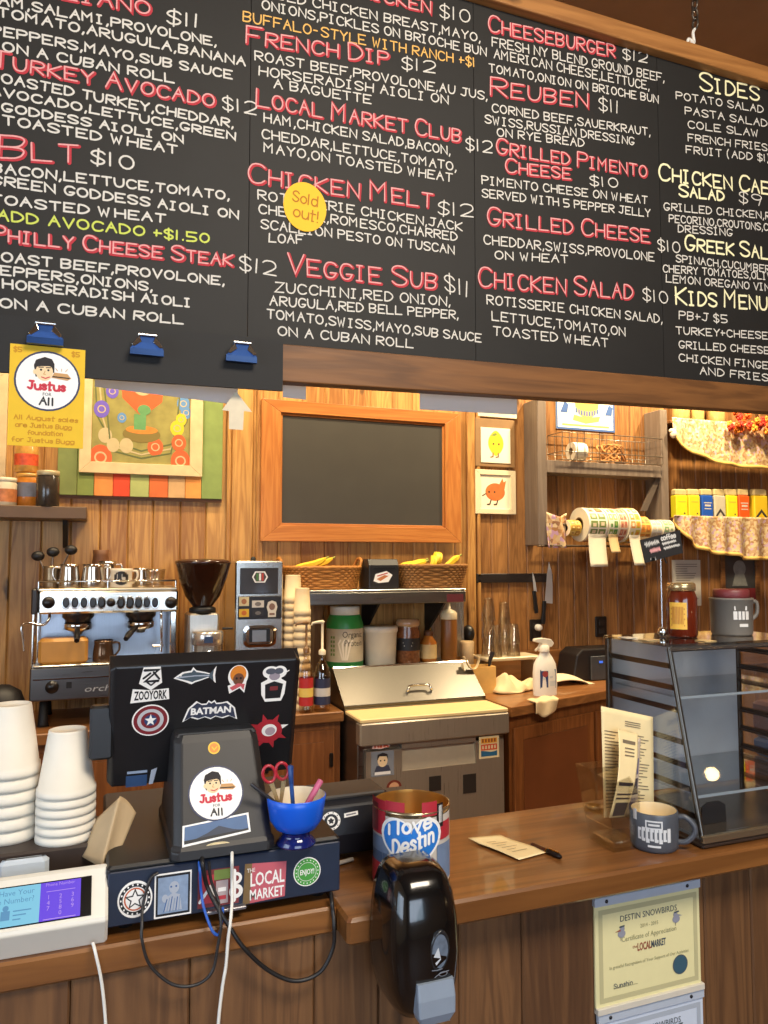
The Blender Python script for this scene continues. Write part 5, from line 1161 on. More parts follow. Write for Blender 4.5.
b.build('lemon_drawing', [M(236, 186, 34, .6, var=.1, scale=30), M(60, 40, 24, .6, var=0), M(120, 140, 60, .6, var=0), M(120, 96, 60, .6, var=0)], t)
t = thing('framed_print', 'small onion picture in a white frame below the lemon picture', 'framed picture', (at(495, 514, pY).x, pY, at(495, 514, pY).z))
e = ext(475.5, 470, 516, 514, pY); i_ = ext(480.5, 475, 511, 509, pY); mitre_frame(t, e, i_, pY, .021, (M(226, 208, 168, .5, var=.03),) * 2); MB().box(i_[0], i_[1], WY - .014, WY - .004, i_[2], i_[3]).build('paper', M(236, 224, 190, .7, var=.02), t)
W, H = i_[1] - i_[0], i_[3] - i_[2]; b = decal((i_[0] + i_[1]) / 2, WY - .0145, (i_[2] + i_[3]) / 2)
b.disc(0, 0, W * .32, H * .26, 0); b.poly([(W * .12, H * .2), (W * .24, H * .42), (W * .28, H * .3), (W * .36, H * .34), (W * .3, H * .06)], 0, .0001)
for s in (-.2, -.02): b.disc(W * s, H * 0, W * .03, mi=1, w=.0003, n=10)
for s in (-.14, .08): b.line([(W * s, -H * .24), (W * (s - .04), -H * .36), (W * (s - .12), -H * .37)], W * .04, 1, .0002)
b.line([(-W * .3, -H * .05), (-W * .42, -H * .12)], W * .03, 1, .0002); b.build('onion_drawing', [M(196, 106, 44, .6, var=.16, scale=30), M(70, 44, 24, .6, var=0)], t)
e = ext(478, 408, 517, 417.5, pY); b = MB(); b.cbox(e[0], e[1], pY, WY, e[2], e[3] + .1, .002); o = b.build('print_edge', M(228, 214, 180, .6, var=.03)); origin(o, (e[0], pY, e[2])); tag(o, 'white bottom edge of a picture showing above the lemon picture', 'picture')

# knife strip and knives
kY = WY - .02
e = ext(477, 573.5, 553, 582.5, kY); b = MB(); b.cbox(e[0], e[1], kY, WY, e[2], e[3], .003); b.box(e[0] + .01, e[1] - .01, kY - .001, kY, e[2] + .014, e[3] - .014); o = b.build('knife_strip', M(44, 38, 36, .4, .2)); origin(o, (e[0], kY, e[2])); tag(o, 'dark magnetic knife strip screwed to the back wall', 'knife rack')
def knife(label, bl, hd, wpx):
    y = kY - .004; k = scl(at(*bl[0], y)); t = thing('kitchen_knife', label, 'knife', at(*hd[1], y))
    tip, heel = at(*bl[0], y), at(*bl[1], y); d = (heel - tip); n = Vector((d.z, 0, -d.x)).normalized() * (1 if d.z < 0 else 1)
    w = wpx * k
    pts = [tip, tip + d * .25 + n * -w * .5, tip + d * .6 + n * -w * .75, heel - n * w * .9, heel + n * w * .15, tip + d * .3 + n * w * .12]
    MB().prism([(p.x, p.z) for p in pts], y, y + .0025).build('blade', M(206, 210, 216, .3, .5, 0), t)
    a, c = at(*hd[0], y), at(*hd[1], y); dd = c - a; m = Vector((dd.z, 0, -dd.x)).normalized()
    MB().loft([[a + dd * f + m * s * q * k + Vector((0, yy, 0)) for s, yy in ((-1, -.006), (1, -.006), (1, .008), (-1, .008))] for f, q in ((0, 1.6), (.15, 1.9), (.5, 1.7), (.85, 2.2), (1, 1.6))], smooth=False).build('handle', black_plastic, t, bevel=.002)
knife('small paring knife with black handle on the magnetic strip', ((532.5, 572), (534.5, 592)), ((534, 591), (536.5, 613)), 3.2)
knife('large chef knife with wide blade and black handle on the magnetic strip', ((549, 562), (546, 603)), ((544.5, 601), (543, 624)), 8.5)
# outlets
for px0, px1, lab, plug in ((530.5, 541.5, 'black wall outlet with a white plug below the knives', True), (596, 607, 'black wall outlet without a plug beside the display case top', False)):
    y = WY - .012; e = ext(px0, 619.5 if plug else 616.5, px1, 641 if plug else 637, y); t = thing('wall_outlet', lab, 'outlet', ((e[0] + e[1]) / 2, y, e[2]))
    MB().cbox(e[0], e[1], y, WY, e[2], e[3], .003).build('cover_plate', M(24, 20, 18, .4), t); mx_, mz = (e[0] + e[1]) / 2, (e[2] + e[3]) / 2
    for s in (-1, 1): MB().cbox(mx_ - .018, mx_ + .018, y - .003, y - .0002, mz + s * .024 - .016, mz + s * .024 + .016, .003).build('socket', M(40, 34, 30, .4), t)
    if plug: b = MB(); b.T = frame((mx_ + .008, y - .003, mz + .016), (1, 0, 0), (0, 0, 1)); b.lathe([(.019, 0), (.019, .02), (.015, .03), (.0004, .03)], n=20); b.build('plug', white_plastic, t)

# ---------------------------------------------------------------- grey wall cubby with label rolls
gX0 = at(524, 470, WY).x
v = ray(538, 470); gY = v.y * gX0 / v.x
gz0, gz1 = at(532, 545, gY).z, at(532, 398, gY).z
gX1 = at(668.5, 470, gY).x; st = at(547, 470, gY).x - gX0; st2 = gX1 - at(661.5, 470, gY).x
t = thing('wall_cubby', 'grey painted wooden wall rack with an open shelf above the label rolls', 'wall rack', ((gX0 + gX1) / 2, gY, gz0))
MB().cbox(gX0, gX0 + st, gY, WY - .001, gz0, gz1, .003).build('side_panel', grey_wood, t); MB().cbox(gX1 - st2, gX1, gY, WY - .001, gz0 + .0, gz1, .003).build('side_panel', grey_wood, t)
e = ext(547, 463, 661, 475, gY); sz1 = e[3]
MB().cbox(gX0 + st, gX1 - st2, gY + .002, WY - .001, e[2], e[3], .002).build('shelf', grey_wood, t)
br = [at(641, 511, gY + .03), at(655, 478, gY + .03)]
MB().prism([(br[0].x, br[0].z), (br[0].x + .035, br[0].z), (br[1].x + .035, br[1].z), (br[1].x, br[1].z)], gY + .02, gY + .04).build('brace', M(84, 72, 62, .6), t)
lz = at(590, 546, gY).z
b = MB()
for j in range(5): b.tube([(gX0 + st + .001, gY - .05 + j * .04, lz), (gX1 - st2 - .001, gY - .05 + j * .04, lz)], .004, 6)
for j in range(16): x = gX0 + st + .03 + j * (gX1 - gX0 - .12) / 15; b.tube([(x, gY - .05, lz), (x, WY - .02, lz)], .003, 6)
b.build('wire_tray', M(110, 98, 84, .4, .5), t)
e = ext(556, 403, 614.5, 430.5, WY - .006); b = MB(); b.box(e[0], e[1], WY - .006, WY - .001, e[2], e[3] + .12)
b.T = frame((e[0], WY - .0065, e[2]), (1, 0, 0), (0, 0, 1)); W = e[1] - e[0]; H = e[3] - e[2]
for q in ((0, W, 0, .012), (0, .012, 0, H + .1), (W - .012, W, 0, H + .1)): b.rect(*q, 1, .0002)
b.poly([(W * .3, H * .55), (W * .5, H * .45), (W * .75, H * .55), (W * .72, H * .35), (W * .5, H * .25), (W * .28, H * .35)], 2, .0003); b.disc(W * .52, H * .95, W * .2, mi=2, w=.0002)
for i in range(9): a = -.9 + 1.8 * i / 8; b.rect(W * (.52 + .2 * a) - .006, W * (.52 + .2 * a) + .006, H * (.64 - .12 * (1 - a * a)), H * (.82 - .12 * (1 - a * a)), 1, .0006)
for s in (.14, .9): b.poly([(W * (s - .07), H * .6), (W * s, H * 1.0), (W * (s + .07), H * .9), (W * (s + .05), H * .6)], 1, .0005)
b.rect(W * .1, W * .9, H * .14, H * .2, 2, .0004)
o = b.build('wall_poster', [M(226, 222, 206, .6, var=.02), M(52, 84, 140, .6, var=.05), M(216, 168, 80, .6, var=.05)]); origin(o, (e[0], WY - .006, e[2])); tag(o, 'blue and yellow crest poster on the wall behind the grey rack', 'poster')
# wire basket with paper rolls on the rack's shelf
e = ext(556, 437, 655, 463, gY + .03); bz = sz1
t = thing('wire_basket', 'wire basket holding a paper roll and brown twine on the grey rack shelf', 'basket', ((e[0] + e[1]) / 2, gY + .06, bz))
b = MB(); y0, y1 = gY - .035, WY - .03
for z in (bz + .004, bz + .05, e[3]): b.tube([(e[0], y0, z), (e[1], y0, z), (e[1], y1, z), (e[0], y1, z)], .0028, 6, True)
for i in range(15): x = e[0] + (e[1] - e[0]) * i / 14; b.tube([(x, y0, e[3]), (x, y0, bz + .004), (x, y1, bz + .004), (x, y1, e[3])], .002, 5)
b.build('wires', M(160, 150, 136, .3, .8), t)
c = at(569, 452, gY + .055); R = .052
def hroll(name, x0, x1, y, z, R, r, m_side, m_face, parent):
    b = MB()
    n = 32; prof = [(x0, r), (x0, R), (x1, R), (x1, r), (x0, r)]
    rings = [[(x, y + q * math.cos(2 * PI * i / n), z + q * math.sin(2 * PI * i / n)) for i in range(n)] for x, q in prof]
    for k in range(4): b.loft([rings[k], rings[k + 1]], mi=0 if k == 1 else 1, caps=False, smooth=(k % 2 == 1))
    return b.build(name, [m_side, m_face], parent)
t = thing('paper_roll', 'white paper roll lying in the wire basket', 'paper roll', (c.x, gY + .02, bz + .008)); hroll('roll', c.x - .012, c.x + .07, gY + .02, bz + .008 + R, R, .02, M(232, 222, 200, .7), M(226, 212, 184, .7), t); hroll('core', c.x - .013, c.x + .069, gY + .02, bz + .008 + R, .021, .018, M(150, 120, 80, .7), M(130, 100, 66, .7), t)
rr = random.Random(31); pts = []
cx_ = at(610, 455, gY + .06).x
for i in range(60): a = i * .9; pts.append((cx_ + .085 * math.cos(a) * rr.uniform(.5, 1.2), gY + .045 + .04 * math.sin(a), bz + .062 + .05 * math.sin(a * 1.37 + 1)))
o = MB().tube(curve_pts(pts, 4), .0065, 6).build('twine_bundle', M(170, 116, 60, .8, var=.2)); origin(o, (cx_, gY + .065, bz)); tag(o, 'tangle of brown twine and ribbon in the wire basket', 'twine')
# label rolls on a rod
rY = gY - .012
lab_m = lambda c, c2: M(*c, .55, var=.0) if False else None
def printed(base, spots, sc_v):
    m = bpy.data.materials.new('printed_labels'); m.use_nodes = True; nt = m.node_tree; bs = nt.nodes['Principled BSDF']; bs.inputs['Roughness'].default_value = .5
    tc = nt.nodes.new('ShaderNodeTexCoord'); vo = nt.nodes.new('ShaderNodeTexVoronoi'); vo.inputs['Scale'].default_value = sc_v
    nt.links.new(tc.outputs['Object'], vo.inputs['Vector']); cr_ = nt.nodes.new('ShaderNodeValToRGB'); cr_.color_ramp.interpolation = 'CONSTANT'
    el = cr_.color_ramp.elements; el[0].color = rgb(*base); el[0].position = 0
    for i, c in enumerate(spots):
        q = el.new((i + 1) / (len(spots) + 1)); q.color = rgb(*c)
    el.remove(el[-1]) if el[-1].position == 1 and len(el) > len(spots) + 1 else None
    sp = nt.nodes.new('ShaderNodeSeparateColor'); nt.links.new(vo.outputs['Color'], sp.inputs[0]); nt.links.new(sp.outputs[0], cr_.inputs[0]); nt.links.new(cr_.outputs[0], bs.inputs['Base Color']); return m
paperw = M(232, 220, 190, .7, var=.03); paperg = M(206, 176, 124, .7, var=.04)
zc_ = at(600, 525, rY).z
rolls = [(566, 577, 533, 16, (206, 170, 70), [(170, 120, 50), (226, 200, 120)], 'small gold label roll at the left end of the label rolls', None),
 (579, 597.5, 525, 34, (232, 222, 200), [(170, 96, 70), (120, 136, 76), (220, 196, 160)], 'big cream label roll with red and green prints, left of the green roll', (596, 613, 543, 570, paperw)),
 (598.5, 608.5, 525, 33.5, (226, 220, 190), [(86, 134, 62), (140, 160, 80), (226, 220, 190)], 'green label roll between the two cream printed rolls', (607, 618, 543, 556, paperg)),
 (609.5, 617.5, 524.5, 33, (226, 206, 180), [(176, 96, 80), (210, 150, 110)], 'narrow red printed label roll between green and yellow rolls', None),
 (618.5, 630, 524, 35, (232, 222, 186), [(206, 180, 60), (220, 140, 60), (232, 222, 186)], 'big yellow printed label roll near the middle of the rod', (620, 636, 543, 568, paperw)),
 (631.5, 643, 529, 26, (226, 180, 90), [(214, 130, 50), (170, 110, 50)], 'orange label roll right of the big yellow roll', (643, 659, 555, 574, paperg)),
 (645.5, 656, 528, 19, (226, 218, 200), [(200, 196, 180), (206, 190, 150)], 'small pale clear label roll right of the orange roll', None),
 (657, 668, 527, 19.5, (206, 206, 180), [(130, 160, 110), (214, 200, 170)], 'small green and pink label roll at the right end of the rod', None)]
for (p0, p1, pc, dia, base, spots, lab, tail) in rolls:
    x0, x1 = at(p0, pc, rY).x, at(p1, pc, rY).x; k = scl(at(p0, pc, rY)); R = dia / 2 * k
    t = thing('label_roll', lab, 'label roll', ((x0 + x1) / 2, rY, zc_ - R), 0, 'label rolls on the grey rack')
    zz = zc_ - (0 if dia > 30 else .02)
    hroll('roll', x0, x1, rY, zz, R, R * .42, M(*base, .55, var=.03), paperw, t)
    b = MB(); na = 13 if dia > 30 else 9; W_ = x1 - x0; rr = random.Random(int(p0))
    for ia in range(na):
        a0_, a1_ = 2 * PI * (ia + .1) / na, 2 * PI * (ia + .9) / na
        for lo_, hi_ in (((.1, .47), (.53, .9)) if W_ > .04 else ((.14, .86),)):
            mi = rr.randrange(len(spots)); q_ = [(x0 + W_ * f_, rY + (R + .0006) * math.cos(a_), zz + (R + .0006) * math.sin(a_)) for a_ in (a0_, (a0_ + a1_) / 2, a1_) for f_ in (lo_, hi_)]
            b.add(q_, [(0, 1, 3, 2), (2, 3, 5, 4)], mi)
            am = (a0_ + a1_) / 2 + rr.uniform(-.06, .06); q_ = [(x0 + W_ * (lo_ + (hi_ - lo_) * f_), rY + (R + .0012) * math.cos(a_), zz + (R + .0012) * math.sin(a_)) for a_ in (am - .1, am + .1) for f_ in (.25, .75)]
            b.add(q_, [(0, 1, 3, 2)], (mi + 1) % len(spots) if len(spots) > 1 else 0)
    b.build('label_print', [M(*c_, .5, var=.08, scale=80) for c_ in spots], t)
    hroll('core', x0 - .001, x1 + .001, rY, zz, R * .43, R * .36, paperg, M(120, 90, 56, .7), t)
    if tail:
        a, b_, c0, c1, mm = tail; q0, q1 = at(a, c0 - 6, rY - R * .9), at(b_, c1, rY - R * .9); w = (x1 - x0) * .92; dx = (q1.x - q0.x - w) * .6; hh = q0.z - q1.z
        xs = x0 + .004
        MB().surf(lambda u, v: (xs + u * w + dx * (1 - v), rY - R * .92 - .012 * (1 - v) + .01 * math.sin(2 * v), zz - R * .55 - hh * (1 - v) + .0), 3, 10).build('paper_tail', mm, t, solid=.0006)
b = MB(); b.tube([(gX0 + st, rY, zc_), (gX1 - st2 * .2, rY, zc_)], .007, 10); o = b.build('roll_rod', M(96, 80, 66, .4, .4)); o.parent = None; origin(o, (gX0 + st, rY, zc_)); tag(o, 'dark rod carrying the label rolls in front of the grey rack', 'rod')
# patterned cloth scrap at the left end of the tray
floral = printed((206, 176, 130), [(190, 150, 176), (170, 120, 70), (222, 196, 150), (150, 104, 66), (200, 160, 110)], 46)
e = ext(547, 512, 566, 548, rY)
f = lambda u, v: (e[0] + (e[1] - e[0]) * u, rY - .02 + .05 * math.sin(u * 7 + v * 2) * .5, e[2] + (e[3] - e[2]) * v * (1 - .15 * math.sin(3 * u)))
o = MB().surf(f, 14, 14).build('cloth_scrap', floral, solid=.004); origin(o, (e[0], rY, e[2])); tag(o, 'bunched floral cloth at the left end of the label rolls', 'cloth')

# ---------------------------------------------------------------- right-hand shelves with gathered fabric valances
vY = 3.60
def fabric_shelf(label, ptop, hem, pz, freq, amp):
    X0 = at(hem[0][0], hem[0][1], vY).x; X1 = 4.35; zt = at(700, ptop, vY).z
    t = thing('fabric_shelf', label, 'shelf', ((X0 + X1) / 2, vY + .1, zt - .02))
    MB().cbox(X0 + .02, X1, vY + .02, WY - .001, zt - .024, zt - .004, .003).build('board', beam_wood, t)
    hp = [at(px, py, vY) for px, py in hem]; hp.append(Vector((X1, vY, hp[-1].z)))
    def hz(x):
        for a, c in zip(hp, hp[1:]):
            if a.x <= x <= c.x: return a.z + (c.z - a.z) * (x - a.x) / max(1e-6, c.x - a.x)
        return hp[-1].z if x > hp[0].x else hp[0].z
    def f(u, v):
        x = X0 + (X1 - X0) * u; s = 1 - v
        y = vY - .012 - amp * s ** .7 * math.sin(x * freq + .8 * math.sin(x * 7)) - .03 * s * math.sin(PI * min(1, u * 2)) * 0
        return (x, y, zt + .006 + (hz(x) - zt) * s)
    MB().surf(f, 150, 22).build('valance', floral_v, t, solid=.003)
    MB().surf(lambda u, v: (f(u, 0)[0], f(u, 0)[1] - .003 - .003 * v, f(u, 0)[2] - .006 + .022 * v), 150, 2).build('hem_band', M(222, 182, 96, .7, var=.08), t, solid=.002)
    return t, zt, X0
floral_v = printed((206, 178, 132), [(198, 166, 176), (184, 140, 92), (220, 196, 150), (194, 158, 116), (212, 186, 136), (172, 128, 88)], 74)
up, uz, ux = fabric_shelf('upper shelf edged with gathered floral cloth at the right', 421, [(671, 437), (680, 446), (692, 454), (706, 460), (722, 465), (740, 468), (768, 470)], 0, 26, .012)
lo, lz_, lx = fabric_shelf('lower shelf edged with ruffled floral cloth under the row of drink packets', 517, [(673, 523), (683, 537), (697, 549), (717, 555), (735, 556), (742, 560), (768, 560)], 0, 44, .02)
o = MB(); c = at(671, 434, vY); o.ball((c.x, vY - .02, c.z), (.022, .02, .03), 14, 10); o.ball((c.x - .015, vY - .02, c.z + .015), (.016, .014, .014), 12, 8); o.build('knot', M(226, 208, 180, .8, var=.1), up)
# packets on the lower shelf
pk = [(676, 688, (226, 212, 40), 'yellow drink packet at the left end of the row on the ruffled shelf', 0), (689, 700.5, (224, 204, 44), 'yellow drink packet next to the blue one, left side', 0), (702, 713.5, (32, 84, 176), 'blue drink packet between yellow and clear packets', 1), (714.5, 726, (196, 186, 160), 'clear drink packet with pale label right of the blue one', 2), (727, 738, (230, 218, 40), 'yellow drink packet between the clear and the orange packet', 0), (739, 750, (222, 92, 30), 'orange red drink packet right of the middle of the row', 1), (754.5, 768, (226, 190, 40), 'yellow packet with dark chevron at the right end of the row', 2)]
for p0, p1, c, lab, kind in pk:
    y = vY + .04; e = ext(p0, 489, p1, 517, y); t = thing('drink_packet', lab, 'packet', ((e[0] + e[1]) / 2, y + .03, lz_ - .004), 0, 'drink packets on the ruffled shelf')
    z0 = lz_ - .004; z1 = e[3]; zs = z0 + (z1 - z0) * .78
    MB().cbox(e[0] + .002, e[1] - .002, y, y + .05, z0, zs, .004).build('body', M(*c, .4, var=.04), t)
    MB().cbox(e[0] + .003, e[1] - .003, y + .004, y + .046, zs + .0005, z1, .006).build('clear_top', M(206, 184, 130, .2, var=.1, coat=.3), t)
    b = decal((e[0] + e[1]) / 2, y - .0006, (z0 + zs) / 2); w = e[1] - e[0]; h = zs - z0
    if kind == 1: b.rect(-w * .34, w * .34, h * .16, h * .2, 0); b.rect(-w * .3, w * .3, -h * .1, -h * .06, 0); b.rect(-w * .26, w * .26, h * .02, h * .1, 0)
    elif kind == 2: b.poly([(-w * .4, -h * .5), (-w * .4, -h * .36), (0, -h * .06), (w * .4, -h * .36), (w * .4, -h * .5), (0, -h * .2)], 0)
    else: b.disc(w * .2, -h * .3, w * .06, mi=0); b.rect(-w * .3, w * .3, h * .2, h * .24, 1)
    b.build('print', [M(60, 54, 50, .5, var=0) if kind != 1 else M(206, 196, 180, .5, var=0), M(206, 186, 60, .5, var=0)], t)
# things on the upper shelf: autumn flowers and jars
rr = random.Random(44); e = ext(726, 418, 764, 431, vY - .04)
t = thing('flower_garland', 'bunch of orange and red artificial flowers on the upper cloth shelf', 'flowers', ((e[0] + e[1]) / 2, vY + .05, uz))
fm = [M(226, 96, 26, .7, var=.1), M(196, 50, 30, .7, var=.1), M(232, 140, 40, .7, var=.1)]
for i in range(26):
    x = rr.uniform(e[0], e[1]); z = rr.uniform(e[2] - .0, e[3] + .03); y = vY - .058 + rr.uniform(-.02, .012); r_ = rr.uniform(.018, .03); b = MB(); tilt = rr.uniform(-.5, .5)
    for k in range(7):
        a = 2 * PI * k / 7 + tilt; b.ball((x + r_ * .6 * math.cos(a), y - .004 + .006 * (k % 2), z + r_ * .6 * math.sin(a)), (r_ * .5, r_ * .25, r_ * .5), 8, 5)
    b.ball((x, y - .008, z), r_ * .3, 8, 6); b.build('blossom', fm[i % 3], t)
for px, r_, lab in ((681, 8.5, 'glass jar with pale lid at the left on the upper cloth shelf'), (697, 7, 'second glass jar on the upper cloth shelf, left of the flowers'), (716, 9, 'wide glass jar just left of the orange flowers on the upper shelf')):
    jar('jar', lab, 'jar', px, 422, 398, r_, vY + .07, uz - .003, cyl, M(206, 170, 104, .2, var=.2, coat=.4), capl, M(214, 196, 150, .35, .3), group='jars on the upper cloth shelf')
# papers on the wall
e = ext(672.5, 560, 701, 606, WY - .004); b = MB(); b.box(e[0], e[1], WY - .003, WY - .0005, e[2], e[3]); b.T = frame((e[0], WY - .0034, e[2]), (1, 0, 0), (0, 0, 1)); W, H = e[1] - e[0], e[3] - e[2]
rr = random.Random(2)
for i in range(16): b.rect(W * .12, W * rr.uniform(.5, .9), H * (.9 - .05 * i), H * (.915 - .05 * i), 1, .0003)
o = b.build('wall_notice', [M(190, 184, 168, .7, var=.03), M(120, 112, 100, .7, var=0)]); origin(o, (e[0], WY - .003, e[2])); tag(o, 'printed white notice sheet on the wall behind the honey jar', 'notice')
e = ext(722, 552, 760, 606, WY - .02); t = thing('wall_poster', 'dark framed picture with red lower edge behind the grey pitcher', 'framed picture', ((e[0] + e[1]) / 2, WY - .02, e[2]))
i_ = (e[0] + .03, e[1] - .03, e[2] + .02, e[3] - .02); mitre_frame(t, e, i_, WY - .02, .018, (beam_wood, beam_wood)); MB().box(i_[0], i_[1], WY - .008, WY - .002, i_[2], i_[3]).build('picture', M(52, 56, 58, .4, var=.3, scale=12), t)
b = decal(i_[0], WY - .0085, i_[2]); W, H = i_[1] - i_[0], i_[3] - i_[2]; b.rect(0, W, 0, H * .3, 0); b.disc(W * .5, H * .72, W * .2, mi=1, w=.0002); b.poly([(W * .25, H * .35), (W * .35, H * .6), (W * .65, H * .6), (W * .75, H * .35)], 1, .0002); b.build('picture_print', [M(128, 40, 46, .5, var=.1), M(120, 124, 120, .5, var=.2)], t)

# ================================================================ back counters
BT = .93
def door_on(root, name, x0, x1, y, z0, z1, hx=None, ang=None):
    d = MB(); t = .05
    d.cbox(x0, x1, y - .018, y, z0, z1, .003); o = d.build(name, cab_wood, root)
    p = MB(); p.cbox(x0 + t, x1 - t, y - .022, y - .0185, z0 + t, z1 - t, .006); p.build('door_panel', cab_wood, o)
    if hx is not None: h = MB(); h.cbox(hx - .008, hx + .008, y - .032, y - .0185, z1 - .16, z1 - .10, .003); h.build('latch', M(40, 32, 26, .35, .5), o)
    return o
PX0, PX1, PYF = 1.058, 1.775, 3.035
t = thing('back_counter', 'wooden back counter under the espresso machine, left of the steel prep table', 'counter', (.1, 3.5, 0))
MB().cbox(-1.6, PX0 - .006, 3.235, WY - .001, BT - .045, BT, .004).build('countertop', back_top_wood, t)
MB().box(-1.6, PX0 - .012, 3.275, WY - .002, .08, BT - .0455).build('cabinet', cab_wood, t)
xs = [-1.55, -.9, -.28, .34, .74, PX0 - .03]
for a, c in zip(xs, xs[1:]): door_on(t, 'door', a + .012, c - .012, 3.274, .12, BT - .08, c - .03)
MB().box(-1.6, PX0 - .012, 3.33, WY - .002, 0, .0795).build('kick_board', dark, t)
# right counter: its front edge runs back at an angle
R1, R2 = Vector((PX1 + .012, 3.04)), Vector((2.46, 3.255))
d_ = (R2 - R1).normalized(); R3 = R1 + d_ * 2.0
t = thing('back_counter', 'wooden back counter with the spray bottle and towel, right of the prep table', 'counter', (2.4, 3.5, 0))
MB().prism([(R1.x, R1.y), (R3.x, R3.y), (R3.x, WY - .024), (R1.x, WY - .024)], BT - .045, BT, 'Z').build('countertop', back_top_wood, t, bevel=.004)
n_ = Vector((-d_.y, d_.x))
Q1, Q2 = R1 + n_ * .035 + d_ * .02, R3 + n_ * .035
MB().prism([(Q1.x, Q1.y), (Q2.x, Q2.y), (Q2.x, WY - .03), (Q1.x, WY - .03)], .08, BT - .0455, 'Z').build('cabinet', cab_wood, t)
ang = math.atan2(d_.y, d_.x)
for k in range(3):
    b = MB(); b.T = Matrix.Translation((Q1.x, Q1.y, 0)) @ Matrix.Rotation(ang, 4, 'Z'); a = .02 + k * .62
    b.cbox(a, a + .6, -.018, -.0005, .12, BT - .10, .003); o = b.build('door', cab_wood, t)
    b = MB(); b.T = Matrix.Translation((Q1.x, Q1.y, 0)) @ Matrix.Rotation(ang, 4, 'Z'); b.cbox(a + .06, a + .54, -.022, -.0185, .18, BT - .16, .006); b.build('door_panel', M(112, 62, 32, .4, var=.1, scale=8), o)

# ---------------------------------------------------------------- sandwich prep table
brushed = STEEL(184, 172, 154, .3, 'Z', 'satin_steel'); _p = brushed.node_tree.nodes['Principled BSDF']; _p.inputs['Metallic'].default_value = .68; _p.inputs['Anisotropic'].default_value = .9; _p.inputs['Anisotropic Rotation'].default_value = ANROT
_g = brushed.node_tree.nodes.new('ShaderNodeTangent'); _g.direction_type = 'RADIAL'; _g.axis = 'Z'; brushed.node_tree.links.new(_g.outputs[0], _p.inputs['Tangent'])
t = thing('prep_table', 'stainless steel sandwich prep table with sloped lid and cutting board', 'prep table', ((PX0 + PX1) / 2, 3.4, 0))
za = at(430, 741, PYF).z
MB().cbox(PX0 + .004, PX1 - .004, PYF + .045, WY - .03, .12, BT - .016, .004).build('cabinet', steel_d, t)
MB().cbox(PX0, PX1, PYF, PYF + .06, za, BT - .018, .006).build('apron', brushed, t)
MB().cbox(PX0 + .003, PX1 - .003, PYF + .004, PYF + .215, BT - .0175, BT, .004).build('cutting_board', M(226, 196, 138, .5, var=.03, scale=20), t)
dz1 = at(430, 746, PYF + .02).z; e = ext(366, 745, 504, 860, PYF + .02)
DX_ = (e[0], e[1]); dY = PYF + .018
dz0 = .2
rc_ = ext(402, 739, 476, 767, dY)
b = MB()
for q in ((DX_[0], rc_[0], dz0, dz1), (rc_[1], DX_[1], dz0, dz1), (rc_[0], rc_[1], dz0, rc_[2]), (rc_[0], rc_[1], rc_[3], dz1)): b.box(q[0], q[1], dY, dY + .026, q[2], q[3])
door = b.build('door', brushed, t)
MB().prism([(dY + .004, rc_[2]), (dY + .0255, rc_[2]), (dY + .0255, rc_[3])], rc_[0] + .0005, rc_[1] - .0005, 'X').build('handle_recess', M(196, 184, 160, .35, .45, .04), door)
MB().box(rc_[0] - .004, rc_[1] + .004, dY - .004, dY + .001, rc_[3], rc_[3] + .008).build('handle_lip', dark, door)
for q in ((429, 776, 441, 791), (463, 774, 476, 793)): e = ext(*q, dY); MB().box(e[0], e[1], dY - .0015, dY - .0002, e[2], e[3]).build('magnet', M(40, 34, 30, .5), door)
ff = Face((0, dY, 0), (1, 0, 0), (0, 0, 1))
b = ff.mb(381, 743); b.poly([(-9, -5), (-7, 3), (0, 7), (6, 4), (9, -4), (0, -6)], 0); b.hand('mil', -6, -4, 8, 10, 1.6, 1, .0003, rnd=random.Random(3)); b.hand('k', 4, -4, 8, 3, 1.6, 1, .0003); b.build('milk_sticker', [M(236, 200, 190, .5, var=0), M(206, 92, 60, .5, var=0)], t)['label'] = 'pale wavy lettered sticker'
b = ff.mb(382.5, 763.5); b.rect(-11.5, 11.5, -12.5, 12.5, 0); b.poly([(-9, -10), (-6, -2), (6, -2), (9, -10)], 3, .0002); b.disc(0, 3, 5, 6.4, 1, .0004); b.poly([(-5.5, 3), (-5, 9), (0, 11), (5, 9), (5.5, 3), (4, 7), (-3, 7.5)], 2, .0006)
for s in (-2, 2): b.disc(s, 3, .8, mi=2, w=.0006, n=8)
b.rect(-8, 8, -11, -8, 4, .0006); b.build('portrait_sticker', [M(130, 134, 140, .5, var=.05), skin, hairm, M(60, 64, 84, .5, var=0), wht], t)['label'] = 'square sticker of a dark-haired person'
b = ff.mb(489, 747); b.rect(-10, 10, -11, 11, 0); b.rect(-8, 8, 4, 9, 1, .0002); b.rect(-8, 8, -3, 3, 2, .0002); b.poly([(-8, -9), (8, -9), (8, -4), (2, -5), (-8, -3)], 3, .0003)
for i in range(5): b.rect(-7 + i * 3, -5.4 + i * 3, 5, 8.4, 4, .0004); b.rect(-7 + i * 3, -5.2 + i * 3, -1.6, 1.8, 0, .0004)
b.build('beach_sticker', [M(226, 206, 160, .5, var=0), M(232, 160, 50, .5, var=0), M(214, 76, 40, .5, var=0), M(40, 96, 130, .5, var=0), M(150, 70, 40, .5, var=0)], t)['label'] = 'orange and blue square sticker'
b = ff.mb(394, 787); b.poly([(7.5 * math.cos(a), 7 * math.sin(a)) for a in [PI * i / 16 for i in range(17)]], 0); b.poly([(5 * math.cos(a), 4.8 * math.sin(a)) for a in [PI * i / 16 for i in range(17)]], 1, .0002); b.build('arch_sticker', [M(120, 50, 36, .5, var=0), M(214, 160, 120, .5, var=0)], t)['label'] = 'brown half-round sticker'
LY0, LZ0 = PYF + .222, BT + .004
LYr = 3.44; LZr = at(400, 667, LYr).z
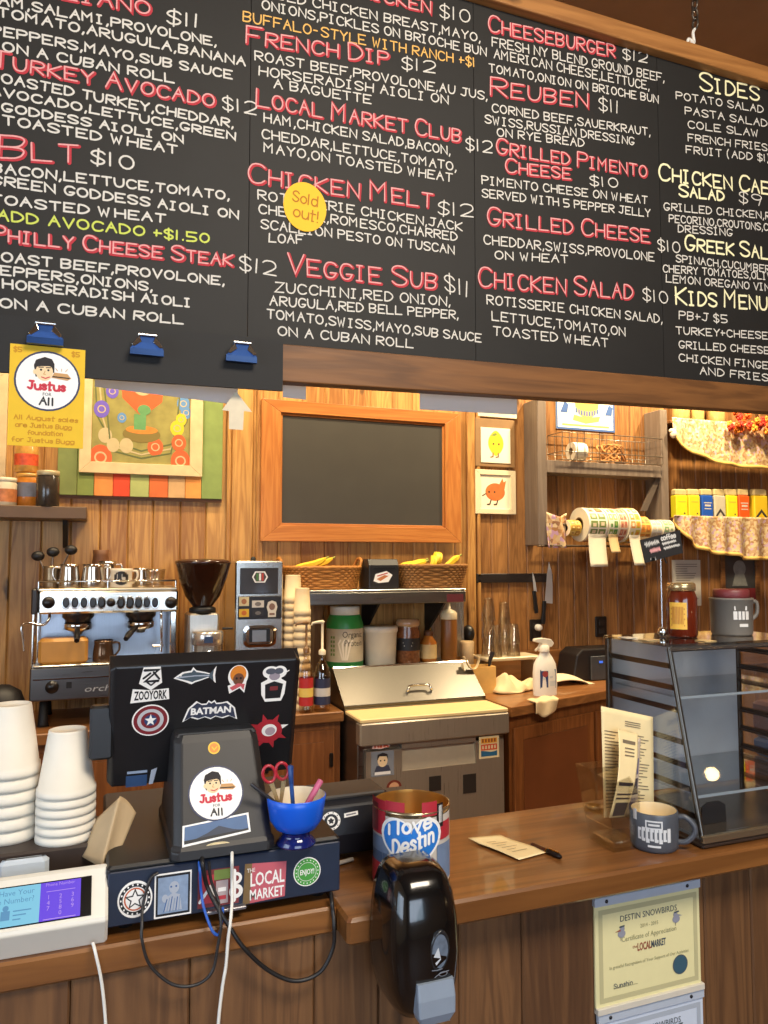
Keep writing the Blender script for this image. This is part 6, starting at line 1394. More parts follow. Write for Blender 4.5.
MB().prism([(LY0, LZ0 - .02), (LY0, LZ0), (LYr, LZr), (WY - .035, LZr), (WY - .035, LZ0 - .02)], PX0 + .006, PX1 - .006, 'X').build('rear_housing', steel_d, t)
b = MB(); nrm = Vector((0, -(LZr - LZ0), LYr - LY0)).normalized()
q0, q1 = Vector((0, LY0, LZ0)), Vector((0, LYr, LZr))
def lidp(x, f, w): p = q0 + (q1 - q0) * f + nrm * w; return (x, p.y, p.z)
b.loft([[lidp(x, 0, .0005), lidp(x, 1.02, .0005), lidp(x, 1.02, .012), lidp(x, .03, .012)] for x in (PX0 + .002, PX1 - .002)], smooth=False); lid = b.build('hood_lid', STEEL(104, 100, 94, .32, 'Y'), t, bevel=.003)
hx0, hx1 = at(404, 695, LY0 + .07).x, at(428, 695, LY0 + .07).x
b = MB(); b.tube(curve_pts([lidp(hx0, .24, .012), lidp(hx0 + .004, .26, .034), lidp(hx0 + .02, .34, .036), lidp(hx1 - .02, .34, .036), lidp(hx1 - .004, .26, .034), lidp(hx1, .24, .012)], 6), .006, 10); b.build('lid_handle', chrome, lid)
b = MB(); b.cbox(PX0, PX1, LYr - .008, LYr + .008, LZr + .0005, LZr + .016, .004); b.build('ledge_trim', chrome, t)
for xx in (PX0 + .05, PX1 - .05):
    for yy in (PYF + .1, WY - .1): MB().lathe([(.0004, 0), (.03, 0), (.03, .03), (.02, .12), (.0004, .12)], xx, yy, 14).build('leg', M(60, 58, 56, .4, .6), t)
ZL = LZr + .001   # rear ledge level

# ---------------------------------------------------------------- overshelf with baskets
oY = 3.40; e = ext(305, 589.5, 466, 604, oY); OX0, OX1 = e[0], e[1]; oz1 = e[3]
t = thing('overshelf', 'stainless steel shelf on brackets above the prep table', 'shelf', ((OX0 + OX1) / 2, oY + .15, e[2]))
MB().cbox(OX0, OX1, oY, WY - .001, oz1 - .010, oz1, .003).build('shelf', steel, t)
MB().cbox(OX0, OX1, oY, oY + .02, e[2], oz1 - .0105, .004).build('front_edge', steel_d, t)
for px in (371, 436): x = at(px, 620, oY + .2).x; MB().prism([(oY + .05, e[2] + .03), (WY - .002, e[2] + .03), (WY - .002, e[2] - .17), (WY - .03, e[2] - .17)], x, x + .012, 'X').build('bracket', dark, t)
e2 = ext(431, 604, 463, 652, WY - .05); MB().box(e2[0], e2[1], WY - .06, WY - .052, ZL, e[2]).build('support_plate', steel_v, t)
e2 = ext(447, 594, 463.5, 602, oY - .002); MB().box(e2[0], e2[1], oY - .002, oY - .0002, e2[2], e2[3]).build('maroon_tape', M(98, 40, 46, .5), t)
wick = WOOD('wicker', (206, 140, 62), (136, 82, 34), 'X', 3.0, .6, 0, 0); wick2 = WOOD('brown_wicker', (176, 122, 60), (104, 66, 30), 'X', 3.0, .6, 0, 0)
def basket(label, px0, px1, ptop, pbot, Y, flare, mat_, handle):
    e = ext(px0, ptop, px1, pbot, Y); z0 = oz1 + .001; z1 = e[3]; cx = (e[0] + e[1]) / 2; W = (e[1] - e[0]) / 2; D = .11; cy = Y + D
    t = thing('wicker_basket', label, 'basket', (cx, cy, z0))
    b = MB(); rows = 9; n = 64
    def sup(a, w, d): c, s = math.cos(a), math.sin(a); return (cx + w * abs(c) ** .5 * (1 if c >= 0 else -1), cy + d * abs(s) ** .5 * (1 if s >= 0 else -1))
    for j in range(rows):
        f = j / (rows - 1); w = W * (1 - flare * (1 - f)); d = D * (1 - flare * .8 * (1 - f)); z = z0 + .006 + (z1 - z0 - .012) * f; pts = []
        for i in range(n): a = 2 * PI * i / n; o_ = .0035 * (1 if (i + j) % 2 else -1); x, y = sup(a, w + o_, d + o_); pts.append((x, y, z))
        b.tube(pts, (z1 - z0) / rows * .62, 6, True)
    b.build('weave', mat_, t)
    b = MB(); pts = [(*sup(2 * PI * i / n, W + .002, D + .002), z1 + .003 * (i % 2)) for i in range(n)]; b.tube(pts, .0085, 7, True); b.build('rim', mat_, t)
    b = MB(); b.add([(*sup(2 * PI * i / 32, W * (1 - flare) - .002, D * (1 - flare * .8) - .002), z0 + .002) for i in range(32)], [tuple(range(32))]); b.build('bottom', mat_, t, solid=.003)
    if handle:
        for s in (-1, 1): b = MB(); x = cx + s * W; b.tube(curve_pts([(x, cy - .05, z1), (x + s * .012, cy - .035, z1 + .035), (x + s * .014, cy, z1 + .045), (x + s * .012, cy + .035, z1 + .035), (x, cy + .05, z1)], 5), .008, 8); b.build('handle', mat_, t)
    return cx, cy, z0, z1, W, D
B1 = basket('orange-brown wicker basket with two bananas at the left end of the steel shelf', 287, 364, 568, 587, 3.47, .12, wick, True)
B2 = basket('brown wicker basket heaped with bananas at the right end of the steel shelf', 400, 471, 566, 586, 3.47, .16, wick2, False)
ban = M(232, 192, 46, .5, var=.08, scale=18); tipm = M(92, 76, 32, .7)
def banana(pts, r, label, group):
    P = curve_pts(pts, 6); n = len(P); t = thing('banana', label, 'banana', P[n // 2] - Vector((0, 0, r)), 0, group)
    MB().tube(P, [r * (.35 + .65 * min(1, 5 * i / n, 4.5 * (n - 1 - i) / n)) for i in range(n)], 6, smooth=False).build('peel', ban, t)
    MB().tube([P[-1], P[-1] + (P[-1] - P[-2]).normalized() * .016], [r * .34, r * .3], 6).build('stem', M(150, 150, 60, .6), t); MB().ball(P[0], r * .34, 6, 5).build('tip', tipm, t)
for k, (x, dy) in enumerate(((-.08, -.035), (-.03, .02))):
    cx, cy, z0, z1, W, D = B1; y = cy + dy; banana([(cx + x - .07, y, z1 - .012), (cx + x - .02, y, z1 + .006), (cx + x + .05, y, z1 + .022), (cx + x + .10, y, z1 + .046)], .016, ('front' if k == 0 else 'rear') + ' banana of the two in the left wicker basket', 'bananas in the left basket')
cx, cy, z0, z1, W, D = B2
for k, (a, dy, h, dr) in enumerate(((-.13, -.05, -.004, 1), (-.11, .0, .004, 1), (.0, -.065, .012, -1), (.03, -.035, .03, -1), (.06, -.0, .03, -1), (.10, -.05, .016, 1))):
    y = cy + dy; x = cx + a
    if k < 2: P = [(x - .05, y, z1 + h - .008), (x, y, z1 + h), (x + .05, y, z1 + h + .008), (x + .1, y, z1 + h + .026)]
    elif k < 5: P = [(x - .02 - .012 * (k - 2), y - .03, z1 + h - .03), (x - .01, y - .034, z1 + h + .0), (x + .0, y - .02, z1 + h + .022), (x + .005, y + .01, z1 + h + .034)]
    else: P = [(x - .03, y, z1 + h - .03), (x + .0, y, z1 + h - .01), (x + .03, y, z1 + h + .014), (x + .06, y, z1 + h + .034)]
    lab = ['banana lying lowest at the left end of the right basket', 'banana lying behind another at the left end of the right basket', 'upright banana at the left of the bunch in the right basket', 'upright banana in the middle of the bunch in the right basket', 'upright banana at the back of the bunch in the right basket', 'banana slanting up at the right end of the right basket'][k]
    banana(P, .018, lab, 'bananas in the right basket')
e = ext(369, 559, 399, 586.5, 3.45); z0 = oz1 + .001
t = thing('label_printer', 'small black box printer with a sticker between the two wicker baskets', 'printer', ((e[0] + e[1]) / 2, 3.52, z0))
MB().prism([(3.45, z0), (3.60, z0), (3.60, e[3]), (3.47, e[3]), (3.45, e[3] - .03)], e[0], e[1], 'X').build('body', M(34, 32, 32, .4, var=.06), t, bevel=.004)
pf_ = Face((0, 3.45, z0), (1, 0, 0), (0, 0, 1)); b = pf_.mb(382.5, 577); b.poly([(-9, -4), (-7, 3), (4, 6), (10, 2), (6, -5), (-4, -6)], 0); b.poly([(-6, -2), (2, 2), (6, 1), (-2, -4)], 1, .0003); b.line([(-5, 1), (5, 4)], 1, 2, .0004); b.build('sticker', [wht, M(196, 120, 70, .5), M(190, 50, 40, .5)], t)
MB().box(e[0] + .02, e[1] - .02, 3.4475, 3.4495, e[3] - .05, e[3] - .042).build('paper_slot', M(12, 12, 12, .5), t)

# things on the prep table's rear ledge
iy = 3.565
t, c, R, H = jar('powder_tub', 'green and cream powder tub with white lid at the left of the rear ledge', 'tub', 344.5, 663, 606, 18.5, iy, ZL, [(0, 0), (.93, 0), (1, .02), (1, .7), (.86, .84), (.8, .86)], M(52, 150, 70, .35, var=.04), [(.78, .86), (.8, .865), (.8, .99), (.76, 1), (0, 1)], M(226, 220, 204, .5), [(1, .1), (1, .64)], M(206, 192, 160, .5, var=.08, scale=20))
b = MB(); k = c and scl(c)
b.text('Organic', 9 * k, ZL + H * .5, 6 * k, 0, 0, 22 * k); b.text('Protein', 10 * k, ZL + H * .36, 6 * k, 0, 0, 20 * k)
for i in range(4): b.line([(-2 * k + i * 1.5 * k, ZL + H * .14), (-6 * k + i * 4 * k, ZL + H * .4), (-4 * k + i * 4 * k, ZL + H * .46)], 1.6 * k, 1, 0)
for i in range(5): b.rect(-15 * k, -10 * k, ZL + H * (.2 + .07 * i), ZL + H * (.24 + .07 * i), 2)
wrap(b, c.x, iy, R + .0012, math.atan2(-iy, -c.x)); b.build('label_print', [M(50, 44, 36, .5, var=0), M(236, 224, 200, .5, var=0), M(116, 150, 70, .5, var=0)], t)
jar('bucket', 'plain white plastic bucket with a lid beside the powder tub', 'bucket', 380, 660, 626, 17, iy, ZL, [(0, 0), (.86, 0), (.9, .02), (.98, .82), (1, .83), (1, .87)], M(222, 212, 190, .45, var=.03), [(1.02, .86), (1.04, .87), (1.04, .96), (1.0, 1), (0, .99)], M(230, 222, 202, .45))
t, c, R, H = jar('storage_jar', 'clip-top glass jar of brown beans with a black label on the ledge', 'jar', 408, 659, 619, 12, iy, ZL, [(0, 0), (.95, 0), (1, .04), (1, .72), (.9, .82), (.9, .86)], M(122, 74, 42, .25, var=.35, scale=90, coat=.5), [(.96, .85), (1, .87), (1, .93), (.9, 1), (0, 1)], M(190, 150, 110, .15, var=.1, coat=.5), [(1, .3), (1, .58)], M(30, 28, 30, .5, var=.06))
b = MB(); k = scl(c); b.rect(-5 * k, 5 * k, ZL + H * .47, ZL + H * .49); b.rect(-4 * k, 4 * k, ZL + H * .4, ZL + H * .42); wrap(b, c.x, iy, R + .0014, math.atan2(-iy, -c.x)); b.build('label_print', M(190, 184, 170, .5, var=0), t)
MB().tube([(c.x + R * .97 * math.cos(a), iy + R * .97 * math.sin(a), ZL + H * .84) for a in [2 * PI * i / 24 for i in range(24)]], .002, 6, True).build('wire_bail', chrome, t)
jar('syrup_bottle', 'small amber syrup bottle with a pale label beside the bean jar', 'bottle', 428.5, 658.5, 630, 8.3, iy, ZL, [(0, 0), (.9, 0), (1, .05), (1, .62), (.5, .8), (.42, .84)], M(176, 106, 40, .2, var=.05, coat=.5), [(.5, .83), (.55, .84), (.55, .98), (0, 1)], M(96, 60, 36, .4), [(1, .12), (1, .56)], M(214, 180, 120, .5, var=.1, scale=40))
t, c, R, H = jar('squeeze_bottle', 'tall squeeze bottle of brown sauce with a pale nozzle on the rear ledge', 'bottle', 449, 658, 603, 8.2, iy, ZL, [(0, 0), (.92, 0), (1, .03), (1, .70), (.96, .72)], M(134, 84, 36, .3, var=.04), [(1, .72), (1.02, .73), (1.02, .82), (.8, .86), (.25, .9), (.14, 1), (0, 1)], M(226, 206, 166, .4))

# ---------------------------------------------------------------- counter left: paper cups, syrup pumps, steel dispenser
pc_m = M(222, 196, 152, .65, var=.04)
for (px, ptop, rt, rb_, py_, lab, n) in ((292.5, 575, 7.4, 9.4, 3.425, 'taller rear', 15), (302, 588, 7.0, 8.6, 3.345, 'shorter front', 13)):
    c = at(px, 640, py_); k = scl(c); ztop = at(px, ptop, py_).z; hc = 27 * k; step = (ztop - BT - hc) / (n - 1)
    cup = foam_cup_mb(rt * k, rb_ * k, hc, step * .75).build('paper_cup', pc_m)
    for i in range(n):
        o = cup if i == n - 1 else cup.copy()
        if i < n - 1: COL.objects.link(o)
        o.location = (c.x, py_, BT + step * i)
        tag(o, ('tan paper cup upturned on top of the %s stack by the steel dispenser' if i == n - 1 else 'tan paper cup nested in the %s stack by the steel dispenser, rim showing') % lab, 'cup', 'paper cups in the %s stack' % lab)
def pump_bottle(label, px, pbot, pneck, ptop, r, Y, glassm, lab_cols, pumpm, dirx):
    c = at(px, pbot, Y); k = scl(c); R = r * k; zt = at(px, ptop, Y).z; zn = at(px, pneck, Y).z; H = zn - BT
    t = thing('syrup_pump_bottle', label, 'bottle', (c.x, Y, BT))
    MB().lathe([(.0004, BT), (R * .92, BT), (R, BT + .006), (R, BT + H * .62), (R * .8, BT + H * .74), (R * .34, BT + H * .86), (R * .32, zn), (R * .36, zn)], c.x, Y, 28).build('bottle', glassm, t)
    MB().lathe([(R * 1.01, BT + H * .12), (R * 1.01, BT + H * .56)], c.x, Y, 28).build('label', lab_cols[0], t); MB().lathe([(R * 1.03, BT + H * .26), (R * 1.03, BT + H * .4)], c.x, Y, 28).build('label_band', lab_cols[1], t)
    MB().lathe([(R * .44, zn - .012), (R * .46, zn + .006), (R * .3, zn + .012), (R * .16, zn + .014), (R * .16, zt - .01)], c.x, Y, 18).build('pump_collar', pumpm, t)
    MB().tube([(c.x - dirx * .008, Y, zt - .006), (c.x, Y, zt - .004), (c.x + dirx * .02, Y, zt - .004), (c.x + dirx * .045, Y, zt - .008), (c.x + dirx * .05, Y, zt - .018)], [.006, .009, .0065, .0055, .004], 10).build('pump_spout', pumpm, t)
pump_bottle('syrup bottle with red label and dark amber pump behind the monitor', 306, 704, 650, 622, 7.0, 3.272, GLASS(244, 234, 220, .12, .03), (M(182, 40, 38, .5, var=.06), M(226, 190, 90, .5)), M(120, 84, 46, .35), -1)
pump_bottle('syrup bottle with dark blue label and white pump beside the red one', 322, 704, 652, 621, 8, 3.285, GLASS(242, 230, 214, .12, .03), (M(40, 44, 70, .5, var=.06), M(196, 190, 180, .5)), M(226, 210, 176, .4), -1)
dY_ = 3.40; e = ext(235, 561, 283, 655, dY_); zb = BT
t = thing('steel_dispenser', 'upright stainless steel dispenser with a black panel of stickers', 'dispenser', ((e[0] + e[1]) / 2, dY_ + .12, zb))
MB().cbox(e[0], e[1], dY_, dY_ + .26, zb, e[3], .006).build('housing', STEEL(214, 212, 206, .22, 'Z'), t)
q = ext(240, 568, 278, 594, dY_); MB().cbox(q[0], q[1], dY_ - .004, dY_ - .0003, q[2], q[3], .002).build('window_panel', M(92, 92, 96, .12, .7, 0), t)
q = ext(238, 596, 281, 619, dY_); MB().cbox(q[0], q[1], dY_ - .006, dY_ - .0003, q[2], q[3], .002).build('label_panel', M(28, 24, 24, .35), t)
qf = Face((0, dY_ - .0062, 0), (1, 0, 0), (0, 0, 1))
for (px, py, w, h, c1, c2) in ((244, 601.5, 10, 9, (214, 196, 150), (170, 110, 70)), (244, 613, 10, 8, (224, 176, 50), (206, 110, 40)), (258, 604, 12, 7, (206, 198, 186), (120, 110, 104)), (258, 613, 11, 6, (44, 40, 42), (110, 104, 98))):
    b = qf.mb(px, py); b.rect(-w / 2, w / 2, -h / 2, h / 2, 0); b.disc(0, 0, w * .26, h * .3, 1, .0003); b.build('sticker', [M(*c1, .5, var=0), M(*c2, .5, var=.1)], t)
b = qf.mb(272, 609); b.poly([(-4, -8), (4, -8), (4, -3), (5.4, 2), (4, 7), (0, 8.6), (-4, 7), (-5.4, 2), (-4, -3)], 0); b.disc(0, 2.4, 3, 3.4, 1, .0003); b.rect(-2.6, 2.6, -6, -4, 1, .0003); b.build('knob_sticker', [M(214, 206, 190, .5, var=0), M(130, 96, 80, .5, var=0)], t)
qf2 = Face((0, dY_ - .0042, 0), (1, 0, 0), (0, 0, 1)); b = qf2.mb(260, 577); b.poly([(-8, 0), (-5, 5.6), (5, 5.6), (8, 0), (5, -5.6), (-5, -5.6)], 0); b.poly([(-6.4, 0), (-4, 4.4), (4, 4.4), (6.4, 0), (4, -4.4), (-4, -4.4)], 1, .0002)
for i, mi in enumerate((2, 3, 4)): b.rect(-3.6 + i * 2.6, -1.6 + i * 2.6, -3.6, 3.6, mi, .0004)
b.build('badge_sticker', [wht, M(70, 60, 56, .5, var=0), M(70, 120, 60, .5, var=0), wht, M(180, 60, 50, .5, var=0)], t)
q = ext(243, 625, 276, 647, dY_)
def rr2(x0, x1, z0, z1, r, y, n=6): return [(cx + r * math.cos(a0 + PI / 2 * i / n), y, cz + r * math.sin(a0 + PI / 2 * i / n)) for cx, cz, a0 in ((x1 - r, z1 - r, 0), (x0 + r, z1 - r, PI / 2), (x0 + r, z0 + r, PI), (x1 - r, z0 + r, 1.5 * PI)) for i in range(n + 1)]
MB().loft([rr2(q[0], q[1], q[2], q[3], .03, dY_ - .0003), rr2(q[0], q[1], q[2], q[3], .03, dY_ - .008), rr2(q[0] + .012, q[1] - .012, q[2] + .012, q[3] - .012, .02, dY_ - .010), rr2(q[0] + .016, q[1] - .016, q[2] + .016, q[3] - .016, .016, dY_ - .003)], smooth=False).build('bezel', chrome, t)
q = ext(249, 629, 270, 642, dY_); MB().box(q[0], q[1], dY_ - .005, dY_ - .0031, q[2], q[3]).build('dark_slot', M(40, 40, 42, .3, .3), t); q = ext(252, 630, 266, 641.5, dY_); MB().box(q[0], q[1], dY_ - .0075, dY_ - .0052, q[2], q[3]).build('flap', M(150, 150, 152, .3, .7), t)
MB().lathe([(.012, e[3] - .001), (.012, e[3] + .012), (.006, e[3] + .02), (.0004, e[3] + .02)], (e[0] + e[1]) / 2 - .01, dY_ + .1, 16).build('top_knob', dark, t)

# ---------------------------------------------------------------- coffee grinder
gy = 3.40
c = at(202, 640, gy); k = scl(c); ZG = BT
t = thing('coffee_grinder', 'coffee grinder with a big dark brown hopper beside the espresso machine', 'coffee grinder', (c.x, gy, ZG))
zz = lambda p, Y=gy: at(202, p, Y).z
hop = M(46, 24, 14, .14, var=.1, coat=.6)
MB().lathe([(8 * k, zz(612)), (9 * k, zz(607)), (17 * k, zz(596)), (23.5 * k, zz(578)), (26.5 * k, zz(566)), (27 * k, zz(564))], c.x, gy, 40).build('hopper', hop, t)
MB().lathe([(27 * k, zz(564)), (27.5 * k, zz(563.5)), (27.5 * k, zz(561)), (20 * k, zz(559)), (.0004, zz(558.5))], c.x, gy, 40).build('hopper_lid', M(58, 32, 20, .18, var=0, coat=.5), t)
MB().lathe([(12 * k, zz(612)), (13 * k, zz(612)), (13 * k, zz(608)), (9 * k, zz(606))], c.x, gy, 28).build('collar', black_plastic, t)
MB().cbox(c.x - 15 * k, c.x + 15 * k, gy - 12 * k, gy + 22 * k, ZG, zz(612.5), .008).build('housing', STEEL(206, 198, 186, .3, 'Z'), t)
dy = gy - 24 * k; MB().lathe([(.0004, ZG + .06), (14 * k, ZG + .06), (14.5 * k, zz(642)), (14 * k, zz(641.5))], c.x + 2 * k, dy, 28).build('doser', GLASS(236, 230, 222, .18, .03), t)
MB().lathe([(14 * k, zz(642)), (15 * k, zz(641)), (15 * k, zz(631)), (14 * k, zz(629)), (.0004, zz(628.5))], c.x + 2 * k, dy, 28).build('doser_lid', M(214, 208, 200, .25, .8, 0), t)
MB().lathe([(.0004, ZG), (16 * k, ZG), (16 * k, ZG + .05), (13 * k, ZG + .059), (.0004, ZG + .059)], c.x + 2 * k, dy, 28).build('doser_base', M(206, 200, 192, .3, .7), t)
MB().tube([(c.x + 16 * k, dy, zz(627)), (c.x + 26 * k, dy - .01, zz(627))], .005, 8).build('lever', dark, t)
MB().box(c.x - 3 * k, c.x + 5 * k, dy - 15.4 * k, dy - 14.8 * k, zz(639), zz(633)).build('badge', M(40, 60, 96, .4), t)

# ---------------------------------------------------------------- espresso machine
EY = 3.34
e = ext(31, 588, 177.5, 699, EY); EX0, EX1 = e[0], e[1]; ZT = at(105, 588, EY).z; zp0 = at(105, 613, EY).z; zd1 = at(70, 665.5, EY).z; zd0 = at(70, 699, EY).z; EYB = WY - .05
k = scl(at(105, 640, EY))
t = thing('espresso_machine', 'two-group stainless espresso machine with cups on top on the back counter', 'espresso machine', ((EX0 + EX1) / 2, EY + .2, BT))
MB().cbox(EX0 + .02, EX1, EY, EYB, zp0, ZT - .012, .008).build('control_panel', STEEL(214, 208, 198, .2), t)
MB().cbox(EX0 + .02, EX1, EY + .17, EYB - .001, zd1 - .001, zp0 - .0005, .004).build('backsplash', STEEL(176, 186, 200, .3, 'Z'), t)
MB().cbox(EX0, EX1, EY - .02, EYB, zd0, zd1 - .002, .005).build('drip_tray_housing', STEEL(128, 124, 120, .3), t)
MB().cbox(EX0 + .01, EX1 - .01, EY - .022, EY + .168, zd1 - .0015, zd1 + .006, .003).build('drip_tray', M(196, 188, 174, .3, .8), t)
MB().box(EX0 + .012, EX1 - .012, EY - .0225, EY - .0205, zd0 + (zd1 - zd0) * .62, zd0 + (zd1 - zd0) * .66).build('trim_line', chrome, t)
b = MB()
for q in ((EX0 + .006, EY + .03), (EX0 + .006, EYB - .03)): b.tube([(q[0], q[1], zd1), (q[0], q[1], ZT)], .010, 10)
b.build('side_post', chrome, t); MB().cbox(EX1 - .03, EX1 - .004, EY + .02, EY + .05, zd1, zp0 - .0005, .004).build('side_post', chrome, t)
MB().cbox(EX0 - .004, EX0 + .019, EY + .0, EYB, zp0, ZT, .005).build('side_panel', M(40, 32, 26, .4), t)
MB().cbox(EX0 + .0195, EX1 - .004, EY + .01, EYB - .01, ZT - .0115, ZT - .002, .003).build('cup_tray', M(186, 172, 150, .3, .8), t)
b = MB(); zr_ = ZT + .028; pts = [(EX0 + .02, EYB - .02, zr_), (EX0 + .02, EY + .02, zr_), (EX1 - .01, EY + .02, zr_), (EX1 - .01, EYB - .02, zr_)]; b.tube(pts, .004, 8)
for x in (EX0 + .02, (EX0 + EX1) / 2, EX1 - .01): b.tube([(x, EY + .02, ZT - .002), (x, EY + .02, zr_)], .0035, 8)
b.build('cup_rail', chrome, t)
for px in (66, 75, 84, 93, 101.5, 121, 130, 138.5, 147, 155):
    p = at(px, 602.5, EY); b = MB(); b.T = frame((p.x, EY, p.z), (1, 0, 0), (0, 0, 1)); b.loft([[(r_ * 3.7 * k * math.cos(a), r_ * 5.8 * k * math.sin(a), w) for a in [2 * PI * i / 20 for i in range(20)]] for r_, w in ((1.15, -.001), (1.15, .003), (1.0, .0035))]); o = b.build('button', chrome, t)
    b = MB(); b.T = frame((p.x, EY - .0032, p.z), (1, 0, 0), (0, 0, 1)); b.loft([[(r_ * 3.4 * k * math.cos(a), r_ * 5.4 * k * math.sin(a), w) for a in [2 * PI * i / 20 for i in range(20)]] for r_, w in ((1, 0), (.98, .003), (.7, .005))]); b.build('button_face', M(26, 22, 20, .3), o)
for px, r_ in ((48.5, 5.4), (171, 5.6), (111, 4)):
    p = at(px, 602.5, EY); b = MB(); b.T = frame((p.x, EY, p.z), (1, 0, 0), (0, 0, 1)); b.lathe([(r_ * k * 1.1, -.001), (r_ * k, .02), (r_ * k * .9, .026), (.0004, .027)], n=24); b.build('knob', M(30, 24, 22, .35), t)
for px in (78, 141):
    p = at(px, 618, EY + .06); y = EY + .07; MB().lathe([(20 * k * .75, zp0 + .001), (20 * k * .75, zp0 - .018), (12 * k, zp0 - .03), (12 * k, zp0 - .05), (.0004, zp0 - .05)], p.x, y, 28).build('group_head', M(92, 86, 80, .25, .8), t)
    MB().lathe([(13 * k, zp0 - .044), (13.5 * k, zp0 - .05), (13 * k, zp0 - .068), (5 * k, zp0 - .078), (4 * k, zp0 - .09), (.0004, zp0 - .09)], p.x, y, 28).build('portafilter', chrome, t)
    dx = .03 if px > 100 else 0
    MB().tube([(p.x - dx * .2, y - 12 * k, zp0 - .056), (p.x - dx * .8, y - .07, zp0 - .062), (p.x - dx * 1.8, y - .14, zp0 - .085), (p.x - dx * 2.2, y - .17, zp0 - .1)], [.006, .010, .013, .010], 10).build('portafilter_handle', M(24, 20, 18, .35), t)
w1 = at(49, 614, EY - .01); MB().tube(curve_pts([(w1.x, EY + .03, zp0 + .004), (w1.x, EY - .02, zp0 - .02), (at(42, 624, EY - .03).x, EY - .03, at(42, 625, EY - .03).z), (at(28, 624, EY - .04).x, EY - .04, at(28, 623, EY - .04).z), (at(21.5, 626, EY - .05).x, EY - .05, at(21.5, 627, EY - .05).z), (at(23, 640, EY - .05).x, EY - .05, at(23, 640, EY - .05).z), (at(24, 651, EY - .05).x, EY - .05, at(24, 651, EY - .05).z)], 6), .0052, 8).build('steam_wand', chrome, t)
w1 = at(161, 612, EY + .02); MB().tube(curve_pts([(w1.x, EY + .02, zp0 + .002), (w1.x, EY + .0, zp0 - .03), (w1.x + .002, EY - .0, at(161, 640, EY).z), (w1.x, EY, at(161, 652, EY).z)], 6), [.0055] * 19, 8).build('steam_wand', chrome, t)
MB().tube([(w1.x - .03, EY + .02, at(161, 646, EY).z), (w1.x + .01, EY + .01, at(161, 646, EY).z)], .006, 8).build('water_spout', chrome, t)
p = at(52, 687, EY - .021); b = MB(); b.T = frame((p.x, EY - .02, p.z), (1, 0, 0), (0, 0, 1)); b.lathe([(6 * k, -.001), (6 * k, .012), (.0004, .014)], n=24); b.build('gauge', M(26, 22, 20, .3), t)
p = at(69, 685, EY - .021); MB().box(p.x - 2.4 * k, p.x + 2.4 * k, EY - .023, EY - .0195, p.z - 3 * k, p.z + 3 * k).build('switch', dark, t)
b = MB(); p = at(98, 688, EY - .021); b.T = frame((p.x, EY - .0208, p.z), (1, 0, 0), (0, 0, 1)); b.text('orchestrale', -12 * k, -3 * k, 6 * k, 0, 0, 60 * k, 'L', shear=.2); b.build('lettering', M(206, 204, 200, .3, .4, 0), t)
for xx in (EX0 + .05, EX1 - .05):
    for yy in (EY + .04, EYB - .06): MB().lathe([(.0004, BT), (.022, BT), (.02, BT + .012), (.014, zd0 + .002), (.0004, zd0 + .002)], xx, yy, 14).build('foot', dark, t)
# amber tub and jug on the drip tray
q = ext(38, 638.5, 88, 665, EY - .005); zt_ = zd1 + .0065
b = MB(); b.cbox(q[0], q[1], EY - .01, EY + .09, zt_, q[3], .012); o = b.build('plastic_tub', M(206, 146, 64, .45, var=.08, scale=14)); origin(o, ((q[0] + q[1]) / 2, EY + .04, zt_)); tag(o, 'amber tan plastic tub standing on the espresso machine drip tray', 'tub')
def pitcher(label, px, pbot, ptop, r, Y, Z, mat_, handle=1, flare=.86, name='milk_pitcher', cat='pitcher', group='metal jugs on the espresso machine'):
    c = at(px, pbot, Y); kk = scl(c); R = r * kk; H = at(px, ptop, Y).z - Z
    t = thing(name, label, cat, (c.x, Y, Z), 0, group)
    MB().lathe([(.0004, Z), (R * .97, Z), (R, Z + .004), (R * .98, Z + H * .4), (R * flare, Z + H * .85), (R * (flare + .06), Z + H), (R * (flare + .02), Z + H), (R * (flare - .03), Z + H * .85), (R * .9, Z + .01), (.0004, Z + .008)], c.x, Y, 28).build('body', mat_, t)
    if handle: MB().tube(curve_pts([(c.x + handle * R * flare, Y, Z + H * .86), (c.x + handle * (R + .018), Y, Z + H * .84), (c.x + handle * (R + .02), Y, Z + H * .5), (c.x + handle * R, Y, Z + H * .2)], 6), .0045, 8).build('handle', mat_, t)
    return t, c, R, H
py_ = EY + .10; ZC = ZT - .0018
pol = M(206, 196, 182, .14, .95, 0)
pitcher('steel milk pitcher, leftmost of the jugs on the espresso machine', 69, 588, 564, 10, py_, ZC, pol, -1)
pitcher('wide steel milk pitcher second from the left on the espresso machine', 93, 588, 564, 11.5, py_, ZC, pol, 1)
pitcher('steel milk pitcher behind the emblem mug on the espresso machine', 107, 588, 561, 9, py_ + .12, ZC, pol, 1)
pitcher('small steel pitcher just right of the emblem mug', 141, 588, 568, 8.5, py_ + .10, ZC, pol, 1)
pitcher('small dark glass-like jug standing on the drip tray beside the amber tub', 103, 664, 640, 10, EY + .05, zt_, M(110, 84, 62, .12, .6), 1, group=None)
t, c, R, H = pitcher('cream mug with a dark emblem among the jugs on the espresso machine', 121, 589, 568.5, 10.5, py_, ZC, M(222, 210, 188, .35), 1, .98, 'mug', 'mug', None)
b = MB(); kk = scl(c); zc2 = ZC + H * .5
for i in range(8): a, a2 = -7 + 14 * i / 8, -7 + 14 * (i + 1) / 8; hh = 6.8 * math.sqrt(max(.02, 1 - (((a + a2) / 2) / 7.4) ** 2)); b.rect(a * kk, a2 * kk, zc2 - hh * kk, zc2 + hh * kk, 0)
